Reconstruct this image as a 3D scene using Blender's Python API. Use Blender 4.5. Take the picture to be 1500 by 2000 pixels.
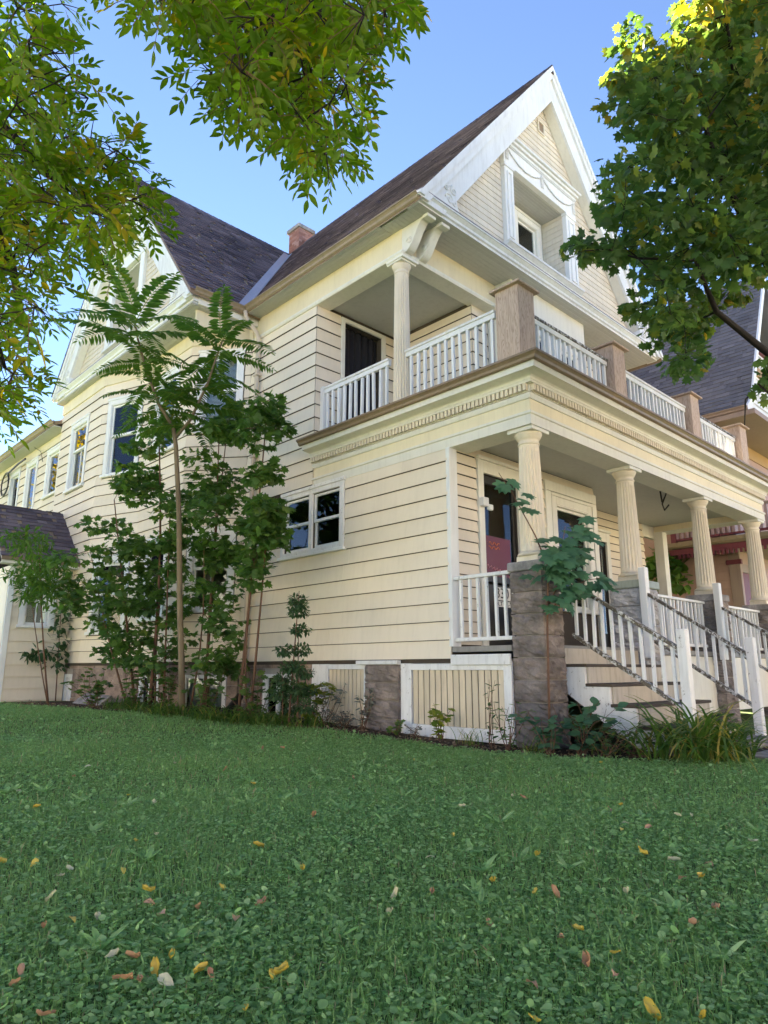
import bpy, bmesh, math, random
import numpy as np
from mathutils import Vector, Matrix

# ------------------------------------------------------------------ scene, camera, light
for o in list(bpy.data.objects):
    bpy.data.objects.remove(o)
scn = bpy.context.scene
COL = scn.collection
R = math.radians
rnd = random.Random(7)
nrg = np.random.default_rng(11)

EYE = 0.85
PITCH = math.atan(308 / 1344.0)
cam_d = bpy.data.cameras.new('camera')
cam_d.sensor_fit = 'VERTICAL'
cam_d.sensor_height = 36.0
cam_d.sensor_width = 27.0
cam_d.lens = 1344.0 / 2000.0 * 36.0
cam_d.clip_start = 0.05
cam_d.clip_end = 2000
cam = bpy.data.objects.new('camera', cam_d)
cam.location = (0, 0, EYE)
cam.rotation_euler = (math.pi / 2 + PITCH, 0, R(-43.8))
COL.objects.link(cam)
scn.camera = cam

SUN_AZ = (0.40, 0.917)          # horizontal direction towards the sun: behind the house
SUN_EL = R(28)
w = bpy.data.worlds.new('World')
scn.world = w
w.use_nodes = True
nt = w.node_tree
nt.nodes.clear()
sky = nt.nodes.new('ShaderNodeTexSky')
sky.sky_type = 'NISHITA'
sky.sun_disc = False
sky.sun_elevation = SUN_EL
sky.sun_rotation = math.atan2(SUN_AZ[0], SUN_AZ[1])
sky.altitude = 200
sky.air_density = 0.36
sky.dust_density = 0.0
sky.ozone_density = 1.0
bg = nt.nodes.new('ShaderNodeBackground')
bg.inputs['Strength'].default_value = 0.05
wo = nt.nodes.new('ShaderNodeOutputWorld')
nt.links.new(sky.outputs[0], bg.inputs['Color'])
nt.links.new(bg.outputs[0], wo.inputs['Surface'])

sun_d = bpy.data.lights.new('sun', 'SUN')
sun_d.energy = 5.0
sun_d.angle = R(0.5)
sun_d.color = (1.0, 0.86, 0.66)
sun = bpy.data.objects.new('sun', sun_d)
_n = math.hypot(*SUN_AZ)
sv = Vector((SUN_AZ[0] / _n * math.cos(SUN_EL), SUN_AZ[1] / _n * math.cos(SUN_EL), math.sin(SUN_EL)))
sun.rotation_euler = sv.to_track_quat('Z', 'Y').to_euler()
sun.location = (0, 0, 30)
COL.objects.link(sun)

vs = scn.view_settings
vs.view_transform = 'Standard'
vs.look = 'None'
vs.gamma = 1
vs.use_curve_mapping = False
vs.exposure = 3.65
scn.cycles.max_bounces = 8
scn.cycles.transparent_max_bounces = 12

# ------------------------------------------------------------------ materials
MATS = {}
def newmat(name):
    m = bpy.data.materials.new(name)
    m.use_nodes = True
    t = m.node_tree
    t.nodes.clear()
    out = t.nodes.new('ShaderNodeOutputMaterial')
    b = t.nodes.new('ShaderNodeBsdfPrincipled')
    t.links.new(b.outputs[0], out.inputs['Surface'])
    MATS[name] = m
    return m, t, b, out
def nd(t, typ, **kw):
    n = t.nodes.new(typ)
    for k, v in kw.items():
        if k.startswith('i_'):
            n.inputs[k[2:].replace('_', ' ')].default_value = v
        else:
            setattr(n, k, v)
    return n
def ramp(t, fac, stops):
    r = t.nodes.new('ShaderNodeValToRGB')
    e = r.color_ramp.elements
    while len(e) < len(stops):
        e.new(0.5)
    for i, (p, c) in enumerate(stops):
        e[i].position = p
        e[i].color = (c[0], c[1], c[2], 1) if isinstance(c, (tuple, list)) else (c, c, c, 1)
    t.links.new(fac, r.inputs[0])
    return r
def mixc(t, fac, a, b, blend='MIX'):
    m = t.nodes.new('ShaderNodeMix')
    m.data_type = 'RGBA'
    m.blend_type = blend
    for sock, v in ((m.inputs[0], fac), (m.inputs[6], a), (m.inputs[7], b)):
        if hasattr(v, 'links'):
            t.links.new(v, sock)
        elif isinstance(v, (int, float)):
            sock.default_value = v
        else:
            sock.default_value = (v[0], v[1], v[2], 1)
    return m.outputs[2]
def noise(t, vec, scale, detail=4, rough=.6, dist=0.0):
    n = nd(t, 'ShaderNodeTexNoise')
    n.inputs['Scale'].default_value = scale
    n.inputs['Detail'].default_value = detail
    n.inputs['Roughness'].default_value = rough
    n.inputs['Distortion'].default_value = dist
    t.links.new(vec, n.inputs['Vector'])
    return n.outputs['Fac']
def coords(t, scale=None):
    g = nd(t, 'ShaderNodeNewGeometry')
    if scale is None:
        return g.outputs['Position']
    mp = nd(t, 'ShaderNodeMapping')
    mp.inputs['Scale'].default_value = scale
    t.links.new(g.outputs['Position'], mp.inputs['Vector'])
    return mp.outputs[0]
def bump(t, b, h, strength, dist=0.01):
    n = nd(t, 'ShaderNodeBump')
    n.inputs['Strength'].default_value = strength
    n.inputs['Distance'].default_value = dist
    t.links.new(h, n.inputs['Height'])
    t.links.new(n.outputs[0], b.inputs['Normal'])

def paint(name, col, dirt=.35, var=.10, rough=.5, peel=0.0, under=(.16, .13, .11), bstr=.25, rand=.07):
    """old house paint: patchy tone, rain streaks and grime, optional peeling to grey wood"""
    m, t, b, out = newmat(name)
    P = coords(t)
    n1 = noise(t, P, 1.3, 5)
    c = mixc(t, ramp(t, n1, [(.3, 0), (.75, 1)]).outputs[0], [x * (1 - var) for x in col], [min(.95, x * (1 + var * .5)) for x in col])
    oi = nd(t, 'ShaderNodeObjectInfo')
    rr = ramp(t, oi.outputs['Random'], [(0, 1 - rand), (1, 1 + rand * .3)])
    c = mixc(t, 1.0, c, rr.outputs[0], 'MULTIPLY')
    st = noise(t, coords(t, (7, 7, .8)), 2.2, 5, .65)
    sp = noise(t, P, 9, 6, .7)
    dm = ramp(t, st, [(.48, 0), (.8, dirt)])
    c = mixc(t, dm.outputs[0], c, [col[0] * .45, col[1] * .42, col[2] * .38])
    c = mixc(t, ramp(t, sp, [(.62, 0), (.82, dirt * .7)]).outputs[0], c, [col[0] * .5, col[1] * .48, col[2] * .42])
    if peel > 0:
        pn = noise(t, coords(t, (1, 1, .7)), 17, 9, .78, .3)
        pm = ramp(t, pn, [(1 - peel - .02, 0), (1 - peel + .02, 1)])
        c = mixc(t, pm.outputs[0], c, under)
        bump(t, b, pm.outputs[0], .5, .004)
    else:
        bump(t, b, sp, bstr, .004)
    t.links.new(c, b.inputs['Base Color'])
    b.inputs['Roughness'].default_value = rough
    b.inputs['Specular IOR Level'].default_value = .35
    return m

M = {}
M['siding'] = paint('siding_paint', (.80, .70, .545), dirt=.13, var=.07, rough=.5)
M['sheathing'] = paint('building_paper', (.085, .068, .05), dirt=.3, rough=.9)
M['frieze'] = paint('frieze_paint', (.78, .69, .48), dirt=.2, var=.10)
M['white'] = paint('white_paint', (.80, .80, .78), dirt=.28, var=.06)
M['white_old'] = paint('peeling_white_paint', (.80, .79, .76), dirt=.42, peel=.375, under=(.20, .17, .14))
M['trim'] = paint('cream_white_trim', (.77, .745, .655), dirt=.24, var=.08)
M['rake'] = paint('rake_white', (.75, .76, .75), dirt=.38, var=.08)
M['column'] = paint('column_cream', (.77, .68, .53), dirt=.28, var=.08)
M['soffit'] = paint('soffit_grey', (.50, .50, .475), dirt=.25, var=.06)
M['gable'] = paint('gable_shingle_paint', (.72, .65, .53), dirt=.35, var=.12, rand=.10)
M['gutter'] = paint('tan_gutter', (.30, .235, .15), dirt=.5, var=.12, rough=.4)
M['brown'] = paint('brown_gutter', (.27, .195, .125), dirt=.4, var=.15, rough=.42)
M['downspout'] = paint('beige_downspout', (.62, .52, .40), dirt=.4, var=.1)
M['rail_dark'] = paint('weathered_rail', (.70, .69, .66), dirt=.4, peel=.53, under=(.11, .09, .065))
M['grey_deck'] = paint('grey_deck_paint', (.26, .245, .22), dirt=.5, var=.2)
M['tread'] = paint('worn_tread', (.085, .065, .048), dirt=.6, var=.4, rough=.75)
M['riser'] = paint('riser_cream', (.52, .45, .35), dirt=.9, var=.3)
M['green_cap'] = paint('green_grey_cap', (.36, .40, .33), dirt=.5, var=.2)
M['slat'] = paint('slat_cream', (.72, .60, .42), dirt=.45, var=.12, rand=.14)
M['black'] = paint('black_metal', (.015, .014, .013), dirt=.1, rough=.4)
M['dark'] = paint('dark_interior', (.012, .011, .012), dirt=.1, rough=.9)
M['curtain'] = paint('dark_curtain', (.018, .016, .02), dirt=.1, rough=.85)
M['teal'] = paint('teal_curtain', (.10, .20, .19), dirt=.2, rough=.8)
M['blind'] = paint('tan_blind', (.36, .30, .20), dirt=.2, var=.05)
M['whiteblind'] = paint('white_blind', (.6, .6, .58), dirt=.15, var=.05)
M['sheer'] = paint('grey_sheer_curtain', (.20, .20, .185), dirt=.2, rough=.9)
M['flash'] = paint('valley_flashing', (.36, .33, .38), dirt=.35, rough=.35)
M['pink'] = paint('pink_siding', (.42, .27, .20), dirt=.2, var=.08)
M['pinkpale'] = paint('pale_pink_siding', (.40, .28, .26), dirt=.2, var=.08)
M['maroon'] = paint('maroon_trim', (.16, .035, .045), dirt=.2, var=.1)
M['ochre'] = paint('ochre_trim', (.40, .25, .10), dirt=.2, var=.1)
M['salmon'] = paint('salmon_trim', (.30, .22, .165), dirt=.3, var=.1)
M['poster'] = paint('red_poster', (.13, .008, .018), dirt=.05, rough=.3)
M['posterink'] = paint('orange_poster_ink', (.75, .22, .10), dirt=.05, rough=.3)
M['posterpale'] = paint('pale_poster_ink', (.45, .20, .24), dirt=.05, rough=.3)
M['ink'] = paint('black_ink', (.01, .01, .01), dirt=.05)
M['plate'] = paint('number_plate_white', (.72, .71, .68), dirt=.15)
M['bluecloth'] = paint('blue_lid', (.06, .09, .22), dirt=.2)
M['mortar'] = paint('mortar', (.42, .38, .34), dirt=.3, var=.15, rough=.9)
M['bark'] = paint('sapling_bark', (.20, .155, .10), dirt=.6, var=.25, rough=.85)
M['bark_dark'] = paint('branch_bark', (.022, .018, .015), dirt=.5, var=.3, rough=.9)
M['twig'] = paint('twig_brown', (.16, .085, .05), dirt=.3, var=.2, rough=.8)

def mk_stone(name, col, bs=.9):
    m, t, b, out = newmat(name)
    P = coords(t)
    n1 = noise(t, P, 4, 8, .65)
    n2 = noise(t, P, 38, 6, .7)
    c = mixc(t, ramp(t, n1, [(.32, 0), (.66, 1)]).outputs[0], [x * .45 for x in col], [x * 1.35 for x in col])
    c = mixc(t, ramp(t, n2, [(.45, 0), (.8, .5)]).outputs[0], c, [x * .4 for x in col])
    oi = nd(t, 'ShaderNodeObjectInfo')
    c = mixc(t, 1.0, c, ramp(t, oi.outputs['Random'], [(0, (.72, .74, .78)), (1, (1.1, 1.04, 1.0))]).outputs[0], 'MULTIPLY')
    t.links.new(c, b.inputs['Base Color'])
    b.inputs['Roughness'].default_value = .92
    bump(t, b, mixc(t, .5, n1, n2), bs, .03)
    return m
M['stone'] = mk_stone('rockface_block', (.25, .215, .19), 1.0)
M['stone_pale'] = mk_stone('foundation_block', (.36, .275, .215), .6)
M['concrete'] = mk_stone('old_concrete', (.34, .32, .30), .4)
M['asphalt'] = mk_stone('grey_road', (.20, .195, .19), .3)
M['limewash'] = mk_stone('whitewashed_block', (.60, .57, .53), .7)

def mk_wood():
    m, t, b, out = newmat('new_cedar')
    g = nd(t, 'ShaderNodeTexCoord')
    mp = nd(t, 'ShaderNodeMapping')
    mp.inputs['Scale'].default_value = (9, 9, .55)
    t.links.new(g.outputs['Object'], mp.inputs['Vector'])
    n1 = noise(t, mp.outputs[0], 1.6, 3, .5, 1.4)
    wv = nd(t, 'ShaderNodeMath', operation='SINE')
    ml = nd(t, 'ShaderNodeMath', operation='MULTIPLY')
    ml.inputs[1].default_value = 62
    t.links.new(n1, ml.inputs[0]); t.links.new(ml.outputs[0], wv.inputs[0])
    c = mixc(t, ramp(t, wv.outputs[0], [(.25, 0), (.95, 1)]).outputs[0], (.56, .42, .32), (.36, .245, .17))
    n2 = noise(t, coords(t, (30, 30, 2)), 3, 4)
    c = mixc(t, ramp(t, n2, [(.4, 0), (.8, .45)]).outputs[0], c, (.30, .24, .18))
    t.links.new(c, b.inputs['Base Color'])
    b.inputs['Roughness'].default_value = .7
    bump(t, b, wv.outputs[0], .12, .003)
    return m
M['wood'] = mk_wood()

def mk_attr(name, stops, rough=.85, bs=.4, nscale=60, extra=None, spec=.3):
    """colour from a per-piece random value stored on the mesh (attribute tint)"""
    m, t, b, out = newmat(name)
    a = nd(t, 'ShaderNodeAttribute', attribute_name='tint')
    c = ramp(t, a.outputs['Fac'], stops).outputs[0]
    n = noise(t, coords(t), nscale, 4, .7)
    c = mixc(t, ramp(t, n, [(.35, 0), (.75, .55)]).outputs[0], c, [x * .5 for x in stops[0][1]])
    n2 = noise(t, coords(t), .7, 4, .6)
    c = mixc(t, ramp(t, n2, [(.4, 0), (.75, .35)]).outputs[0], c, [x * 1.3 for x in stops[-1][1]])
    t.links.new(c, b.inputs['Base Color'])
    b.inputs['Roughness'].default_value = rough
    b.inputs['Specular IOR Level'].default_value = spec
    bump(t, b, n, bs, .006)
    return m
M['shingle'] = mk_attr('asphalt_shingle', [(0, (.045, .035, .046)), (.5, (.105, .083, .098)), (1, (.22, .175, .19))])
M['shingle_grey'] = mk_attr('grey_asphalt_shingle', [(0, (.11, .105, .112)), (.5, (.15, .145, .15)), (1, (.20, .19, .195))])
M['brick'] = mk_attr('chimney_brick', [(0, (.20, .085, .062)), (.5, (.31, .135, .10)), (1, (.40, .24, .20))], bs=.3)

def mk_leaf(name, stops, trans=.45, rough=.45, gloss=.35):
    m, t, b, out = newmat(name)
    a = nd(t, 'ShaderNodeAttribute', attribute_name='tint')
    c = ramp(t, a.outputs['Fac'], stops).outputs[0]
    n = noise(t, coords(t), 25, 3, .6)
    c = mixc(t, ramp(t, n, [(.4, 0), (.8, .35)]).outputs[0], c, [x * .55 for x in stops[0][1]])
    t.links.new(c, b.inputs['Base Color'])
    b.inputs['Roughness'].default_value = rough
    b.inputs['Specular IOR Level'].default_value = gloss
    tr = nd(t, 'ShaderNodeBsdfTranslucent')
    hs = nd(t, 'ShaderNodeHueSaturation')
    hs.inputs['Saturation'].default_value = 1.15
    hs.inputs['Value'].default_value = 1.7
    t.links.new(c, hs.inputs['Color'])
    t.links.new(hs.outputs[0], tr.inputs['Color'])
    mx = nd(t, 'ShaderNodeMixShader')
    mx.inputs[0].default_value = trans
    t.links.new(b.outputs[0], mx.inputs[1]); t.links.new(tr.outputs[0], mx.inputs[2])
    t.links.new(mx.outputs[0], out.inputs['Surface'])
    return m
M['ash'] = mk_leaf('ash_leaf', [(0, (.11, .20, .028)), (.6, (.155, .24, .030)), (.9, (.22, .25, .028)), (1, (.36, .28, .03))], .62)
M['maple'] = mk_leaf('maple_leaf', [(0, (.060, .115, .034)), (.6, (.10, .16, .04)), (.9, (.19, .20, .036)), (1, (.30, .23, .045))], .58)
M['sapling'] = mk_leaf('sapling_leaf', [(0, (.062, .13, .034)), (.7, (.105, .19, .045)), (1, (.18, .25, .05))], .5)
M['ailanthus'] = mk_leaf('ailanthus_leaf', [(0, (.065, .14, .030)), (.7, (.105, .19, .036)), (1, (.15, .22, .04))], .5)
M['privet'] = mk_leaf('privet_leaf', [(0, (.045, .095, .038)), (1, (.085, .15, .055))], .35)
M['bluegreen'] = mk_leaf('bluegreen_maple_leaf', [(0, (.06, .145, .08)), (.8, (.105, .22, .115)), (1, (.19, .28, .08))], .4)
M['dusty'] = mk_leaf('dusty_leaf', [(0, (.11, .13, .10)), (1, (.24, .25, .21))], .25)
M['limeleaf'] = mk_leaf('yellowgreen_leaf', [(0, (.10, .17, .025)), (1, (.30, .33, .05))], .5)
M['lily'] = mk_leaf('daylily_leaf', [(0, (.07, .14, .03)), (.6, (.12, .20, .04)), (.88, (.21, .25, .05)), (1, (.48, .38, .12))], .45)
M['grass'] = mk_leaf('grass_blade', [(0, (.145, .26, .095)), (.6, (.235, .38, .14)), (.93, (.31, .46, .18)), (1, (.40, .34, .20))], .5, .5, .25)
M['clover'] = mk_leaf('clover_leaf', [(0, (.17, .31, .12)), (.5, (.28, .45, .18)), (1, (.42, .58, .29))], .5, .5, .25)
M['yellowtree'] = mk_leaf('yellow_leaf', [(0, (.16, .16, .02)), (.5, (.34, .27, .03)), (1, (.50, .34, .04))], .4)
M['litter'] = mk_leaf('dry_leaf', [(0, (.10, .06, .035)), (.5, (.20, .13, .08)), (1, (.32, .24, .15))], .2)
M['yleaf'] = mk_leaf('fallen_yellow_leaf', [(0, (.52, .33, .05)), (1, (.60, .50, .12))], .25)
M['pleaf'] = mk_leaf('fallen_pale_leaf', [(0, (.50, .47, .28)), (1, (.56, .55, .38))], .25)
M['oleaf'] = mk_leaf('fallen_tan_leaf', [(0, (.38, .20, .10)), (1, (.50, .30, .18))], .2)

def mk_ground(name, a, b_, c_):
    m, t, b, out = newmat(name)
    P = coords(t)
    n1 = noise(t, P, 1.1, 6, .65); n2 = noise(t, P, 22, 6, .7)
    c = mixc(t, ramp(t, n1, [(.35, 0), (.68, 1)]).outputs[0], a, b_)
    c = mixc(t, ramp(t, n2, [(.45, 0), (.75, .8)]).outputs[0], c, c_)
    t.links.new(c, b.inputs['Base Color'])
    b.inputs['Roughness'].default_value = .95
    b.inputs['Specular IOR Level'].default_value = .1
    bump(t, b, n2, .8, .03)
    return m
M['ground'] = mk_ground('lawn_soil', (.11, .17, .055), (.13, .19, .065), (.085, .095, .05))
M['soil'] = mk_ground('bed_soil', (.065, .046, .032), (.10, .075, .055), (.03, .022, .016))

def mk_glass(name, tint=(.9, .95, .93), refl=1.0):
    m, t, b, out = newmat(name)
    t.nodes.remove(b)
    gl = nd(t, 'ShaderNodeBsdfGlossy'); gl.inputs['Roughness'].default_value = .015
    gl.inputs['Color'].default_value = (refl, refl, refl, 1)
    tr = nd(t, 'ShaderNodeBsdfTransparent'); tr.inputs['Color'].default_value = (*tint, 1)
    lw = nd(t, 'ShaderNodeFresnel'); lw.inputs['IOR'].default_value = 1.5
    mx = nd(t, 'ShaderNodeMixShader')
    n = noise(t, coords(t), 1.8, 2)
    bp = nd(t, 'ShaderNodeBump'); bp.inputs['Strength'].default_value = .06; bp.inputs['Distance'].default_value = .02
    t.links.new(n, bp.inputs['Height']); t.links.new(bp.outputs[0], gl.inputs['Normal'])
    t.links.new(lw.outputs[0], mx.inputs[0]); t.links.new(tr.outputs[0], mx.inputs[1]); t.links.new(gl.outputs[0], mx.inputs[2])
    t.links.new(mx.outputs[0], out.inputs['Surface'])
    return m
M['glass'] = mk_glass('window_glass')

# ------------------------------------------------------------------ object helpers
def tag(o, label=None, cat=None, group=None, kind=None):
    if label: o['label'] = label
    if cat: o['category'] = cat
    if group: o['group'] = group
    if kind: o['kind'] = kind
    return o
def thing(name, label, cat, loc=(0, 0, 0), group=None):
    o = bpy.data.objects.new(name, None)
    o.empty_display_size = .2
    COL.objects.link(o)
    o.location = loc
    tag(o, label, cat, group)
    return o
def origin(p):
    v = Vector((0, 0, 0))
    while p is not None:
        v += p.location
        p = p.parent
    return v
def link(name, me, parent=None, loc=None):
    o = bpy.data.objects.new(name, me)
    COL.objects.link(o)
    if parent is not None:
        o.parent = parent
    if loc is not None:
        o.location = Vector(loc) - (origin(parent) if parent is not None else Vector())
    return o
def np_mesh(name, V, faces_flat, counts, mat, tint=None, smooth=False):
    me = bpy.data.meshes.new(name)
    V = np.asarray(V, np.float32)
    me.vertices.add(len(V)); me.vertices.foreach_set('co', V.ravel())
    counts = np.asarray(counts, np.int32); ff = np.asarray(faces_flat, np.int32).ravel()
    me.loops.add(len(ff)); me.loops.foreach_set('vertex_index', ff)
    st = np.zeros(len(counts), np.int32); st[1:] = np.cumsum(counts)[:-1]
    me.polygons.add(len(counts)); me.polygons.foreach_set('loop_start', st); me.polygons.foreach_set('loop_total', counts)
    if smooth: me.polygons.foreach_set('use_smooth', np.ones(len(counts), bool))
    me.update(calc_edges=True)
    if tint is not None:
        a = me.attributes.new('tint', 'FLOAT', 'POINT'); a.data.foreach_set('value', np.asarray(tint, np.float32))
    me.materials.append(mat)
    return me

class MB:
    """collects boxes, extrusions, lathes and tubes; build() links them as ONE mesh object"""
    def __init__(s): s.v = []; s.f = []; s.t = []; s.cur = 0.5
    def add(s, vs, fs):
        b = len(s.v); s.v += [tuple(p) for p in vs]; s.t += [s.cur] * len(vs)
        s.f += [tuple(i + b for i in q) for q in fs]
        return s
    def box(s, x0, x1, y0, y1, z0, z1):
        return s.hexa([(x0, y0, z0), (x1, y0, z0), (x1, y1, z0), (x0, y1, z0), (x0, y0, z1), (x1, y0, z1), (x1, y1, z1), (x0, y1, z1)])
    def hexa(s, p):
        return s.add(p, [(0, 3, 2, 1), (4, 5, 6, 7), (0, 1, 5, 4), (1, 2, 6, 5), (2, 3, 7, 6), (3, 0, 4, 7)])
    def fbox(s, F, s0, s1, d0, d1, z0, z1):
        P = F.p
        return s.hexa([P(s0, d0, z0), P(s1, d0, z0), P(s1, d1, z0), P(s0, d1, z0), P(s0, d0, z1), P(s1, d0, z1), P(s1, d1, z1), P(s0, d1, z1)])
    def prism(s, A, B):
        """two matching outlines joined by side faces and capped"""
        n = len(A)
        return s.add(list(A) + list(B), [tuple(range(n))[::-1], tuple(range(n, 2 * n))] + [(i, (i + 1) % n, n + (i + 1) % n, n + i) for i in range(n)])
    def sweep(s, path, prof, closed_prof=True):
        """profile (outward, z) swept along a plan polyline with mitred corners, outward = left of travel"""
        n = len(path); rings = []
        for i in range(n):
            a = Vector(path[i]).to_2d()
            d0 = (a - Vector(path[i - 1]).to_2d()).normalized() if i > 0 else None
            d1 = (Vector(path[i + 1]).to_2d() - a).normalized() if i < n - 1 else None
            if d0 is None: d0 = d1
            if d1 is None: d1 = d0
            n0 = Vector((-d0.y, d0.x)); n1 = Vector((-d1.y, d1.x))
            m = (n0 + n1).normalized(); k = 1.0 / max(.2, m.dot(n0))
            rings.append([(a.x + m.x * k * d, a.y + m.y * k * d, z) for d, z in prof])
        q = len(prof); vs = [p for r in rings for p in r]; fs = []
        for i in range(n - 1):
            for j in range(q):
                fs.append((i * q + j, i * q + (j + 1) % q, (i + 1) * q + (j + 1) % q, (i + 1) * q + j))
        fs.append(tuple(range(q))); fs.append(tuple(range((n - 1) * q, n * q))[::-1])
        return s.add(vs, fs)
    def lathe(s, c, prof, n=24, flute=0, fdepth=.0):
        vs = []
        for (r, z, fl) in prof:
            for k in range(n):
                a = 2 * math.pi * k / n
                rr = r
                if flute and fl:
                    ph = (k * flute / n) % 1.0
                    rr = r - fdepth * math.sin(math.pi * ph) ** .8 * fl
                vs.append((c[0] + rr * math.cos(a), c[1] + rr * math.sin(a), z))
        fs = []
        for i in range(len(prof) - 1):
            for k in range(n):
                fs.append((i * n + k, i * n + (k + 1) % n, (i + 1) * n + (k + 1) % n, (i + 1) * n + k))
        fs.append(tuple(range(n))[::-1]); fs.append(tuple(range((len(prof) - 1) * n, len(prof) * n)))
        return s.add(vs, fs)
    def tube(s, pts, radii, n=6):
        pts = [Vector(p) for p in pts]
        if isinstance(radii, (int, float)): radii = [radii] * len(pts)
        rings = []; up = Vector((.13, .31, .94))
        for i, p in enumerate(pts):
            d = (pts[min(i + 1, len(pts) - 1)] - pts[max(i - 1, 0)])
            d = d.normalized() if d.length > 1e-9 else Vector((0, 0, 1))
            a = d.cross(up)
            if a.length < .05: a = d.cross(Vector((1, 0, 0)))
            a.normalize(); b = d.cross(a)
            rings += [tuple(p + (a * math.cos(2 * math.pi * k / n) + b * math.sin(2 * math.pi * k / n)) * radii[i]) for k in range(n)]
        fs = []
        for i in range(len(pts) - 1):
            for k in range(n):
                fs.append((i * n + k, i * n + (k + 1) % n, (i + 1) * n + (k + 1) % n, (i + 1) * n + k))
        fs.append(tuple(range(n))[::-1]); fs.append(tuple(range((len(pts) - 1) * n, len(pts) * n)))
        return s.add(rings, fs)
    def mesh(s, name, mat, off=(0, 0, 0), smooth=False, bevel=0, tint=False):
        me = bpy.data.meshes.new(name)
        o = Vector(off)
        me.from_pydata([(p[0] - o.x, p[1] - o.y, p[2] - o.z) for p in s.v], [], s.f)
        if tint:
            a = me.attributes.new('tint', 'FLOAT', 'POINT'); a.data.foreach_set('value', s.t)
        bm = bmesh.new(); bm.from_mesh(me)
        bmesh.ops.recalc_face_normals(bm, faces=bm.faces)
        if bevel:
            bmesh.ops.bevel(bm, geom=bm.edges[:], offset=bevel, segments=1, affect='EDGES', clamp_overlap=True)
        bm.to_mesh(me); bm.free()
        if smooth: me.polygons.foreach_set('use_smooth', [True] * len(me.polygons))
        me.update()
        me.materials.append(mat)
        return me
    def build(s, name, mat, parent=None, smooth=False, bevel=0, tint=False):
        return link(name, s.mesh(name, mat, origin(parent) if parent is not None else (0, 0, 0), smooth, bevel, tint), parent)

class Frame:
    """a wall: s along it, d outward, z up"""
    def __init__(s, o, u, nrm): s.o = Vector(o); s.u = Vector(u).normalized(); s.n = Vector(nrm).normalized()
    def p(s, a, d, z): q = s.o + s.u * a + s.n * d; return (q.x, q.y, z)

def rects(s0, s1, z0, z1, holes):
    """rectangle minus holes as a list of rectangles"""
    zs = sorted({z0, z1} | {min(max(h[2], z0), z1) for h in holes} | {min(max(h[3], z0), z1) for h in holes})
    out = []
    for a, b in zip(zs, zs[1:]):
        if b - a < 1e-4: continue
        m = (a + b) / 2; cuts = []
        for h in holes:
            if h[2] < m < h[3]: cuts.append((h[0], h[1]))
        for c0, c1 in spans(s0, s1, cuts): out.append((c0, c1, a, b))
    return out
def spans(s0, s1, cuts):
    res = [(s0, s1)]
    for c in cuts:
        nx = []
        for a, b in res:
            if c[1] <= a or c[0] >= b: nx.append((a, b)); continue
            if c[0] > a: nx.append((a, c[0]))
            if c[1] < b: nx.append((c[1], b))
        res = nx
    return [(a, b) for a, b in res if b - a > .004]

SID_D = .032
def board(F, a, b, z, h, m0=0, m1=0, top=1.0):
    """one lap siding board with a hollow under its drip edge; m0/m1 mitre the ends by tan(half corner angle)"""
    prof = [(.002, h), (.007, h), (SID_D, .009), (SID_D - .005, .009), (.016, .04), (.002, .04)]
    A = [F.p(a - m0 * d, d, z + y) for d, y in prof]; B = [F.p(b + m1 * d, d, z + y) for d, y in prof]
    return MB().prism(A, B)
def siding(parent, F, s0, s1, z0, z1, e, holes=(), mat='siding', m0=0, m1=0, seam=3.4, name='siding_board', seed=0):
    rr = random.Random(seed + int(s0 * 100)); k = 0; z = z0
    while z < z1 - .03:
        h = min(e, z1 - z)
        cuts = [(c[0], c[1]) for c in holes if c[2] < z + h - .03 and c[3] > z + .03]
        for a, b in spans(s0, s1, cuts):
            pts = [a]
            if b - a > 2.0:
                x = a + rr.uniform(.5, seam)
                while x < b - .4:
                    pts.append(x); x += seam
            pts.append(b)
            for i in range(len(pts) - 1):
                aa = pts[i] + (.0015 if i else 0); bb = pts[i + 1] - (.0015 if i < len(pts) - 2 else 0)
                board(F, aa, bb, z, h, m0 if abs(aa - s0) < 1e-6 else 0, m1 if abs(bb - s1) < 1e-6 else 0).build(name, M[mat], parent)
        for c in holes:                                       # courses notched round openings
            a, b = max(s0, c[0]), min(s1, c[1])
            if b - a < .02: continue
            if z + .035 < c[2] < z + h - .03: board(F, a, b, z, c[2] - z).build(name, M[mat], parent)
            if z + .03 < c[3] < z + h - .035: board(F, a, b, c[3] - .009, z + h - c[3] + .009).build(name, M[mat], parent)
        z += e; k += 1
def wall(parent, F, s0, s1, z0, z1, holes=(), mat='sheathing', th=.12, name='wall'):
    mb = MB()
    for a, b, c, d in rects(s0, s1, z0, z1, holes): mb.fbox(F, a, b, -th, 0, c, d)
    return mb.build(name, M[mat], parent)
# ------------------------------------------------------------------ ground
XS = 6.66           # plane of the long side wall
def gz(x, y):
    """gently rolling lawn, a little higher towards the back of the house"""
    t = min(1, max(0, (y - 4.5) / 8.0))
    return .22 * t * t * (3 - 2 * t) - .02 * math.exp(-((x) ** 2 + (y) ** 2) / 12) + .012 * math.sin(x * 1.7 + .4) * math.cos(y * 1.3)
def make_ground():
    xs_ = np.unique(np.concatenate([np.linspace(-4, 12, 81), np.linspace(-300, 300, 31)]))
    ys_ = np.unique(np.concatenate([np.linspace(-2, 18, 101), np.linspace(-300, 300, 31)]))
    V = [(x, y, gz(x, y)) for y in ys_ for x in xs_]
    nx = len(xs_); Fs = []
    for j in range(len(ys_) - 1):
        for i in range(nx - 1):
            a = j * nx + i; Fs.append((a, a + 1, a + nx + 1, a + nx))
    o = link('ground', np_mesh('ground', V, Fs, [4] * len(Fs), M['ground'], smooth=True))
    tag(o, kind='structure')
make_ground()
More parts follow.
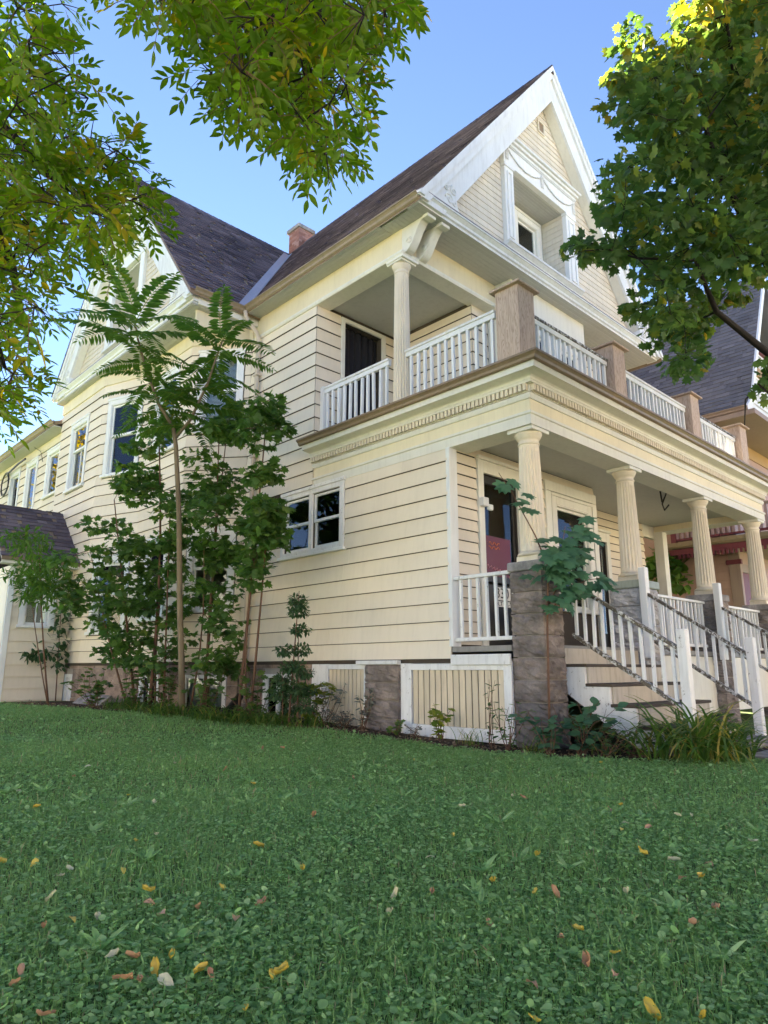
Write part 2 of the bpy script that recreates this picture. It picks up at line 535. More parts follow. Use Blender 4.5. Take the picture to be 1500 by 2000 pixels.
# bare soil bed along the foot of the house
def bed():
    edge = [(3.9, 14.9), (4.3, 13.6), (4.6, 12.2), (4.75, 11.0), (5.2, 9.9), (5.75, 8.9), (5.95, 8.0), (6.05, 7.0), (6.1, 6.0), (6.12, 5.2), (6.15, 4.6), (6.3, 4.0), (6.45, 3.5), (6.62, 3.05), (7.0, 2.8), (7.5, 2.75)]
    pts = []
    for i in range(len(edge) - 1):
        for k in range(4):
            f_ = k / 4; x = edge[i][0] * (1 - f_) + edge[i + 1][0] * f_; y = edge[i][1] * (1 - f_) + edge[i + 1][1] * f_
            pts.append((x + .07 * math.sin(9.1 * y) + .04 * math.sin(23 * y), y))
    V = []; Fs = []
    for i, (x, y) in enumerate(pts):
        for k in range(4):
            xx = x + (9.2 - x) * k / 3
            V.append((xx, y, gz(xx, y) + (.004 if k == 0 else .012)))
    for i in range(len(pts) - 1):
        for k in range(3):
            a = i * 4 + k; Fs.append((a, a + 1, a + 5, a + 4))
    tag(link('planting_bed', np_mesh('planting_bed', V, Fs, [4] * len(Fs), M['soil'], smooth=True)), kind='structure')
bed()
pm = MB()
for k in range(6):
    pm.box(7.45, 8.95, -4.2 + k * 1.15, -4.2 + k * 1.15 + 1.14, -.2, .035)
wk = thing('walkway', None, None, (8.2, 0, 0)); tag(wk, kind='structure')
for k in range(6):
    MB().box(7.45, 8.95, -4.2 + k * 1.15, -4.2 + k * 1.15 + 1.138, -.2, .03 + .004 * (k % 2)).build('paving_slab', M['concrete'], wk, bevel=.008)

# ------------------------------------------------------------------ THE HOUSE
H = thing('house', 'two storey cream clapboard house with steep gables, columned porch and upper balcony', 'house', (10.2, 10, 0))
SIDE = Frame((XS, 0), (0, 1), (-1, 0))
def FRONT(y): return Frame((0, y), (1, 0), (0, -1))
E_ = .2335
Z0 = .975

def window(parent, F, s0, s1, z0, z1, cas=.10, mat='white', style='double', blind=None, sash='white', frac=.5, d0=.0, muntin=False, sill=True, jdepth=.09):
    """casing as the part; sill, sash, panes and blind as sub-parts. Outer size of the casing is given."""
    mb = MB(); pr = .038
    mb.fbox(F, s0, s0 + cas, d0, d0 + pr, z0, z1); mb.fbox(F, s1 - cas, s1, d0, d0 + pr, z0, z1)
    mb.fbox(F, s0 - .02, s1 + .02, d0, d0 + pr + .012, z1 - .003, z1 + .05)
    mb.fbox(F, s0 + cas, s1 - cas, d0, d0 + pr, z1 - cas, z1 - .004)
    i0, i1, k0, k1 = s0 + cas, s1 - cas, z0 + .05, z1 - cas
    mb.fbox(F, i0 - .002, i0 + .018, d0 - jdepth, d0 + pr - .006, k0, k1); mb.fbox(F, i1 - .018, i1 + .002, d0 - jdepth, d0 + pr - .006, k0, k1)
    mb.fbox(F, i0 + .019, i1 - .019, d0 - jdepth, d0 + pr - .006, k1 - .018, k1 + .001)
    wn = mb.build('window', M[mat], parent, bevel=.004)
    if sill:
        MB().fbox(F, s0 - .03, s1 + .03, d0 - jdepth, d0 + .075, z0 - .012, z0 + .05).build('sill', M[mat], wn, bevel=.005)
    a, b, c, e = i0 + .02, i1 - .02, k0 + .002, k1 - .02
    zm = c + (e - c) * frac
    sw = .042
    def sash_(za, zb, dd, mun):
        m = MB()
        m.fbox(F, a, a + sw, dd - .035, dd, za, zb); m.fbox(F, b - sw, b, dd - .035, dd, za, zb)
        m.fbox(F, a + sw, b - sw, dd - .035, dd, za, za + sw + .01); m.fbox(F, a + sw, b - sw, dd - .035, dd, zb - sw, zb)
        if mun: m.fbox(F, (a + b) / 2 - .012, (a + b) / 2 + .012, dd - .03, dd - .004, za + sw, zb - sw)
        m.build('sash', M[sash], wn, bevel=.003)
        for p0, p1 in ([(a + sw, (a + b) / 2 - .012), ((a + b) / 2 + .012, b - sw)] if mun else [(a + sw, b - sw)]):
            MB().fbox(F, p0, p1, dd - .020, dd - .016, za + sw + .01, zb - sw).build('pane', M['glass'], wn)
    if style == 'double':
        sash_(zm - .02, e, d0 - .012, False); sash_(c, zm + .02, d0 - .048, muntin)
    else:
        sash_(c, e, d0 - .02, muntin)
    if blind:
        m = MB(); z = c + .02; dd = d0 - .13
        if blind in ('blind', 'whiteblind'):
            while z < e:
                m.hexa([F.p(a, dd, z), F.p(b, dd, z), F.p(b, dd - .02, z + .012), F.p(a, dd - .02, z + .012), F.p(a, dd + .002, z + .004), F.p(b, dd + .002, z + .004), F.p(b, dd - .018, z + .022), F.p(a, dd - .018, z + .022)])
                z += .026
        else:
            n = 26
            for i in range(n):
                x0 = a + (b - a) * i / n; x1 = a + (b - a) * (i + 1) / n
                q0 = dd + .02 * math.sin(i * 1.9); q1 = dd + .02 * math.sin((i + 1) * 1.9)
                m.hexa([F.p(x0, q0, c), F.p(x1, q1, c), F.p(x1, q1 - .004, c), F.p(x0, q0 - .004, c), F.p(x0, q0, e), F.p(x1, q1, e), F.p(x1, q1 - .004, e), F.p(x0, q0 - .004, e)])
        m.build('blind' if 'blind' in blind else 'curtain', M[blind], wn)
    return wn
def whole(s0, s1, z0, z1, cas=.10): return (s0 + cas - .001, s1 - cas + .001, z0 + .02, z1 - cas + .001)

# ---- side wall, both storeys ----
SW = (7.80, 9.42, 2.66, 3.70)          # paired side window
w1 = wall(H, SIDE, 5.71, 10.62, .93, 3.72, [(7.9, 8.58, 2.72, 3.62), (8.66, 9.34, 2.72, 3.62)])
wu = wall(H, SIDE, 8.62, 10.62, 3.72, 7.0)
siding(w1, SIDE, 5.72, 10.60, Z0, 3.724, E_, [(SW[0] - .01, SW[1] + .01, SW[2] - .05, 3.76)], m0=0, seed=1)
ztop = Z0
while ztop < 3.72: ztop += E_
siding(wu, SIDE, 8.622, 10.60, ztop - .001, 7.00, E_, [], m0=1, seed=2)
siding(w1, SIDE, 8.70, 10.60, ztop - E_ + .2335 * 0 + .0, ztop - .002, E_, [(8.7, 9.43, 2, 3.78)], seed=9) if False else None
# paired window in one white casing, teal curtains and tan blinds
pw = MB()
pw.fbox(SIDE, 7.80, 7.90, 0, .04, 2.66, 3.70); pw.fbox(SIDE, 9.34, 9.42, 0, .04, 2.66, 3.70); pw.fbox(SIDE, 8.58, 8.66, 0, .04, 2.72, 3.62)
pw.fbox(SIDE, 7.90, 9.34, 0, .04, 3.62, 3.70); pw.fbox(SIDE, 7.90, 9.34, 0, .04, 2.66, 2.72)
pw.fbox(SIDE, 7.78, 9.44, 0, .055, 3.701, 3.76)
pwin = pw.build('window', M['white_old'], H, bevel=.004)
pwin['label'] = 'paired white side window with tan blinds and teal curtains'
MB().fbox(SIDE, 7.76, 9.46, -.05, .075, 2.61, 2.66).build('sill', M['white'], pwin, bevel=.005)
for a, b in ((7.90, 8.58), (8.66, 9.34)):
    m = MB()
    for z0_, z1_, dd in ((2.73, 3.19, -.03), (3.15, 3.61, -.005)):
        m.fbox(SIDE, a + .003, a + .05, dd - .03, dd, z0_, z1_); m.fbox(SIDE, b - .05, b - .003, dd - .03, dd, z0_, z1_)
        m.fbox(SIDE, a + .05, b - .05, dd - .03, dd, z0_, z0_ + .045); m.fbox(SIDE, a + .05, b - .05, dd - .03, dd, z1_ - .04, z1_)
        MB().fbox(SIDE, a + .05, b - .05, dd - .018, dd - .014, z0_ + .045, z1_ - .04).build('pane', M['glass'], pwin)
    m.build('sash', M['white'], pwin, bevel=.003)
    m = MB(); z = 2.74
    while z < 3.6:
        m.hexa([SIDE.p(a, -.11, z), SIDE.p(b - .2, -.11, z), SIDE.p(b - .2, -.128, z + .011), SIDE.p(a, -.128, z + .011), SIDE.p(a, -.108, z + .004), SIDE.p(b - .2, -.108, z + .004), SIDE.p(b - .2, -.126, z + .02), SIDE.p(a, -.126, z + .02)]); z += .026
    m.build('blind', M['blind'], pwin)
    MB().fbox(SIDE, b - .22, b - .15, -.09, -.07, 2.72, 3.62).build('curtain', M['teal'], pwin)
    MB().fbox(SIDE, b - .149, b, -.10, -.08, 2.72, 3.62).build('curtain', M['sheer'], pwin)

# white corner board where the side wall ends at the porch
cb = MB(); cb.box(6.632, 6.79, 5.675, 5.719, 1.13, 3.73); cb.box(6.632, 6.658, 5.719, 5.74, 1.13, 3.73)
cb.build('corner_board', M['white'], H, bevel=.004)

# ---- lower front wall (inside the porch) ----
YF = 5.72
FW = FRONT(YF)
door_h = (7.36, 8.16, 1.13, 3.58)
win_h = (9.06, 10.26, 1.72, 3.50)
wf = wall(H, FW, 6.79, 10.38, 1.0, 3.95, [(door_h[0], door_h[1], 1.13, 3.52), whole(*win_h)])
e2 = .150
siding(wf, FW, 6.79, 10.38, 1.15, 3.86, e2, [(7.23, 8.29, 0, 3.72), (8.88, 10.38, 1.15, 3.72)], seed=3)
FR = Frame((10.38, 0), (0, 1), (1, 0))
wall(H, FR, 5.73, 6.5, 1.0, 3.95, mat='trim')
FB = FRONT(6.5)
wb = wall(H, FB, 10.5, 13.76, 1.0, 3.95, [(11.35, 12.15, 1.13, 3.3)])
siding(wb, FB, 10.40, 13.76, 1.15, 3.86, e2, [(11.23, 12.27, 0, 3.45)], seed=4)
def door(F, s0, s1, z0, z1, label, cas=.12, transom=True):
    m = MB()
    m.fbox(F, s0 - cas, s0, 0, .045, z0, z1 + .12); m.fbox(F, s1, s1 + cas, 0, .045, z0, z1 + .12); m.fbox(F, s0, s1, 0, .045, z1 - .06, z1 + .12)
    m.fbox(F, s0 - cas - .02, s1 + cas + .02, 0, .07, z1 + .121, z1 + .17)
    d = m.build('door', M['trim'], H, bevel=.004); d['label'] = label
    return d
dr = door(FW, 7.36, 8.16, 1.13, 3.58, 'front door with dark storm frame, red poster and number plate')
m = MB()
m.fbox(FW, 7.361, 7.44, -.06, -.02, 1.14, 3.51); m.fbox(FW, 8.08, 8.159, -.06, -.02, 1.14, 3.51); m.fbox(FW, 7.44, 8.08, -.06, -.02, 3.40, 3.51); m.fbox(FW, 7.44, 8.08, -.06, -.02, 1.14, 1.98); m.fbox(FW, 7.44, 8.08, -.06, -.02, 2.02, 2.1)
m.build('storm_door', M['black'], dr)
MB().fbox(FW, 7.44, 8.08, -.045, -.04, 2.1, 3.40).build('pane', M['glass'], dr)
bl = MB(); z = 2.12
while z < 3.3:
    bl.fbox(FW, 7.40, 7.98, -.10, -.085, z, z + .03); z += .036
bl.build('blind', M['maroon'] if False else M['blind'], dr)
MB().fbox(FW, 7.445, 8.02, -.0395, -.034, 2.11, 2.66).build('poster', M['poster'], dr)
m = MB()
for i, zz in enumerate((2.56, 2.50)):
    pts = [FW.p(7.52 + .03 * k, -.031, zz + .022 * math.sin(k * 1.9 + i)) for k in range(9)]
    m.tube(pts, .007, 4)
m.build('poster_script', M['posterink'], dr)
m = MB()
for i, zz in enumerate((2.24,)):
    m.tube([FW.p(7.47 + .022 * k, -.031, zz - .004 * k + .024 * math.sin(k * 2.1)) for k in range(20)], .006, 4)
m.build('poster_script', M['posterpale'], dr)
mm = MB(); mm.lathe((0, 0), [(.055, 0, 0), (.055, .006, 0)], 20)
st_ = link('round_sticker', mm.mesh('round_sticker', M['plate']), dr, FW.p(8.02, -.028, 2.17)); st_.rotation_euler = (R(90), 0, 0)
mm = MB(); mm.lathe((0, 0), [(.032, 0, 0), (.032, .004, 0)], 20)
st_ = link('round_sticker', mm.mesh('sticker_centre', M['ochre']), dr, FW.p(8.02, -.024, 2.185)); st_.rotation_euler = (R(90), 0, 0)
# number plates on the dark lower panel
def lettering(txt, F, s, d, z, size, mat, parent, name='lettering'):
    cu = bpy.data.curves.new(name, 'FONT'); cu.body = txt; cu.size = size; cu.extrude = .002; cu.align_x = 'CENTER'; cu.align_y = 'CENTER'
    tmp = bpy.data.objects.new('tmp', cu); COL.objects.link(tmp)
    dg = bpy.context.evaluated_depsgraph_get()
    me = bpy.data.meshes.new_from_object(tmp.evaluated_get(dg)); bpy.data.objects.remove(tmp)
    ux = F.u; Mx = Matrix(((ux.x, 0, F.n.x, 0), (ux.y, 0, F.n.y, 0), (0, 1, 0, 0), (0, 0, 0, 1)))
    me.transform(Mx); me.materials.clear(); me.materials.append(mat)
    return link(name, me, parent, F.p(s, d, z))
pl = MB().fbox(FW, 7.60, 8.02, -.0195, -.013, 1.78, 1.955).build('number_plate', M['plate'], dr)
lettering('3301', FW, 7.81, -.011, 1.868, .20, M['ink'], pl, 'numerals')
pl2 = MB().fbox(FW, 7.61, 8.01, -.0195, -.013, 1.69, 1.765).build('name_plate', M['plate'], dr)
lettering('L.T     L-Y', FW, 7.81, -.011, 1.728, .075, M['ink'], pl2, 'lettering')
pw2 = window(H, FW, *win_h, cas=.13, mat='trim', blind='sheer', sash='trim', frac=.5, muntin=True)
pw2['label'] = 'large porch window with grey sheer curtains'
m = MB(); m.fbox(FW, 8.88, 10.40, 0, .05, 3.56, 3.72); m.fbox(FW, 10.27, 10.40, 0, .05, 1.15, 3.555); m.fbox(FW, 8.88, 9.03, 0, .05, 1.15, 3.555)
m.build('porch_trim', M['trim'], H, bevel=.004)
d2 = door(FB, 11.35, 12.15, 1.13, 3.3, 'second porch door further back')
MB().fbox(FB, 11.35, 12.15, -.06, -.03, 1.13, 3.24).build('storm_door', M['black'], d2)
MB().fbox(FB, 11.45, 12.05, -.028, -.022, 1.5, 3.1).build('pane', M['glass'], d2)
MB().box(10.42, 10.62, 6.47, 6.498, 1.15, 3.86).build('corner_board', M['trim'], H)
# porch ceiling and right end wall post
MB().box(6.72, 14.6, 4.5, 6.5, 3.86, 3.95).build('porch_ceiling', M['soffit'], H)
MB().box(14.28, 14.48, 6.3, 6.5, 1.13, 3.73).build('pilaster', M['trim'], H, bevel=.006)
MB().box(13.76, 14.66, 6.5, 6.6, 3.60, 3.95).build('end_beam', M['trim'], H)

# ---- porch entablature: architrave, frieze, dentils, cove, brown gutter ----
PATH = [(14.66, 6.62), (14.66, 4.41), (XS, 4.41), (XS, 8.62)]
beam = MB().sweep(PATH, [(0.0, 3.735), (0.0, 4.13), (-.34, 4.13), (-.34, 3.735)]).build('entablature', M['frieze'], H)
MB().sweep(PATH, [(-.36, 3.72), (.016, 3.72), (.016, 3.845), (.034, 3.855), (.034, 3.885), (.001, 3.89), (.001, 3.8), (-.36, 3.734)]).build('architrave', M['trim'], beam)
MB().sweep(PATH, [(.001, 4.045), (.018, 4.05), (.03, 4.09), (.03, 4.115), (.001, 4.115)]).build('moulding', M['trim'], beam)
MB().sweep(PATH, [(0, 4.131), (.022, 4.131), (.022, 4.222), (.08, 4.222), (.08, 4.255), (0, 4.255)]).build('dentil_band', M['trim'], beam)
dm = MB()
def dent_run(F, a, b):
    n = int((b - a) / .066)
    for i in range(n):
        s = a + (i + .25) * (b - a) / n
        dm.fbox(F, s, s + .043, .0225, .075, 4.140, 4.220)
dent_run(SIDE, 4.39, 8.62); dent_run(FRONT(4.41), 6.64, 14.68)
tag(dm.build('dentils', M['column'], beam), kind='stuff')
MB().sweep(PATH, [(-.02, 4.256), (.085, 4.256), (.09, 4.285), (.11, 4.30), (.21, 4.315), (.245, 4.315), (.245, 4.40), (-.02, 4.40)]).build('cornice', M['trim'], beam)
gp = [(.245, 4.395), (.262, 4.388), (.292, 4.40), (.30, 4.43), (.325, 4.455), (.338, 4.46), (.338, 4.487), (.328, 4.487), (.322, 4.468), (.26, 4.42), (.247, 4.487)]
MB().sweep([(14.66, 6.62), (14.66, 4.41), (XS, 4.41), (XS, 8.66)], gp).build('gutter', M['brown'], H)
MB().box(6.46, 14.86, 4.21, 8.6, 4.401, 4.47).build('balcony_deck', M['grey_deck'], H)

# ---- stone piers, columns ----
def rock(mbv, x0, x1, y0, y1, z0, z1, amp, seed):
    """one rock-faced block as a small bulged grid box"""
    bm = bmesh.new()
    bmesh.ops.create_cube(bm, size=1)
    bmesh.ops.subdivide_edges(bm, edges=bm.edges[:], cuts=6, use_grid_fill=True)
    rr = random.Random(seed)
    cx, cy, cz = (x0 + x1) / 2, (y0 + y1) / 2, (z0 + z1) / 2
    for v in bm.verts:
        p = v.co
        ex, ey, ez = abs(p.x) > .49, abs(p.y) > .49, abs(p.z) > .49
        edge = (ex + ey + ez) >= 2
        q = Vector((cx + p.x * (x1 - x0), cy + p.y * (y1 - y0), cz + p.z * (z1 - z0)))
        a = amp * ((.55 + .5 * math.sin(q.z * 31 + seed) * math.cos((q.x + q.y) * 27 + 1.7 * seed) + rr.uniform(-.35, .45)) if not edge else rr.uniform(-.35, .25))
        if ex: q.x += math.copysign(a, p.x)
        if ey: q.y += math.copysign(a, p.y)
        v.co = q
    vs = [tuple(v.co) for v in bm.verts]; bm.verts.index_update()
    fs = [tuple(v.index for v in f.verts) for f in bm.faces]
    bm.free(); mbv.add(vs, fs); return mbv
def pier(x0, x1, y0, y1, z0, z1, n, mat='stone', cap=None, seed=1, label=None, split=False):
    core = MB().box(x0 + .03, x1 - .03, y0 + .03, y1 - .03, z0, z1 - .002).build('pier', M['mortar'], H)
    if label: core['label'] = label
    h = (z1 - z0) / n
    for k in range(n):
        if split and k % 2:
            ym = (y0 + y1) / 2 + .04
            rock(MB(), x0, x1, y0, ym - .004, z0 + k * h + .006, z0 + (k + 1) * h - .006, .036, seed * 91 + k).build('stone_block', M[mat], core, smooth=False)
            rock(MB(), x0, x1, ym + .004, y1, z0 + k * h + .006, z0 + (k + 1) * h - .006, .036, seed * 92 + k).build('stone_block', M[mat], core)
        else:
            rock(MB(), x0, x1, y0, y1, z0 + k * h + .006, z0 + (k + 1) * h - .006, .036, seed * 93 + k).build('stone_block', M[mat], core)
    if cap:
        MB().box(x0 - .03, x1 + .03, y0 - .03, y1 + .03, z1, z1 + .11).build('cap_stone', M[cap], core, bevel=.012)
    return core
def column(cx, cy, zb, zt, rb, rt, plinth=.30, name='column'):
    t = MB(); t.box(cx - plinth / 2, cx + plinth / 2, cy - plinth / 2, cy + plinth / 2, zb, zb + .07)
    c = None
    prof = [(rb * 1.0, zb + .07, 0)]
    hh = zt - .20 - (zb + .13)
    pr = []
    for k in range(15):
        q = k / 14; r = rb + (rt - rb) * (q ** 1.35)
        pr.append((r, zb + .13 + hh * q, 1 if 0 < k < 14 else 0))
    pr.insert(1, (pr[0][0] * .999, pr[0][1] + .012, 0)); pr.insert(-1, (pr[-1][0] * 1.001, pr[-1][1] - .012, 0))
    sh = MB(); sh.lathe((cx, cy), pr, 120, 20, rb * .13)
    o = sh.build(name, M['column'], H)
    t.build('plinth', M['column'], o, bevel=.006)
    bs = MB().lathe((cx, cy), [(rb * 1.22, zb + .07, 0), (rb * 1.28, zb + .085, 0), (rb * 1.22, zb + .105, 0), (rb * 1.06, zb + .11, 0), (rb * 1.05, zb + .13, 0)], 40)
    bs.build('base', M['column'], o, smooth=True)
    z = zt - .20
    cp = MB().lathe((cx, cy), [(rt * 1.0, z, 0), (rt * 1.1, z + .006, 0), (rt * 1.1, z + .02, 0), (rt * 1.0, z + .026, 0), (rt * 1.0, z + .07, 0), (rt * 1.15, z + .078, 0), (rt * 1.17, z + .09, 0), (rt * 1.3, z + .115, 0), (rt * 1.38, z + .135, 0), (rt * 1.38, z + .15, 0)], 40)
    cp.build('capital', M['column'], o, smooth=True)
    a = rt * 1.5
    MB().box(cx - a, cx + a, cy - a, cy + a, z + .15, zt - .002).build('abacus', M['trim'], o, bevel=.005)
    return o
PX = [6.86, 9.29, 11.90, 14.46]
pier(6.67, 7.07, 4.38, 4.80, 0.0, 1.97, 8, 'stone', 'concrete', 1, 'rock faced corner pier wrapped by a climbing seedling')
pier(9.06, 9.54, 4.36, 4.82, 0.0, 1.95, 8, 'limewash', 'green_cap', 2, 'pier with flaking whitewash beside the stairs')
pier(11.67, 12.13, 4.36, 4.82, 0.0, 1.95, 8, 'stone', 'concrete', 3)
pier(14.23, 14.69, 4.36, 4.82, 0.0, 1.95, 8, 'stone', 'concrete', 4)
for i, x in enumerate(PX):
    column(x, 4.585, 2.08 if i == 0 else 2.06, 3.72, .152, .122)

# ---- porch deck, skirts, railings ----
MB().box(6.70, 14.6, 4.47, 6.5, 1.06, 1.13).build('porch_deck', M['grey_deck'], H)
m = MB(); m.box(6.645, 6.70, 4.81, 5.7, 1.062, 1.128); m.build('deck_edge', M['grey_deck'], H)
MB().box(6.60, 6.643, 4.81, 5.70, .905, 1.03).build('skirt_board', M['white_old'], H, bevel=.005)
bal_me = {}
def baluster(parent, x, y, z0, z1, sx=.034, sy=.034, mat='white', lean=None):
    key = (round(z1 - z0, 3), sx, sy, mat)
    if key not in bal_me:
        bal_me[key] = MB().box(-sx / 2, sx / 2, -sy / 2, sy / 2, 0, z1 - z0).mesh('baluster', M[mat], bevel=.003)
    o = link('baluster', bal_me[key], parent, (x, y, z0))
    o.rotation_euler = (rnd.uniform(-.012, .012), rnd.uniform(-.012, .012), rnd.uniform(-.05, .05))
    return o
# side rail between corner board and corner pier
r1 = MB(); r1.box(6.655, 6.735, 4.81, 5.675, 1.955, 2.0); tp = r1.build('railing', M['white_old'], H, bevel=.006)
tp['label'] = 'short porch railing between corner board and stone pier'
MB().box(6.665, 6.725, 4.81, 5.675, 1.19, 1.235).build('bottom_rail', M['white_old'], tp, bevel=.004)
for k in range(6): baluster(tp, 6.695, 4.90 + k * .135, 1.236, 1.954, .036, .036, 'white_old')
# front rails between piers right of the stairs
for (a, b) in ((9.56, 11.65), (12.15, 14.21)):
    t_ = MB().box(a, b, 4.54, 4.62, 1.90, 1.94).build('railing', M['white'], H, bevel=.005)
    MB().box(a, b, 4.555, 4.605, 1.20, 1.245).build('bottom_rail', M['white'], t_, bevel=.004)
    n = int((b - a) / .13)
    for k in range(n): baluster(t_, a + (k + .5) * (b - a) / n, 4.58, 1.246, 1.899)
m = MB(); m.box(9.56, 14.2, 4.50, 4.53, .2, 1.05); m.build('porch_skirt', M['trim'], H)
# shadow gap board under the front
MB().box(7.12, 9.04, 4.49, 4.52, .80, 1.05).build('stair_back_board', M['riser'], H)

# ---- stairs ----
SX0, SX1 = 7.16, 9.02
tr = [(1.13 - .215 * (k + 1)) for k in range(5)]       # tread tops
run = .29; y0 = 4.47
stc = MB()
def stringer(x0, x1):
    pts = [(y0, 1.05)]
    yy = y0
    for k, z in enumerate(tr[:4]):
        pts += [(yy, z - .035), (yy - run, z - .035)]
        yy -= run
    low = [(yy + .02, .03), (yy + .30, .03), (y0, .03 + 1.05 * .52)]
    pts += [(yy, .03)] + [(yy + .30, .03), (y0, .62)]
    A = [(x0, p[0], p[1]) for p in pts]; B = [(x1, p[0], p[1]) for p in pts]
    return MB().prism(A, B)
sc = stringer(SX0 - .02, SX0 + .02).build('staircase', M['white_old'], H)
sc['label'] = 'worn wooden front stairs with dark treads and peeling white stringers'
stringer(SX1 - .02, SX1 + .02).build('stringer', M['white_old'], sc)
yy = y0
for k, z in enumerate(tr[:4]):
    MB().box(SX0 - .03, SX1 + .03, yy - run - .03, yy - .002, z - .034, z).build('tread', M['tread'], sc, bevel=.006)
    MB().box(SX0 + .021, SX1 - .021, yy - .022, yy - .004, z + .001, z + .18).build('riser', M['riser'], sc)
    yy -= run
MB().box(SX0 + .021, SX1 - .021, yy - .022, yy - .004, .03, tr[3] - .036).build('riser', M['riser'], sc)
MB().box(SX0 - .05, SX1 + .1, yy - .42, yy - .03, -.05, .10).build('bottom_step', M['concrete'], sc, bevel=.01)
def stair_rail(x, ya, za, yb, zb, label, up_post):
    """sloping rail from porch down to the newel"""
    sl = (zb - za) / (yb - ya)
    t_ = MB()
    A = [(x - .035, ya, za - .045), (x + .035, ya, za - .045), (x + .035, ya, za), (x - .035, ya, za)]
    B = [(x - .035, yb, zb - .045), (x + .035, yb, zb - .045), (x + .035, yb, zb), (x - .035, yb, zb)]
    t_.prism(A, B); o = t_.build('stair_railing', M['rail_dark'], H, bevel=.006); o['label'] = label
    dz = -.60
    m = MB(); m.prism([(p[0] * 1, p[1], p[2] + dz) for p in A], [(p[0], p[1], p[2] + dz) for p in B]); m.build('bottom_rail', M['rail_dark'], o, bevel=.005)
    n = 11
    for k in range(n):
        y = ya + (yb - ya) * (k + .45) / n; z = za + sl * (y - ya)
        baluster(o, x - .0, y, z - .60, z - .046, .034, .034, 'white_old')
    nw = MB(); nw.box(x - .05, x + .05, yb - .105, yb - .005, .02, zb + .17); nw.build('newel_post', M['white_old'], o, bevel=.008)
    if up_post:
        MB().box(x - .055, x + .055, ya - .005, ya + .095, 1.0, 2.22).build('newel_post', M['white'], o, bevel=.008)
    return o
stair_rail(7.20, 4.33, 1.87, 3.12, 1.09, 'left stair railing of peeling white balusters', False)
stair_rail(9.06, 4.27, 1.87, 3.10, 1.06, 'right stair railing of peeling white balusters', True)
stair_rail(11.62, 4.27, 1.84, 3.10, 1.06, 'far stair railing beyond the grey pier', True)

# ---- skirting below the side wall: white frames, vertical slats, stone ----
m = MB()
for (a, b, c, d) in ((4.82, 4.93, .03, .95), (6.41, 6.60, .03, .93), (4.93, 6.41, .845, .925), (4.93, 6.41, .03, .175)):
    m.fbox(SIDE, a, b, -.02, .028, c, d)
fr = m.build('skirt_frame', M['white_old'], H, bevel=.004)
n = 15
for k in range(n):
    a = 4.935 + k * (1.47 / n)
    MB().fbox(SIDE, a, a + 1.47 / n - .016, -.01, .008, .176, .844).build('slat', M['slat'], fr, bevel=.002)
MB().fbox(SIDE, 4.9, 6.5, -.06, -.05, .05, .9).build('skirt_backing', M['dark'], fr)
m = MB()
for (a, b, c, d) in ((8.12, 8.50, .1, .93), (7.27, 7.33, .1, .93), (7.33, 8.12, .855, .925)):
    m.fbox(SIDE, a, b, -.02, .028, c, d)
fr2 = m.build('skirt_frame', M['white_old'], H, bevel=.004)
n = 9
for k in range(n):
    a = 7.332 + k * (.786 / n)
    MB().fbox(SIDE, a, a + .786 / n - .014, -.01, .008, .05, .854).build('slat', M['slat'], fr2, bevel=.002)
MB().fbox(SIDE, 7.3, 8.2, -.06, -.05, .05, .9).build('skirt_backing', M['dark'], fr2)
pier(6.60, 6.98, 6.62, 7.25, -.02, .915, 4, 'stone', None, 7, 'squat rock faced foundation pier between slatted skirts')
MB().box(6.56, 6.645, 6.60, 7.42, .918, .972).build('ledger_block', M['white_old'], H, bevel=.006)
# rubble foundation to the left
def foundation(F, s0, s1, z1, holes, seed, name='foundation'):
    core = MB()
    for a, b, c, d in rects(s0, s1, -.1, z1, holes): core.fbox(F, a, b, -.28, -.045, c, d)
    co = core.build(name, M['mortar'], H); rr = random.Random(seed)
    z = 0.0; k = 0
    while z < z1 - .05:
        h = min(.29, z1 - z)
        cuts = [(q[0], q[1]) for q in holes if q[2] < z + h - .03 and q[3] > z + .03]
        for a, b in spans(s0, s1, cuts):
            s = a
            while s < b - .02:
                L = min(rr.uniform(.42, .66), b - s)
                if b - s - L < .15: L = b - s
                mb = MB().fbox(F, s + .004, s + L - .004, -.10, -.022 + rr.uniform(-.008, .006), z + .005, z + h - .005)
                mb.build('stone_block', M['stone_pale'], co, bevel=.006)
                s += L
        z += h; k += 1
    return co
def base_window(F, s0, s1, z0, z1):
    m = MB()
    m.fbox(F, s0, s0 + .07, -.10, -.012, z0, z1); m.fbox(F, s1 - .07, s1, -.10, -.012, z0, z1); m.fbox(F, s0 + .07, s1 - .07, -.10, -.012, z1 - .06, z1)
    m.fbox(F, (s0 + s1) / 2 - .025, (s0 + s1) / 2 + .025, -.10, -.03, z0, z1 - .06)
    o = m.build('basement_window', M['white_old'], H, bevel=.004)
    for a, b in ((s0 + .07, (s0 + s1) / 2 - .025), ((s0 + s1) / 2 + .025, s1 - .07)):
        MB().fbox(F, a, b, -.075, -.07, z0, z1 - .06).build('pane', M['glass'], o)
        MB().fbox(F, a, b, -.22, -.20, z0, z1 - .06).build('curtain', M['sheer'], o)
    return o
BW = (9.08, 9.86, .14, .78)
foundation(SIDE, 8.51, 10.62, .96, [BW], 31)
base_window(SIDE, *BW)

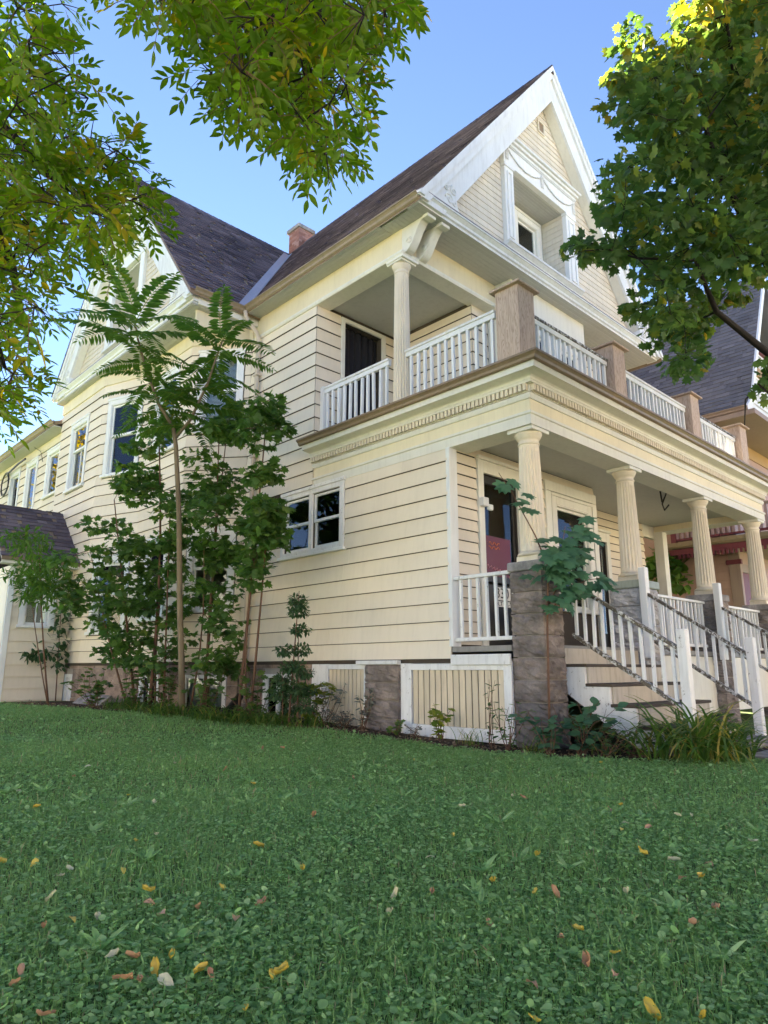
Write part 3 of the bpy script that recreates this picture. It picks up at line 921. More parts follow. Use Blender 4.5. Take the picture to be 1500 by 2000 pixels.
# ---- balcony: deck posts, rails, loggia ----
def cedar(x, y, w_=.36, zt=5.70):
    p = MB().box(x - w_ / 2, x + w_ / 2, y - w_ / 2, y + w_ / 2, 4.47, zt)
    me = p.mesh('cedar_post', M['wood'], (x, y, 4.47), bevel=.004)
    o = link('cedar_post', me, H, (x, y, 4.47)); o['label'] = 'raw cedar box post on the balcony'
    c = MB().box(x - w_ / 2 - .06, x + w_ / 2 + .06, y - w_ / 2 - .06, y + w_ / 2 + .06, zt, zt + .028)
    c.build('post_cap', M['wood'], o, bevel=.004)
    return o
CY = 4.75
CXs = [6.94, 9.40, 12.20, 14.58]
for x in CXs: cedar(x, CY)
def up_rail(F, a, b, d, label=None, dark=False, n=None, z1=5.48):
    t_ = MB().fbox(F, a, b, d - .04, d + .045, z1 - .04, z1); o = t_.build('railing', M['white_old' if not dark else 'rail_dark'], H, bevel=.006)
    if label: o['label'] = label
    MB().fbox(F, a, b, d - .03, d + .03, z1 - .115, z1 - .041).build('sub_rail', M['white'], o, bevel=.004)
    MB().fbox(F, a, b, d - .025, d + .025, 4.53, 4.57).build('bottom_rail', M['white'], o, bevel=.004)
    n = n or int((b - a) / .132)
    for k in range(n):
        p = F.p(a + (k + .5) * (b - a) / n, d, 0)
        baluster(o, p[0], p[1], 4.571, z1 - .116, .042, .042, 'white')
    return o
up_rail(SIDE, 6.95, 8.50, -.13, 'balcony side railing from wall to upper column', n=11)
up_rail(SIDE, 4.95, 6.70, -.13, 'balcony side railing from upper column to corner post', n=13)
m = MB(); m.fbox(SIDE, 8.5, 8.58, -.18, -.08, 4.5, 5.5); m.build('rail_post', M['white'], H, bevel=.004)
FD = FRONT(4.70)
up_rail(FD, 7.14, 9.20, 0, 'balcony front railing beside the corner post', True)
up_rail(FD, 9.60, 12.0, 0, 'balcony front railing in the middle bay')
up_rail(FD, 12.4, 14.38, 0, 'balcony front railing in the last bay', True)
column(6.80, 6.70, 4.47, 6.98, .135, .108, .26)
# loggia walls
FL = FRONT(8.61)
lw = wall(H, FL, 6.665, 8.60, 4.45, 7.05, [(7.27, 8.18, 4.47, 6.9)])
siding(lw, FL, 6.66, 7.19, ztop - .001 - 0, 7.00, E_, [], m0=1, seed=6)
siding(lw, FL, 8.27, 8.56, 4.5, 7.0, E_, seed=7)
ld = MB(); ld.fbox(FL, 7.19, 7.27, 0, .04, 4.47, 6.98); ld.fbox(FL, 8.18, 8.27, 0, .04, 4.47, 6.98); ld.fbox(FL, 7.27, 8.18, 0, .04, 6.9, 6.98)
ldo = ld.build('door', M['trim'], H, bevel=.004); ldo['label'] = 'open loggia doorway hung with a dark curtain'
m = MB()
for i in range(22):
    a = 7.27 + .91 * i / 22; b = 7.27 + .91 * (i + 1) / 22; q0 = -.14 + .03 * math.sin(i * 1.7); q1 = -.14 + .03 * math.sin((i + 1) * 1.7)
    m.hexa([FL.p(a, q0, 4.47), FL.p(b, q1, 4.47), FL.p(b, q1 - .004, 4.47), FL.p(a, q0 - .004, 4.47), FL.p(a, q0, 6.9), FL.p(b, q1, 6.9), FL.p(b, q1 - .004, 6.9), FL.p(a, q0 - .004, 6.9)])
m.build('curtain', M['curtain'], ldo)
LR = Frame((8.56, 0), (0, 1), (-1, 0))
lr = wall(H, LR, 6.76, 8.61, 4.45, 7.05)
siding(lr, LR, 6.76, 8.58, ztop - .001, 6.98, E_, m0=1, seed=8)
siding(lr, LR, 6.76, 8.58, 4.48, ztop - .004, E_, m0=1, seed=12)
FU = FRONT(6.75)
fu = wall(H, FU, 8.58, 9.0, 4.45, 7.2); siding(fu, FU, 8.56, 8.98, ztop - .001, 7.0, E_, m0=1, seed=9)
fu2 = wall(H, FU, 11.4, 13.76, 4.45, 7.45); siding(fu2, FU, 11.42, 13.76, ztop - .001, 7.2, E_, seed=10)
BY = 6.22
BS = Frame((9.0, 0), (0, 1), (-1, 0)); BR = Frame((11.4, 0), (0, 1), (1, 0)); BFr = FRONT(BY)
bs_ = wall(H, BS, BY + .125, 6.745, 4.45, 7.46, mat='trim')
wall(H, BR, BY + .125, 6.745, 4.45, 7.46, mat='trim')
wins = [(9.15, 10.10, 4.85, 6.75), (10.30, 11.25, 4.85, 6.75)]
bw_ = wall(H, BFr, 9.004, 11.396, 4.45, 7.46, [whole(*q) for q in wins], mat='trim')
for q in wins:
    o = window(H, BFr, *q, blind='whiteblind'); o['label'] = 'upper bay window behind the balcony railing'
MB().box(6.78, 8.6, 6.7, 8.6, 7.05, 7.10).build('loggia_ceiling', M['soffit'], H)
# upper frieze beam wrapping the loggia
ub = MB().sweep([(9.06, 6.55), (XS, 6.55), (XS, 10.62)], [(0, 7.02), (0, 7.458), (-.25, 7.458), (-.25, 7.02)]).build('frieze', M['frieze'], H)
MB().sweep([(9.05, 6.55), (XS, 6.55), (XS, 10.60)], [(-.27, 7.0), (.03, 7.0), (.05, 7.03), (.05, 7.06), (.012, 7.085), (.001, 7.085), (.001, 7.018), (-.27, 7.018)]).build('moulding', M['trim'], ub)
MB().box(6.62, 6.98, 6.50, 6.86, 6.955, 6.998).build('impost', M['trim'], ub, bevel=.006)
def scroll(x0, x1):
    pts_top = []; pts_bot = []
    for k in range(15):
        q = k / 14
        y = 6.55 - .50 * (q ** .9)
        zb_ = 7.03 + .40 * (q - .16 * math.sin(2 * math.pi * q)) ** 1.0
        pts_bot.append((y, zb_)); pts_top.append((y, min(7.455, zb_ + .13 - .05 * q)))
    outl = pts_bot + [(6.05, 7.456)] + [(6.60, 7.456), (6.60, 7.03)]
    return MB().prism([(x0, a, b) for a, b in outl], [(x1, a, b) for a, b in outl])
for a in (6.665, 6.98):
    b = scroll(a, a + .15).build('bracket', M['trim'], H, bevel=.004)
    MB().box(a - .02, a + .17, 6.0, 6.10, 7.40, 7.452).build('bracket_cap', M['trim'], b, bevel=.004)
    sp = [(a - .004, 6.40 + .06 * (1 - t / 26) * math.cos(t * .55), 7.19 + .06 * (1 - t / 26) * math.sin(t * .55)) for t in range(24)]
    MB().tube(sp, .01, 5).build('scroll_carving', M['trim'], b, smooth=True)
# ------------------------------------------------------------------ roofs and gables
def shingle_field(name, parent, O, U, L, S, W, ex, tabw, mat, seed=0, skip=None, each=False, groups=1):
    O, U, S = Vector(O), Vector(U).normalized(), Vector(S).normalized()
    N = U.cross(S)
    if N.z < 0: N = -N
    rr = random.Random(seed); mb = MB(); row = 0; w_ = 0.0
    while w_ < W - .01:
        h = min(ex, W - w_); x = -rr.uniform(0, tabw)
        while x < L:
            a, b = max(x, 0), min(x + tabw - .004, L)
            if b - a > .01 and not (skip and skip(O + U * ((a + b) / 2) + S * w_)):
                j = rr.uniform(-.006, .006); th = rr.uniform(.017, .026)
                mb.cur = min(1, max(0, rr.gauss(.45, .26)))
                P = lambda s, q, n: tuple(O + U * s + S * q + N * n)
                mb.hexa([P(a, w_ + j, .001), P(b, w_ + j, .001), P(b, w_ + h + .02, .001), P(a, w_ + h + .02, .001),
                         P(a, w_ + j, th), P(b, w_ + j, th), P(b, w_ + h + .02, .003), P(a, w_ + h + .02, .003)])
            x += tabw * rr.choice((1, 1, .6, 1.3))
        w_ += ex; row += 1
    return tag(mb.build(name, M[mat], parent, tint=True), kind='stuff')
def slab(P, th):
    """roof deck: quad P thickened downwards"""
    return MB().hexa([(p[0], p[1], p[2] - th) for p in P] + [tuple(p) for p in P])
KM = 1.275; RX, RZ = 10.2, 12.44; EX0, EX1, EZ = 6.34, 14.06, 7.52
YR0, YR1 = 5.86, 22.0
roof = slab([(EX0, YR0, EZ), (RX, YR0, RZ), (RX, YR1, RZ), (EX0, YR1, EZ)], .09).build('roof', M['brown'], H)
roof['label'] = 'steep main roof of dark asphalt shingles'
slab([(RX, YR0, RZ), (EX1, YR0, EZ), (EX1, YR1, EZ), (RX, YR1, RZ)], .09).build('roof_deck', M['brown'], roof)
ln = math.hypot(RX - EX0, RZ - EZ)
shingle_field('shingles', roof, (EX0 - .02, YR0 - .02, EZ - .01), (0, 1, 0), YR1 - YR0, (RX - EX0, 0, RZ - EZ), ln + .03, .14, .30, 'shingle', 5)
shingle_field('shingles', roof, (EX1 + .02, YR0 - .02, EZ - .01), (0, 1, 0), YR1 - YR0, (RX - EX1, 0, RZ - EZ), ln + .03, .14, .30, 'shingle', 6)
rc = MB(); y = YR0 - .03
while y < YR1:
    rc.cur = rnd.random()
    rc.hexa([(RX - .13, y, RZ - .145), (RX + .13, y, RZ - .145), (RX + .13, y + .3, RZ - .135), (RX - .13, y + .3, RZ - .135), (RX - .02, y, RZ + .045), (RX + .02, y, RZ + .045), (RX + .02, y + .3, RZ + .03), (RX - .02, y + .3, RZ + .03)]); y += .17
tag(rc.build('ridge_shingles', M['shingle'], roof, tint=True), kind='stuff')
# wing roof
WY, WZ, WE = 13.9, 11.88, 7.50
WK = (WZ - WE) / 3.5; WX0 = 5.18
wroof = slab([(WX0, WY - 3.5, WE), (10.4, WY - 3.5, WE), (10.4, WY, WZ), (WX0, WY, WZ)], .09).build('roof', M['brown'], H)
wroof['label'] = 'steep cross gable roof of dark asphalt shingles'
slab([(WX0, WY, WZ), (10.4, WY, WZ), (10.4, WY + 3.5, WE), (WX0, WY + 3.5, WE)], .09).build('roof_deck', M['brown'], wroof)
wl = math.hypot(3.5, WZ - WE)
inmain = lambda p: p.z < EZ + KM * (p.x - EX0) - .25 if p.x < RX else True
shingle_field('shingles', wroof, (WX0 - .02, WY - 3.52, WE - .01), (1, 0, 0), 5.2, (0, 3.5, WZ - WE), wl + .03, .14, .30, 'shingle', 7, inmain)
shingle_field('shingles', wroof, (WX0 - .02, WY + 3.52, WE - .01), (1, 0, 0), 5.2, (0, -3.5, WZ - WE), wl + .03, .14, .30, 'shingle', 8, inmain)
rc = MB(); x = WX0
while x < 9.9:
    rc.cur = rnd.random()
    rc.hexa([(x, WY - .13, WZ - .14), (x, WY + .13, WZ - .14), (x + .3, WY + .13, WZ - .13), (x + .3, WY - .13, WZ - .13), (x, WY - .02, WZ + .045), (x, WY + .02, WZ + .045), (x + .3, WY + .02, WZ + .03), (x + .3, WY - .02, WZ + .03)]); x += .17
tag(rc.build('ridge_shingles', M['shingle'], wroof, tint=True), kind='stuff')
# valley flashing between the two roofs
def vpt(z): return (EX0 + (z - EZ) / KM, WY - 3.5 + (z - WE) / WK, z + .055)
A, B = vpt(7.5), vpt(11.75)
fl = MB()
for off in ((-.17, 0), (0, -.15)):
    fl.hexa([A, B, (B[0] + off[0], B[1] + off[1], B[2]), (A[0] + off[0], A[1] + off[1], A[2])] + [(p[0], p[1], p[2] + .006) for p in (A, B, (B[0] + off[0], B[1] + off[1], B[2]), (A[0] + off[0], A[1] + off[1], A[2]))])
fl.build('valley_flashing', M['flash'], wroof)

# soffits: narrow boards
for k in range(10):
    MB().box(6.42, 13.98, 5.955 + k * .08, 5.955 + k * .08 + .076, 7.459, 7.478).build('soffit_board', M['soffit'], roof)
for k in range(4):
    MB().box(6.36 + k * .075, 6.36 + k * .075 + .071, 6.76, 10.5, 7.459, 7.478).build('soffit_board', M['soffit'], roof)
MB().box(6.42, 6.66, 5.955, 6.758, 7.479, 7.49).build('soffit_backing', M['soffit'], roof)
gk = lambda z: [(-.005, z - .105), (.03, z - .105), (.055, z - .085), (.06, z - .05), (.085, z - .025), (.10, z - .02), (.10, z), (.09, z), (.05, z - .04), (.01, z)]
MB().sweep([(6.36, 5.88), (6.36, 10.48)], gk(7.56)).build('gutter', M['gutter'], H)
MB().box(6.36, 6.376, 5.95, 10.45, 7.455, 7.56).build('fascia', M['trim'], H)
MB().sweep([(10.0, 10.42), (5.26, 10.42)], gk(7.545)).build('gutter', M['gutter'], H) if False else MB().sweep([(6.40, 10.42), (5.26, 10.42)], gk(7.545)).build('gutter', M['gutter'], H)

def gable(F, c, half, zb, za, label, holes, dr=.25, ex=.118, bracket=True, hy=.75, vent=True):
    """shingled gable wall with broad rake boards, base cornice and carved lower ends"""
    k = (za - zb) / half
    core = MB()
    for a, b, z0_, z1_ in [(c - half, c + half, zb, za)]:
        core.prism([F.p(c - half + .12, -.10, zb), F.p(c + half - .12, -.10, zb), F.p(c, -.10, za - .15)], [F.p(c - half + .12, -.07, zb), F.p(c + half - .12, -.07, zb), F.p(c, -.07, za - .15)])
    core = MB()
    z = zb + .02
    while z < za - .2:
        h = min(.2, za - .2 - z); hw = (za - .14 - z - h) / k
        if hw > .02:
            for a, b, c0, c1 in rects(c - hw, c + hw, z, z + h, holes): core.fbox(F, a, b, -.1, 0, c0, c1)
        z += .2
    g = core.build('gable_wall', M['gable'], H); g['label'] = label
    z = zb + .17; rr = random.Random(int(c * 10))
    while z < za - .5:
        hw = (za - .30 - z) / k
        cuts = [(q[0] - .005, q[1] + .005) for q in holes if q[2] < z + ex - .02 and q[3] > z + .02]
        for a, b in spans(c - hw, c + hw, cuts):
            mb = MB(); s = a
            while s < b - .01:
                L = min(rr.uniform(.16, .34), b - s); j = rr.uniform(-.003, .003)
                e0, e1 = s + .0012, s + L - .0012
                mb.hexa([F.p(e0, .001, z + j), F.p(e1, .001, z + j), F.p(e1, .001, z + ex + .015), F.p(e0, .001, z + ex + .015), F.p(e0, .019, z + j), F.p(e1, .019, z + j), F.p(e1, .005, z + ex + .015), F.p(e0, .005, z + ex + .015)]); s += L
            mb.build('shingle_course', M['gable'], g)
        z += ex
    zi = zb + .16
    for sg in (-1, 1):
        P = lambda q: c + sg * q
        # broad rake board
        o1 = [(half - .01, zb - .03), (0, za - .02), (0, za - hy), ((za - hy - zb + .03) / k, zb - .03)]
        nm = MB().prism([F.p(P(s), dr - .05, z) for s, z in o1], [F.p(P(s), dr, z) for s, z in o1])
        rk = nm.build('rake_board', M['rake'], g)
        o2 = [(half + .05, zb - .02), (0, za + .015), (0, za - .26), ((za - .26 - zb + .02) / k, zb - .02)]
        MB().prism([F.p(P(s), dr + .001, z) for s, z in o2], [F.p(P(s), dr + .045, z) for s, z in o2]).build('rake_moulding', M['rake'], rk)
        o3 = [(half + .05, zb + .0), (0, za + .03), (0, za - .09), ((za - .09 - zb) / k, zb + .0)]
        MB().prism([F.p(P(s), dr + .046, z) for s, z in o3], [F.p(P(s), dr + .075, z) for s, z in o3]).build('rake_moulding', M['rake'], rk)
        # return of the board to the wall
        o4 = [((za - hy - zi) / k, zi), (0, za - hy), (0, za - hy + .09), ((za - hy + .09 - zi) / k, zi)]
        MB().prism([F.p(P(s), .02, z) for s, z in o4], [F.p(P(s), dr - .051, z) for s, z in o4]).build('rake_return', M['trim'], rk)
        if bracket:
            s0 = (za - hy - zi) / k; top = zi + .58
            s1 = (za - hy - top) / k
            cv = [(s0 + .02, zi)]
            for q in range(9):
                t_ = q / 8; cv.append((s0 - .22 - .10 * math.sin(math.pi * t_) * -1 + (s1 - (s0 - .22)) * t_ ** 2, zi + (top - zi) * t_))
            cv.append((s1 + .03, top + .03))
            MB().prism([F.p(P(s), .03, z) for s, z in cv], [F.p(P(s), dr - .002, z) for s, z in cv]).build('rake_bracket', M['rake'], rk)
            m = MB()
            for (cs, cz, rr_, tw, ph) in ((s0 + .02, zi + .14, .10, 1, 0), (s0 - .08, zi + .33, .085, -1, 1.2), (s0 + .10, zi + .32, .06, 1, 2.4), (s0 - .10, zi + .12, .05, -1, .4)):
                m.tube([F.p(P(cs + rr_ * (1 - t / 24) * math.cos(tw * t * .42 + ph)), dr + .008, cz + rr_ * (1 - t / 24) * math.sin(tw * t * .42 + ph)) for t in range(22)], [.016 * (1 - t / 40) for t in range(22)], 5)
            m.build('scroll_carving', M['rake'], rk, smooth=True)
    # base cornice
    a, b = F.p(c + half - .04, 0, 0), F.p(c - half + .04, 0, 0)
    if F.u.x < .5: a, b = b, a
    pth = [a[:2], b[:2]]
    pr_ = [(-.02, zb - .055), (dr - .05, zb - .055), (dr - .05, zb - .015), (dr - .02, zb), (dr - .02, zb + .045), (dr + .025, zb + .085), (dr + .04, zb + .09), (dr + .04, zb + .12), (-.02, zb + .165)]
    MB().sweep(pth, pr_).build('base_cornice', M['rake'], g)
    MB().sweep(pth, [(0, zb + .166), (dr + .05, zb + .122), (dr + .05, zb + .13), (0, zb + .176)]).build('flashing', M['flash'], g)
    if vent:
        v = MB(); s, z = c - .20, za - 1.42
        v.fbox(F, s, s + .22, .02, .045, z, z + .03); v.fbox(F, s, s + .22, .02, .045, z + .24, z + .27); v.fbox(F, s, s + .03, .02, .045, z + .03, z + .24); v.fbox(F, s + .19, s + .22, .02, .045, z + .03, z + .24)
        vo = v.build('attic_vent', M['gable'], g)
        MB().fbox(F, s + .03, s + .19, .018, .024, z + .03, z + .24).build('vent_screen', M['brown'], vo)
    return g
GF = FRONT(6.15)
SUR = (8.74, 11.06, 7.86, 10.12)
g1 = gable(GF, RX, RX - EX0, 7.515, RZ, 'street gable of painted shingles with deep carved window recess', [SUR], dr=.25)
# carved surround and recessed attic window
for a, b in ((8.74, 9.00), (10.73, 11.06)):
    m = MB().fbox(GF, a, b, 0, .09, 7.98, 9.56)
    m.fbox(GF, a - .02, b + .02, 0, .11, 9.50, 9.559)
    m.build('pilaster', M['white'], g1, bevel=.004)
m = MB()
for a, b in ((8.80, 8.94), (10.80, 10.99)):
    m.fbox(GF, a, a + .03, .091, .112, 8.1, 9.42); m.fbox(GF, b - .03, b, .091, .112, 8.1, 9.42); m.fbox(GF, a + .03, b - .03, .091, .112, 9.39, 9.42); m.fbox(GF, a + .03, b - .03, .091, .112, 8.1, 8.13)
m.fbox(GF, 8.72, 11.08, 0, .10, 9.561, 9.97)
m.build('surround_panel', M['white'], g1, bevel=.003)
m = MB()
m.fbox(GF, 8.70, 11.10, 0, .13, 9.971, 10.03); m.fbox(GF, 8.67, 11.13, 0, .17, 10.031, 10.09); m.fbox(GF, 8.62, 11.18, 0, .21, 10.091, 10.14)
m.build('surround_cornice', M['rake'], g1, bevel=.006)
m = MB()
for k in range(58):
    x = 8.74 + k * .0402
    m.lathe((0, 0), [(.002, -.017, 0), (.013, -.01, 0), (.016, 0, 0), (.013, .01, 0), (.002, .017, 0)], 6)
    n_ = 30
    for i in range(len(m.v) - n_, len(m.v)):
        q = m.v[i]; m.v[i] = (q[0] + x, q[1] + 6.15 - .115, q[2] + 9.945)
m.build('bead_moulding', M['white'], g1)
m = MB()
rr = random.Random(4)
for (xa, xb) in ((8.80, 9.90), (9.90, 11.0)):
    for t in range(40):
        q = t / 39; x = xa + (xb - xa) * q; z = 9.90 - .21 * math.sin(math.pi * q) ** .8
        m.tube([(x, 6.15 - .105, z), (x + .012, 6.15 - .125, z - .014 + rr.uniform(-.01, .01)), (x + .03, 6.15 - .105, z - .004)], [.008, .018, .006], 5)
for x in (8.80, 9.90, 11.0):
    for t in range(9):
        z = 9.90 - .03 * t
        for sg in (-1, 1):
            m.tube([(x, 6.15 - .105, z), (x + sg * .022, 6.15 - .128, z - .01), (x + sg * .035, 6.15 - .105, z - .022)], [.006, .014, .004], 5)
m.build('garland', M['white'], g1, smooth=True)
# recess
RD = FRONT(6.62)
MB().box(9.0, 10.73, 6.151, 6.62, 9.56, 9.60).build('recess_ceiling', M['soffit'], g1)
for k in range(8):
    MB().box(9.004, 10.726, 6.16 + k * .057, 6.16 + k * .057 + .052, 9.548, 9.56).build('ceiling_board', M['soffit'], g1)
wr = wall(g1, RD, 9.0, 10.73, 7.98, 9.6, [(9.80, 10.55, 8.30, 9.36)], 'trim', name='recess_wall') if False else None
mbk = MB()
for a, b, c, d in rects(9.0, 10.73, 7.98, 9.56, [(9.85, 10.52, 8.22, 9.34)]): mbk.fbox(RD, a, b, -.06, 0, c, d)
mbk.build('recess_wall', M['trim'], g1)
MB().box(10.735, 10.78, 6.151, 6.62, 7.98, 9.56).build('recess_wall', M['gable'], g1)
MB().box(8.95, 8.996, 6.151, 6.62, 7.98, 9.56).build('recess_wall', M['gable'], g1)
RR = Frame((10.733, 0), (0, 1), (-1, 0))
z = 8.06
while z < 9.5:
    mb = MB(); s = 6.16
    while s < 6.60:
        L = min(rnd.uniform(.12, .22), 6.60 - s)
        mb.hexa([RR.p(s, .001, z), RR.p(s + L - .003, .001, z), RR.p(s + L - .003, .001, z + .125), RR.p(s, .001, z + .125), RR.p(s, .016, z), RR.p(s + L - .003, .016, z), RR.p(s + L - .003, .004, z + .125), RR.p(s, .004, z + .125)]); s += L
    mb.build('shingle_course', M['gable'], g1); z += .118
aw = window(H, RD, 9.74, 10.63, 8.14, 9.44, cas=.11, mat='trim', sash='trim', style='single', blind=None)
aw['label'] = 'small dark attic window set back in its recess'
MB().box(9.0, 10.73, 6.0, 6.62, 7.93, 7.979).build('recess_sill', M['rake'], g1)
MB().sweep([(11.10, 6.05), (8.70, 6.05)], [(-.1, 7.72), (.0, 7.72), (.0, 7.90), (.06, 7.94), (.08, 7.945), (.08, 7.985), (-.1, 7.985)]).build('sill_moulding', M['rake'], g1)
db = MB(); rr = random.Random(9)
for i in range(150):
    x = rr.uniform(8.9, 11.0); y = 6.0 - rr.uniform(-.05, .02)
    db.cur = rr.random(); s = rr.uniform(.008, .025)
    db.add([(x - s, y, 7.99), (x + s, y - s, 7.992 + s * .6), (x + s * .4, y + s, 7.99 + s * .5), (x - s * .3, y + s, 7.991)], [(0, 1, 2, 3)])
tag(db.build('sill_debris', M['litter'], g1, tint=True), kind='stuff')

# ------------------------------------------------------------------ side wing with canted bay
WP = [(6.66, 10.62), (5.90, 11.55), (5.90, 13.40), (5.46, 14.70), (5.46, 17.25)]
def seg(i):
    a, b = Vector(WP[i]), Vector(WP[i + 1]); u = (b - a); L = u.length; u.normalize()
    return Frame(a, u, (-u.y, u.x)), L
wwin = {0: [(.14, 1.05, 5.22, 6.86), (.14, 1.05, 1.85, 3.35)], 1: [(.45, 1.40, 5.05, 6.75), (.45, 1.40, 1.75, 3.3)], 2: [(.14, 1.18, 4.88, 6.62), (.14, 1.18, 1.55, 3.1)], 3: [(.72, 1.80, 4.88, 6.55)]}
wlab = ['canted bay window', 'bay window behind saplings', 'angled bay window', 'flat wall window of the wing']
bwin = {0: [(.2, 1.0, .16, .76)], 1: [(.5, 1.3, .2, .76)], 2: [], 3: [(.35, .75, .2, .76)]}
for i in range(4):
    F, L = seg(i)
    hs = wwin[i]
    wo_ = wall(H, F, 0, L, .93, 7.3, [whole(*q) for q in hs])
    siding(wo_, F, 0, L, Z0, 7.02, E_, [(q[0] - .02, q[1] + .02, q[2] - .03, q[3] + .06) for q in hs], m0=-.3 if i == 0 else (0.27 if i == 1 else (-.16 if i == 2 else .16)), m1=(.27, -.16, .16, 0)[i], seed=40 + i)
    MB().fbox(F, -.01, L + .01, 0, .035, 7.02, 7.30).build('frieze_board', M['frieze'], wo_)
    for q in hs:
        up_ = q[2] > 4
        o = window(H, F, *q, blind='whiteblind' if up_ else None, muntin=(i == 3 or not up_), sash='white', frac=.55 if i != 3 else .62)
        o['label'] = ('upper ' if up_ else 'lower ') + wlab[i]
    foundation(F, 0, L, .95, [(q[0], q[1], q[2], q[3]) for q in bwin[i]], 50 + i)
    for q in bwin[i]: base_window(F, *q)
MB().box(5.28, 6.62, 10.50, 17.32, 7.301, 7.34).build('soffit', M['soffit'], wroof)
for k in range(16):
    MB().box(5.30 + k * .082, 5.30 + k * .082 + .077, 10.52, 17.30, 7.287, 7.3).build('soffit_board', M['soffit'], wroof)
g2 = gable(Frame((5.46, 0), (0, 1), (-1, 0)), WY, 3.46, 7.40, WZ - .02, 'side gable of painted shingles over the canted bay', [(13.0, 14.8, 7.9, 9.9)], dr=.22, vent=False)
GW = Frame((5.46, 0), (0, 1), (-1, 0))
ow = window(H, GW, 13.35, 14.45, 8.0, 9.5, cas=.12, blind='whiteblind', d0=-.45); ow['label'] = 'upper window set back in the side gable'
for a, b in ((13.0, 13.2), (14.6, 14.8)): MB().fbox(GW, a, b, 0, .08, 7.9, 9.6).build('pilaster', M['white'], g2, bevel=.004)
MB().fbox(GW, 12.95, 14.85, 0, .09, 9.601, 9.9).build('surround_panel', M['white'], g2, bevel=.004)
MB().fbox(GW, 12.9, 14.9, 0, .16, 9.901, 10.0).build('surround_cornice', M['rake'], g2, bevel=.004)
MB().fbox(GW, 13.2, 14.6, -.45, -.001, 9.55, 9.6).build('recess_ceiling', M['soffit'], g2)
MB().fbox(GW, 13.15, 13.2, -.45, -.001, 7.9, 9.55).build('recess_wall', M['gable'], g2); MB().fbox(GW, 14.6, 14.65, -.45, -.001, 7.9, 9.55).build('recess_wall', M['gable'], g2)
MB().fbox(GW, 12.95, 14.85, -.45, .12, 7.84, 7.9).build('recess_sill', M['rake'], g2)
rb = MB()
for a, b, c, d in rects(13.2, 14.6, 7.9, 9.55, [whole(13.35, 14.45, 8.0, 9.5, .12)]): rb.fbox(GW, a, b, -.52, -.451, c, d)
rb.build('recess_wall', M['trim'], g2)
MB().box(5.40, 6.7, 10.46, 10.50, 7.30, 7.5).build('fascia', M['trim'], H)
MB().fbox(Frame((6.66, 10.64), (-1, 0), (0, -1)), .0, 1.2, -.05, 0, 7.0, 7.3).build('return_wall', M['frieze'], H)

# ---- rear extension ----
RW = Frame((5.62, 0), (0, 1), (-1, 0))
rwin = [(17.62, 18.62, 5.15, 6.42), (19.35, 20.30, 4.3, 6.45), (20.85, 21.75, 4.6, 6.45)]
rw = wall(H, RW, 17.2, 27, .2, 6.8, [whole(*q) for q in rwin])
siding(rw, RW, 17.22, 27, 3.55, 6.5, E_, [(q[0] - .02, q[1] + .02, q[2] - .03, q[3] + .06) for q in rwin], seed=60)
MB().fbox(RW, 17.2, 27, 0, .03, 6.52, 6.8).build('frieze_board', M['frieze'], rw)
for i, q in enumerate(rwin):
    o = window(H, RW, *q, style='single', blind=None); o['label'] = 'narrow rear window reflecting yellow trees'
    MB().fbox(RW, q[0] + .1, q[1] - .1, -.35, -.33, q[2], q[3] - .1).build('curtain', M['dark'], o)  # flat near-black sheet standing in for the dark room behind the glass
slab([(5.25, 17.3, 6.86), (10.2, 17.3, 8.6), (10.2, 27, 8.6), (5.25, 27, 6.86)], .10).build('rear_roof', M['brown'], H)
MB().sweep([(5.27, 17.3), (5.27, 27)], gk(6.90)).build('gutter', M['gutter'], H)
MB().box(5.27, 5.64, 17.3, 27, 6.74, 6.76).build('soffit', M['soffit'], H)
MB().prism([(6.5, 21.8, 7.3), (13.9, 21.8, 7.3), (10.2, 21.8, 12.3)], [(6.5, 21.9, 7.3), (13.9, 21.9, 7.3), (10.2, 21.9, 12.3)]).build('rear_gable', M['gable'], H)
slab([(10.2, 17.3, 8.6), (14.1, 17.3, 6.86), (14.1, 27, 6.86), (10.2, 27, 8.6)], .10).build('rear_roof', M['brown'], H)
MB().prism([(5.5, 26.8, 6.7), (13.9, 26.8, 6.7), (10.2, 26.8, 8.55)], [(5.5, 26.9, 6.7), (13.9, 26.9, 6.7), (10.2, 26.9, 8.55)]).build('rear_gable', M['gable'], H)
MB().box(6.0, 6.1, 17.15, 22, 6.7, 7.6).build('rear_gable', M['gable'], H)
# closing walls out of sight
m = MB(); m.box(13.66, 13.76, 6.8, 27, 0, 7.46); m.box(5.62, 13.7, 26.9, 27.0, 0, 7.3); m.box(6.8, 13.6, 6.9, 26.8, .9, .95)
m.build('rear_walls', M['siding'], H)

# ---- lean-to entry on the side ----
LF = FRONT(15.40)
lt = thing('side_entry', 'low cream lean-to entry with brown shingled roof against the side wall', 'entry', (4.8, 15.9, .1))
def lsub(mb, name, mat, parent=lt, **k): return mb.build(name, M[mat], parent, **k)
lwin = (4.42, 5.12, 1.70, 2.85)
wmb = MB()
for a, b, c, d in rects(4.18, 5.44, .22, 3.02, [whole(*lwin)]): wmb.fbox(LF, a, b, -.1, 0, c, d)
lwl = lsub(wmb, 'wall', 'siding')
siding(lwl, LF, 4.27, 5.43, .24, 2.92, E_, [(lwin[0] - .02, lwin[1] + .02, lwin[2] - .03, lwin[3] + .06)], seed=70)
lsub(MB().box(4.16, 4.27, 15.36, 15.40, .22, 3.0), 'corner_board', 'white', bevel=.004)
lsub(MB().box(4.18, 4.28, 15.41, 16.6, .22, 2.95), 'wall', 'siding')
lsub(MB().fbox(LF, 4.18, 5.44, -.12, -.02, -.1, .22), 'footing', 'concrete')
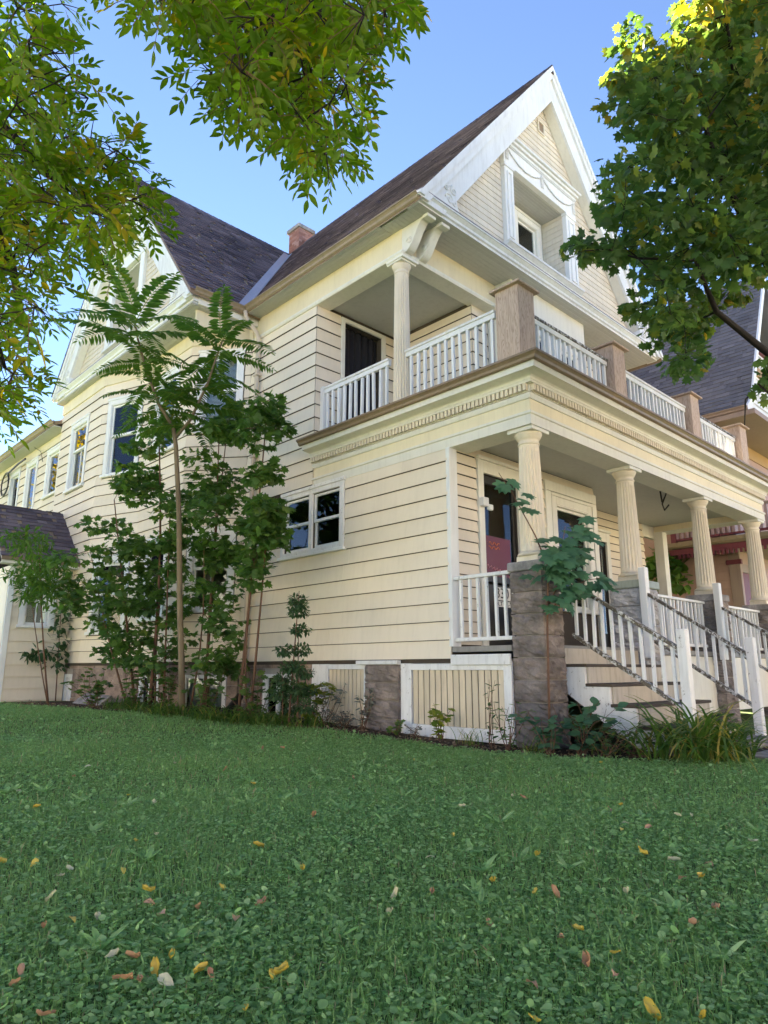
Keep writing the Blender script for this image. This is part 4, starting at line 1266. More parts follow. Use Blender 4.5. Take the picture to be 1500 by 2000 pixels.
window(lt, LF, *lwin, style='double', sash='white', muntin=True)
lsub(MB().box(3.92, 5.44, 15.13, 15.16, 2.95, 3.08), 'fascia', 'trim')
lsub(MB().box(3.92, 5.44, 15.16, 15.42, 2.95, 2.97), 'soffit', 'soffit')
lrf = lsub(slab([(3.9, 15.10, 3.08), (5.44, 15.10, 3.08), (5.44, 16.55, 4.40), (3.9, 16.55, 4.40)], .08), 'roof', 'brown')
shingle_field('shingles', lrf, (3.88, 15.08, 3.075), (1, 0, 0), 1.56, (0, 1.45, 1.32), 1.98, .14, .32, 'shingle', 12)
lsub(slab([(3.9, 16.55, 4.40), (5.44, 16.55, 4.40), (5.44, 18.0, 3.08), (3.9, 18.0, 3.08)], .08), 'roof', 'shingle')

# ---- chimney ----
ch = MB()
CX0, CX1, CY0, CY1 = 9.96, 10.42, 13.78, 14.24
cho = MB().box(CX0 + .01, CX1 - .01, CY0 + .01, CY1 - .01, 11.2, 12.86).build('chimney', M['mortar'], roof)
z = 11.3; row = 0
while z < 12.8:
    rr = random.Random(row)
    for (F, s0, s1) in ((FRONT(CY0), CX0, CX1), (Frame((CX0, 0), (0, 1), (-1, 0)), CY0, CY1), (Frame((CX1, 0), (0, 1), (1, 0)), CY0, CY1)):
        s = s0 - (.1 if row % 2 else 0)
        while s < s1:
            a, b = max(s, s0), min(s + .205, s1)
            if b - a > .02:
                ch.cur = rr.random(); ch.fbox(F, a + .004, b - .004, -.03, .006, z + .004, z + .068)
            s += .21
    z += .073; row += 1
tag(ch.build('bricks', M['brick'], cho, tint=True), kind='stuff')
MB().box(CX0 - .06, CX1 + .06, CY0 - .06, CY1 + .06, 12.81, 12.92).build('chimney_cap', M['concrete'], cho, bevel=.01)
MB().box(CX0 - .05, CX1 + .05, CY0 - .05, CY1 + .05, 11.4, 12.02).build('chimney_flashing', M['flash'], cho)

# ---- downspout ----
ds = MB()
p = [(6.30, 10.36, 7.46), (6.34, 10.34, 7.30), (6.52, 10.30, 7.12), (6.575, 10.29, 6.95), (6.575, 10.28, .62), (6.50, 10.24, .47)]
ds.tube([(6.30, 10.36, 7.46), (6.32, 10.35, 7.34), (6.42, 10.32, 7.20), (6.53, 10.30, 7.08), (6.575, 10.29, 6.95), (6.575, 10.285, 4.0), (6.575, 10.28, .62), (6.555, 10.26, .52), (6.45, 10.2, .40)], .043, 10)
dso = ds.build('downspout', M['downspout'], H, smooth=True)
MB().tube([(6.47, 10.21, .42), (6.2, 10.08, .22), (5.95, 9.95, .15), (5.85, 9.9, .15)], [.062, .065, .065, .065], 12).build('drain_hose', M['black'], dso, smooth=True)
for z in (2.2, 4.6, 6.2): MB().box(6.52, 6.63, 10.22, 10.35, z, z + .04).build('strap', M['downspout'], dso)

# ---- small porch fittings ----
lamp = MB().fbox(FW, 7.235, 7.35, .046, .13, 3.02, 3.14).build('floodlight', M['plate'], H, bevel=.008)
MB().fbox(FW, 7.36, 7.46, .07, .12, 2.98, 3.06).build('lamp_head', M['plate'], lamp, bevel=.01)
m = MB().lathe((0, 0), [(.02, -.14, 0), (.05, -.10, 0), (.07, -.02, 0), (.075, .05, 0), (.05, .09, 0), (.02, .12, 0), (.012, .2, 0)], 8)
lo = link('wall_lantern', m.mesh('wall_lantern', M['black']), H, (11.02, 6.36, 2.72)); lo['label'] = 'black wall lantern beside the second door'
MB().tube([(11.02, 6.36, 2.92), (11.02, 6.42, 2.98), (11.02, 6.5, 2.9)], .012, 6).build('lantern_arm', M['black'], lo)
MB().box(10.72, 10.95, 6.42, 6.498, 1.9, 2.3).build('mailbox', M['black'], H, bevel=.01)
m = MB().tube([(11.55, 4.95, 3.86), (11.55, 5.05, 3.66), (11.62, 5.05, 3.56), (11.70, 5.0, 3.66)], .014, 6); m.tube([(11.4, 5.0, 3.855), (11.55, 5.05, 3.70), (11.68, 5.05, 3.80)], .014, 6)
m.build('ceiling_bracket', M['black'], H)
st = thing('porch_stand', 'small dark stand with blue top on the porch behind the stair balusters', 'stand', (8.1, 5.2, 1.13))
MB().box(7.95, 8.25, 5.05, 5.35, 1.62, 1.72).build('lid', M['bluecloth'], st, bevel=.02)
MB().box(7.98, 8.22, 5.08, 5.32, 1.48, 1.619).build('tray', M['black'], st, bevel=.02)
for dx in (-.1, .1):
    for dy in (-.1, .1): MB().tube([(8.1 + dx, 5.2 + dy, 1.13), (8.1 + dx * .6, 5.2 + dy * .6, 1.48)], .012, 6).build('leg', M['black'], st)
cab = MB()
for k in range(3):
    cab.tube([(5.50, 21.9 + (.30 + .04 * k) * math.cos(t * .35), 6.18 + (.30 + .03 * k) * math.sin(t * .35)) for t in range(19)], .012, 5)
cab.tube([(5.5, 21.7, 6.48), (5.45, 20.6, 6.52), (5.42, 19.9, 6.50)], .03, 6); cab.tube([(5.5, 19.5, 6.75), (5.5, 18.9, 6.5), (5.55, 18.8, 6.2)], .008, 5)
tag(cab.build('service_cable', M['black'], None), 'coil of black service cable hung on the rear wall under the eave', 'cable')
# ------------------------------------------------------------------ neighbouring house
N = thing('neighbour_house', 'pink and maroon neighbouring house with steep grey shingled roof beyond the porch', 'house', (20, 12, 0))
NX = 17.0
NS = Frame((NX, 0), (0, 1), (-1, 0))
def nb(mb, name, mat, parent=N, **k): return mb.build(name, M[mat], parent, **k)
wmb = MB()
for a, b, c, d in rects(5.75, 18, 0, 6.9, [(9.2, 10.4, 1.8, 3.3)]): wmb.fbox(NS, a, b, -.15, 0, c, d)
nw = nb(wmb, 'wall', 'pink')
siding(nw, NS, 5.98, 18, .7, 3.62, .20, [(9.1, 10.5, 1.7, 3.4)], mat='pink', seed=80)
siding(nw, NS, 6.0, 18, 4.55, 6.5, .15, [(6.9, 8.0, 4.7, 6.3)], mat='pinkpale', seed=81)
nb(MB().fbox(NS, 5.72, 5.97, -.02, .05, .6, 3.62), 'corner_pilaster', 'salmon', bevel=.006)
nb(MB().fbox(NS, 5.68, 6.02, -.02, .08, 3.25, 3.36), 'pilaster_cap', 'maroon', bevel=.006)
nb(MB().fbox(NS, 5.7, 18, -.1, .04, .0, .69), 'base', 'stone_pale')
NFr = FRONT(5.9)
nb(MB().fbox(NFr, 17.02, 22, -.15, 0, 0, 6.9), 'wall', 'pink')
nd_ = nb(MB().box(17.25, 18.3, 5.84, 5.89, .9, 3.1), 'door', 'maroon')
nb(MB().box(17.15, 18.4, 5.80, 5.838, 3.1, 3.3), 'door_lintel', 'salmon', nd_)
nb(MB().box(16.6, 22, 3.0, 5.9, .75, .9), 'porch_floor', 'grey_deck')
nb(MB().box(16.55, 22, 2.9, 5.89, 3.64, 3.72), 'porch_roof', 'salmon')
nb(MB().fbox(NS, 5.9, 7.2, 0, .40, 3.64, 3.72), 'porch_roof', 'salmon')
nb(MB().sweep([(16.56, 2.9), (16.56, 7.2)], [(0, 3.70), (.06, 3.70), (.10, 3.75), (.12, 3.84), (.10, 3.84), (.05, 3.78), (0, 3.84)]), 'gutter', 'gutter')
m = nb(MB().box(16.53, 16.58, 2.9, 7.2, 3.55, 3.69), 'porch_fascia', 'maroon')
for k in range(40):
    link('bracket_dentil', bpy.data.meshes['nb_dentil'] if 'nb_dentil' in bpy.data.meshes else MB().box(-.03, .03, -.025, .025, -.05, .05).mesh('nb_dentil', M['maroon']), N, (16.49, 3.0 + k * .10, 3.50))
rl = nb(MB().box(16.70, 16.78, 3.0, 7.1, 4.52, 4.58), 'balcony_rail', 'salmon')
nb(MB().box(16.70, 16.78, 3.0, 7.1, 3.92, 3.97), 'bottom_rail', 'maroon', rl)
for k in range(34):
    link('baluster', bpy.data.meshes['nb_bal'] if 'nb_bal' in bpy.data.meshes else MB().box(-.02, .02, -.03, .03, 0, .55).mesh('nb_bal', M['pinkpale']), rl, (16.74, 3.05 + k * .12, 3.97))
for y in (3.0, 5.2, 7.1): nb(MB().box(16.68, 16.80, y - .06, y + .06, 3.85, 4.66), 'balcony_post', 'maroon', rl)
nwn = nb(MB().fbox(NS, 6.9, 8.0, 0, .05, 4.7, 6.3), 'window', 'maroon')
nb(MB().fbox(NS, 7.02, 7.88, .051, .056, 4.85, 6.15), 'pane', 'glass', nwn)
fw = nb(MB().box(17.35, 18.25, 5.84, 5.89, 4.75, 6.25), 'window', 'maroon')
nb(MB().box(17.47, 18.13, 5.832, 5.838, 4.88, 6.1), 'pane', 'glass', fw)
m = MB()
for (cx, cz, r_) in ((17.2, 6.35, .16), (17.45, 6.42, .12), (17.75, 6.45, .16), (18.1, 6.4, .14)):
    m.tube([(cx + r_ * (1 - t / 24) * math.cos(t * .42), 5.87, cz + r_ * (1 - t / 24) * math.sin(t * .42)) for t in range(22)], .02, 5)
nb(m, 'scroll_trim', 'ochre')
nb(MB().box(17.0, 22, 5.80, 5.895, 6.3, 6.72), 'frieze', 'ochre') if False else nb(MB().box(17.0, 22, 5.872, 5.895, 6.28, 6.72), 'frieze', 'ochre')
nb(MB().fbox(NS, 5.9, 18, 0, .04, 6.5, 6.75), 'frieze', 'maroon')
# flared roof
fp = [(16.50, 6.82), (16.75, 7.02), (17.05, 7.40), (17.45, 8.15), (19.3, 11.5)]
NY0, NY1 = 5.05, 18.2
nr = MB()
for a, b in zip(fp, fp[1:]):
    nr.hexa([(a[0], NY0, a[1] - .1), (b[0], NY0, b[1] - .1), (b[0], NY1, b[1] - .1), (a[0], NY1, a[1] - .1), (a[0], NY0, a[1]), (b[0], NY0, b[1]), (b[0], NY1, b[1]), (a[0], NY1, a[1])])
nr.hexa([(19.3, NY0, 11.4), (22.1, NY0, 6.72), (22.1, NY1, 6.72), (19.3, NY1, 11.4), (19.3, NY0, 11.5), (22.1, NY0, 6.82), (22.1, NY1, 6.82), (19.3, NY1, 11.5)])
nro = nb(nr, 'roof', 'shingle_grey')
for i, (a, b) in enumerate(zip(fp, fp[1:])):
    L = math.hypot(b[0] - a[0], b[1] - a[1])
    shingle_field('shingles', nro, (a[0], NY0, a[1]), (0, 1, 0), NY1 - NY0, (b[0] - a[0], 0, b[1] - a[1]), L, .14 if i == 3 else L / max(1, round(L / .14)), .32, 'shingle_grey', 90 + i)
for k, (a, b) in enumerate(zip(fp, fp[1:])):
    nb(MB().hexa([(a[0], NY0 - .05, a[1] - .22), (b[0], NY0 - .05, b[1] - .22), (b[0], NY0 - .002, b[1] - .22), (a[0], NY0 - .002, a[1] - .22), (a[0], NY0 - .05, a[1] + .03), (b[0], NY0 - .05, b[1] + .03), (b[0], NY0 - .002, b[1] + .03), (a[0], NY0 - .002, a[1] + .03)]), 'rake_board', 'white', nro)
nb(MB().sweep([(16.50, 5.0), (16.50, 18.2)], gk(6.84)), 'gutter', 'salmon')
nb(MB().box(16.5, 17.0, 5.0, 18, 6.66, 6.70), 'soffit', 'salmon')
nb(MB().box(16.45, 22, 4.85, 5.9, 6.60, 6.72), 'gable_cornice', 'salmon')
gm = MB()
gw = nb(MB().prism([(17.2, 5.5, 6.75), (21.4, 5.5, 6.75), (19.3, 5.5, 11.0)], [(17.2, 5.6, 6.75), (21.4, 5.6, 6.75), (19.3, 5.6, 11.0)]), 'gable_wall', 'white')
z = 6.8; NG = FRONT(5.5)
while z < 10.2:
    hw0 = 17.35 + (z - 6.75) * .47
    board(NG, hw0, 38.6 - hw0, z, .16).build('siding_board', M['white'], gw); z += .16
nb(MB().prism([(17.0, 5.2, 6.75), (18.2, 5.2, 6.75), (18.2, 5.2, 7.0), (18.2, 5.2, 7.6)], [(17.0, 5.49, 6.75), (18.2, 5.49, 6.75), (18.2, 5.49, 7.0), (18.2, 5.49, 7.6)]), 'gable_trim', 'ochre') if False else None
nb(MB().box(18.1, 20.5, 5.42, 5.495, 8.5, 8.75), 'gable_band', 'ochre')
nb(MB().box(18.5, 20.1, 5.40, 5.495, 9.3, 9.42), 'gable_band', 'maroon')
# ------------------------------------------------------------------ foliage clump centres (x, y, z, radius) and fallen leaves (x, y), metres
ASH_L = [(1.06,5.51,3.02,0.15),(1.23,4.6,4.3,0.19),(1.31,5.78,2.77,0.13),(0.63,3.52,3.39,0.14),(0.96,3.8,3.51,0.15),(0.75,4.11,3.7,0.13),(1.7,4.24,3.91,0.14),(0.91,5.15,4.02,0.18),(1.01,4.42,4.11,0.19),(1.14,4.2,4.22,0.13),(0.89,4.24,4.96,0.2),(1.77,4.74,4.28,0.15),(1.15,5.6,4.39,0.13),(1.58,4.09,3.92,0.16),(1.09,3.99,3.73,0.15),(1.36,4.56,3.64,0.16),(1.17,5.15,2.96,0.13),(0.74,4.43,3.29,0.13),(0.67,3.93,3.33,0.15),(1.27,3.69,3.76,0.16),(0.94,4.96,2.61,0.14),(0.74,4.0,2.8,0.18),(1.21,3.57,3.35,0.2),(1.32,3.45,3.44,0.18),(1.0,4.07,3.41,0.18),(1.04,4.27,2.56,0.2),(1.24,3.51,3.76,0.13),(1.33,3.84,3.69,0.15),(0.9,4.56,3.25,0.14),(0.73,4.34,3.11,0.17),(1.4,5.61,3.05,0.13),(0.93,5.61,5.31,0.19),(0.92,4.69,5.16,0.19),(0.64,5.5,5.79,0.14),(1.05,5.15,5.24,0.17),(0.69,5.52,5.37,0.17),(0.73,3.82,2.25,0.15),(0.81,3.8,2.67,0.2),(1.15,3.79,3.76,0.13),(1.13,5.77,4.14,0.17),(0.66,3.48,3.92,0.15),(1.37,5.59,3.14,0.15),(1.05,4.68,3.86,0.17),(1.09,4.67,2.94,0.19),(0.9,5.35,4.33,0.13),(0.98,3.89,3.18,0.13),(1.3,4.58,4.11,0.16),(0.97,4.0,4.61,0.17),(1.1,5.71,3.44,0.15),(1.76,4.81,4.07,0.2),(1.01,5.23,4.03,0.13),(0.58,3.74,3.8,0.2),(0.56,4.04,4.1,0.18),(1.6,4.91,4.0,0.14),(0.85,4.05,3.44,0.17),(1.13,5.33,3.65,0.19),(1.12,4.28,4.41,0.13),(0.98,3.92,3.75,0.16),(0.67,3.24,3.88,0.15),(1.24,3.9,3.59,0.13),(1.36,4.37,4.41,0.18),(1.52,3.87,3.9,0.13),(1.47,4.41,4.52,0.17),(0.83,5.3,5.59,0.15),(1.18,3.93,4.37,0.19),(1.1,5.2,3.44,0.15),(0.68,4.66,4.22,0.14),(0.93,3.55,3.73,0.15),(0.95,4.61,4.41,0.2),(1.34,4.26,3.73,0.13),(0.82,3.76,3.69,0.19),(1.17,5.75,2.84,0.19),(0.88,3.95,4.88,0.18),(1.64,5.09,4.83,0.18),(0.8,4.06,4.07,0.18),(0.99,3.57,3.3,0.2),(0.7,3.47,3.69,0.2),(1.71,4.95,4.26,0.14),(0.93,3.52,2.65,0.14),(0.9,3.33,3.92,0.15),(1.07,3.31,3.2,0.13),(1.19,4.97,2.72,0.19),(0.86,4.42,4.55,0.17),(1.75,5.0,4.63,0.18),(0.64,5.58,6.06,0.15),(1.37,5.27,3.55,0.13),(1.3,4.55,4.43,0.14),(1.02,4.06,3.1,0.17),(0.72,4.12,4.56,0.16),(1.69,4.81,3.82,0.2),(0.88,4.12,3.66,0.14),(0.51,3.64,3.91,0.17),(1.06,4.57,3.59,0.13),(0.7,3.77,4.55,0.19),(1.35,5.11,5.26,0.15),(1.26,4.38,3.74,0.16),(1.27,5.3,4.23,0.16),(0.55,4.55,5.08,0.15),(0.85,4.3,3.5,0.14),(1.35,5.65,4.0,0.19),(1.65,4.31,4.4,0.18),(0.87,4.7,3.42,0.15),(0.79,5.72,5.25,0.18),(1.53,5.19,4.25,0.19),(0.58,3.73,3.64,0.13),(1.64,5.1,4.69,0.15),(1.4,5.5,4.24,0.18),(0.93,4.47,2.73,0.14),(0.88,4.28,4.55,0.14),(1.07,5.02,3.67,0.2),(0.78,3.43,3.89,0.19),(0.77,4.63,3.64,0.13),(1.3,5.33,4.81,0.17),(0.84,4.69,3.9,0.14),(0.76,5.35,5.86,0.15),(0.87,3.99,2.31,0.14),(1.13,5.21,4.34,0.2),(0.91,4.34,2.3,0.13),(1.02,5.06,4.32,0.15),(1.39,5.56,2.81,0.14),(1.17,4.81,4.76,0.13),(1.3,5.51,3.51,0.13),(0.73,4.86,5.29,0.15),(1.27,4.67,4.24,0.17),(1.05,5.89,3.82,0.17),(1.54,4.16,3.99,0.16),(0.91,4.54,4.19,0.16),(1.21,4.93,5.97,0.2),(0.75,4.63,4.65,0.15),(1.43,4.77,4.54,0.18),(0.66,5.1,5.34,0.14),(1.0,5.85,3.33,0.17),(0.8,3.92,3.01,0.19),(1.04,5.76,4.48,0.18),(0.92,5.59,5.15,0.17)]
ASH_C = [(2.04,2.84,4.24,0.13),(1.84,3.2,4.73,0.19),(1.75,2.92,4.22,0.19),(1.87,2.29,3.91,0.14),(2.34,2.95,5.35,0.14),(1.49,3.07,4.68,0.19),(2.52,2.49,5.06,0.12),(1.75,2.33,4.17,0.18),(1.7,2.34,3.47,0.14),(1.82,3.03,4.88,0.14),(1.91,2.75,4.44,0.13),(2.21,3.0,4.13,0.14),(1.37,2.39,3.57,0.12),(1.74,3.16,5.14,0.14),(1.06,2.97,4.28,0.14),(1.69,2.62,4.06,0.17),(2.21,2.46,4.48,0.19),(2.28,3.2,5.27,0.15),(1.81,3.31,4.68,0.15),(2.17,3.34,4.93,0.18),(1.77,2.38,4.45,0.14),(2.02,2.62,3.96,0.16),(2.03,3.61,4.67,0.17),(2.49,3.01,4.67,0.18),(1.89,2.25,3.75,0.18),(1.53,3.04,4.59,0.12),(1.93,2.0,4.23,0.15),(1.38,2.31,3.82,0.16),(2.09,3.38,4.78,0.13),(2.34,2.54,4.75,0.18),(2.26,3.0,4.9,0.13),(1.54,2.61,4.29,0.19),(1.94,3.36,5.13,0.19),(2.05,3.49,4.65,0.14),(1.79,3.36,4.89,0.14),(1.88,3.47,5.41,0.15),(2.05,3.12,5.13,0.15),(1.46,3.29,4.78,0.14),(2.32,3.24,5.12,0.15),(1.66,2.72,3.88,0.18),(2.32,3.04,5.56,0.17),(1.81,2.72,4.75,0.12),(1.82,2.32,3.36,0.16),(1.03,2.76,4.16,0.14),(1.82,2.51,4.47,0.14),(1.62,2.82,4.23,0.18),(1.71,2.15,3.46,0.16),(1.37,3.3,4.8,0.17),(2.19,2.98,4.21,0.15),(1.75,2.36,3.79,0.19),(2.23,2.73,4.56,0.13),(2.37,2.97,5.19,0.14),(1.51,2.96,4.08,0.16),(2.15,2.44,4.28,0.14),(2.3,3.17,4.56,0.17),(1.68,3.47,5.17,0.14),(1.58,2.31,4.21,0.16),(2.24,3.0,4.69,0.19),(1.54,2.55,4.02,0.14),(1.75,2.77,4.82,0.16),(2.32,3.02,5.14,0.12),(2.37,2.33,4.94,0.12),(1.1,2.53,3.93,0.15),(1.86,2.99,4.79,0.12),(1.8,2.66,4.52,0.15),(1.74,2.53,3.71,0.17),(1.86,2.76,4.18,0.19),(2.57,3.05,4.66,0.13),(2.29,2.89,4.89,0.15),(2.14,3.09,5.17,0.16),(1.36,2.62,4.23,0.17),(1.34,3.56,4.97,0.12),(1.76,1.97,3.86,0.18),(1.89,2.16,4.31,0.16),(2.07,3.2,5.5,0.16),(1.99,2.28,4.38,0.13),(2.61,2.8,5.11,0.17),(1.82,2.78,4.52,0.14),(1.38,2.57,4.01,0.14),(1.28,2.79,4.2,0.16),(1.55,2.26,3.88,0.12),(2.17,2.39,4.77,0.17),(2.22,2.87,5.08,0.12),(1.47,3.54,5.21,0.14),(1.6,3.45,5.33,0.16),(1.88,3.06,4.21,0.15),(1.67,2.34,3.82,0.13),(1.62,2.99,3.99,0.13),(2.33,2.7,4.88,0.13),(2.37,3.36,4.38,0.18),(1.72,3.47,5.47,0.14),(2.44,3.01,4.14,0.15),(1.96,3.39,4.68,0.13),(2.29,3.08,5.33,0.13),(2.17,3.3,4.61,0.13),(1.39,2.45,3.78,0.15),(2.51,3.11,4.36,0.15),(1.6,3.73,5.35,0.13),(2.06,2.16,4.33,0.16),(1.52,2.39,4.01,0.14),(1.91,2.42,4.49,0.15),(2.26,2.81,4.02,0.14),(1.51,2.66,4.46,0.12),(1.95,2.98,4.15,0.12),(2.06,3.2,5.37,0.14),(1.23,2.58,4.14,0.14),(1.63,2.05,4.06,0.14),(1.5,3.03,4.28,0.14),(1.93,3.29,5.31,0.16),(2.49,2.88,5.38,0.15)]
MAPLE = [(5.64,2.38,5.42,0.22),(7.4,1.45,6.26,0.18),(7.06,1.5,8.56,0.22),(6.28,2.36,4.42,0.26),(5.85,0.87,6.72,0.19),(5.96,1.79,6.06,0.22),(7.46,1.58,8.01,0.22),(7.12,2.95,5.21,0.17),(6.02,2.58,6.53,0.18),(6.95,1.18,6.34,0.22),(6.9,1.86,5.54,0.23),(6.85,2.76,7.89,0.22),(7.09,1.87,6.39,0.2),(5.65,1.47,4.05,0.17),(6.1,1.61,6.38,0.2),(5.74,2.13,5.07,0.2),(6.73,2.49,7.39,0.21),(6.39,1.04,6.95,0.23),(6.32,1.13,5.52,0.18),(6.99,1.92,8.05,0.25),(5.86,1.14,5.74,0.19),(6.38,1.22,6.54,0.21),(7.21,2.42,7.18,0.18),(7.72,2.87,4.32,0.19),(5.26,2.02,5.98,0.17),(7.2,1.89,7.57,0.17),(8.52,1.66,5.68,0.25),(5.83,1.08,4.62,0.24),(6.85,2.6,4.01,0.2),(6.92,2.35,6.55,0.17),(5.58,2.07,6.37,0.23),(5.68,1.53,5.81,0.2),(6.23,2.95,6.02,0.2),(7.66,1.57,7.07,0.23),(6.17,2.03,6.44,0.23),(6.3,2.26,4.92,0.19),(5.5,1.73,4.29,0.21),(7.66,2.84,4.71,0.2),(7.72,1.75,5.5,0.22),(5.59,0.87,6.11,0.25),(8.17,1.39,6.06,0.17),(7.5,1.66,6.24,0.18),(6.62,2.79,5.79,0.2),(5.72,2.03,6.02,0.21),(7.12,1.4,7.91,0.24),(6.7,1.69,5.76,0.23),(7.04,1.24,5.68,0.24),(5.96,2.44,4.8,0.25),(5.68,1.49,6.25,0.17),(5.39,2.17,4.09,0.26),(6.36,2.09,5.36,0.25),(7.0,1.46,5.58,0.24),(7.65,1.4,6.83,0.26),(5.5,1.66,6.45,0.24),(6.54,2.49,6.7,0.17),(5.38,1.6,4.25,0.2),(5.56,1.87,5.35,0.22),(5.17,2.14,4.47,0.25),(8.08,1.13,8.89,0.2),(6.83,2.07,7.03,0.23),(7.01,1.98,5.9,0.21),(7.57,1.73,6.13,0.2),(6.74,2.68,7.22,0.17),(6.89,1.99,7.67,0.2),(5.4,2.14,3.77,0.19),(6.29,2.61,7.69,0.17),(6.91,2.07,5.74,0.26),(7.55,1.73,7.62,0.21),(5.43,1.6,4.06,0.24),(6.76,1.72,5.95,0.21),(4.78,2.11,4.84,0.21),(7.67,1.14,8.3,0.23),(7.42,1.57,8.48,0.22),(5.82,1.29,5.15,0.17),(6.62,2.56,6.56,0.2),(6.42,2.34,5.92,0.19),(5.41,1.63,6.52,0.18),(5.0,1.71,5.32,0.26),(5.56,1.42,5.72,0.17),(7.43,1.58,7.58,0.21),(6.38,0.97,6.19,0.19),(6.65,1.44,5.01,0.17),(7.63,1.08,7.96,0.24),(8.25,1.68,6.43,0.2),(6.71,2.17,7.79,0.21),(6.68,1.53,6.36,0.18),(5.78,1.24,6.99,0.25),(5.22,1.32,6.52,0.23),(6.9,2.06,4.61,0.18),(7.42,2.1,5.68,0.25),(7.98,1.65,6.01,0.19),(7.03,2.08,6.5,0.17),(5.07,1.88,5.08,0.22),(7.19,1.61,6.53,0.22),(6.89,2.87,7.66,0.2),(8.19,1.72,7.36,0.26),(6.72,1.46,6.85,0.23),(6.9,2.7,5.15,0.19),(5.13,1.39,6.23,0.19),(8.19,1.77,7.0,0.24),(5.07,1.65,5.59,0.22),(4.99,1.61,5.86,0.21),(7.87,2.21,5.76,0.25),(6.8,2.28,4.44,0.19),(7.61,1.33,6.35,0.26),(6.83,1.46,5.25,0.22),(6.05,1.74,5.97,0.21),(8.19,1.68,7.03,0.18),(5.86,2.27,5.6,0.25),(7.14,2.59,6.58,0.26),(7.52,1.77,8.32,0.18),(5.96,2.28,4.12,0.19),(7.51,2.42,5.29,0.23),(5.87,1.54,4.59,0.17),(5.84,1.13,6.55,0.25),(8.01,1.17,9.21,0.22),(7.15,2.41,6.35,0.18),(6.71,1.24,7.83,0.21),(5.41,2.52,5.1,0.22),(5.7,1.98,6.37,0.22),(6.16,2.04,4.57,0.23),(5.3,1.82,4.57,0.21),(5.61,1.41,6.75,0.2),(7.65,1.3,6.52,0.18),(6.7,2.03,6.45,0.23),(5.44,1.69,4.77,0.19),(6.7,2.36,4.3,0.19),(7.22,1.85,7.13,0.26),(6.45,1.03,7.61,0.2),(6.84,1.83,7.51,0.19),(5.93,1.55,4.79,0.24),(7.31,1.63,7.13,0.22),(6.39,1.45,5.26,0.25),(8.53,1.6,6.61,0.25),(5.42,1.13,5.67,0.23),(6.68,1.45,6.5,0.22),(6.23,2.66,5.07,0.2),(5.03,2.21,5.69,0.21),(8.18,1.08,8.8,0.21),(7.22,2.3,8.06,0.18),(5.77,1.66,5.23,0.19),(5.36,2.48,4.72,0.22),(7.05,2.75,4.51,0.21),(7.51,1.8,6.84,0.19),(7.49,1.71,6.42,0.18),(6.88,2.13,5.28,0.18),(6.69,3.17,5.98,0.18),(7.39,1.5,6.47,0.2),(4.91,2.04,5.39,0.2),(6.94,1.9,4.83,0.21),(7.2,2.19,8.89,0.18),(5.54,2.15,5.59,0.2),(6.78,1.55,8.24,0.22),(6.42,2.26,6.23,0.17),(5.62,2.29,4.41,0.21),(4.96,1.83,5.22,0.24),(7.28,3.06,4.8,0.21),(7.03,2.68,7.02,0.19),(6.49,1.07,6.18,0.19),(6.06,1.56,7.42,0.17),(6.41,1.01,6.43,0.26),(4.8,2.09,5.77,0.2),(6.42,2.18,4.51,0.24),(5.3,1.52,6.72,0.25),(5.75,2.01,6.2,0.17),(7.69,2.08,7.29,0.21),(7.28,2.21,6.57,0.18),(7.73,1.52,7.6,0.17),(5.84,1.96,5.18,0.23),(5.72,1.26,4.26,0.21),(6.31,2.55,5.45,0.21),(6.65,1.28,5.48,0.17),(6.5,1.83,6.57,0.2),(6.97,1.57,8.56,0.19),(5.3,1.88,4.24,0.26),(7.35,2.59,5.73,0.24),(6.93,1.3,4.75,0.22),(7.39,1.83,8.05,0.17),(5.87,1.52,5.32,0.22),(6.93,1.33,4.93,0.22),(6.43,2.24,5.25,0.19),(6.92,1.91,6.41,0.24),(7.7,2.03,6.16,0.17),(6.42,1.52,7.64,0.19),(5.38,1.93,5.11,0.25),(6.86,2.55,4.27,0.2),(7.97,1.54,7.42,0.2),(6.18,1.82,4.98,0.21),(7.92,1.51,8.6,0.21),(7.21,1.97,7.54,0.18),(4.78,2.18,4.46,0.18),(8.06,2.03,6.06,0.17),(6.35,1.72,6.2,0.22),(6.33,1.5,5.1,0.24),(6.66,2.15,6.0,0.2),(6.22,1.33,7.02,0.23),(7.34,2.8,5.94,0.24),(7.14,3.2,5.66,0.17),(6.56,1.61,8.18,0.17),(8.07,1.43,7.76,0.25),(5.68,2.27,6.55,0.22),(6.15,2.34,3.65,0.21),(7.15,2.96,4.5,0.2),(7.44,1.88,8.93,0.18),(6.14,1.98,4.8,0.18),(5.8,1.59,6.69,0.2),(6.62,0.94,7.55,0.25),(7.61,2.02,8.18,0.18),(6.53,2.49,7.55,0.17),(6.62,3.09,6.04,0.21),(5.84,2.38,6.44,0.19),(7.57,1.78,7.96,0.2),(5.86,1.7,6.6,0.19),(5.83,1.15,5.25,0.19),(5.78,1.32,6.77,0.19),(5.08,1.89,4.41,0.21),(5.8,2.54,4.19,0.18),(7.5,1.01,8.06,0.2),(7.34,1.59,8.03,0.18),(6.61,1.25,4.91,0.18),(6.03,1.62,5.69,0.21),(6.24,1.86,4.59,0.24),(7.0,2.86,4.74,0.18),(7.82,1.17,7.62,0.19),(6.27,1.72,4.62,0.17),(7.6,2.11,5.69,0.17),(7.4,1.21,6.93,0.2),(5.87,1.35,5.36,0.2),(6.75,2.98,5.99,0.23),(6.07,2.31,4.53,0.18)]
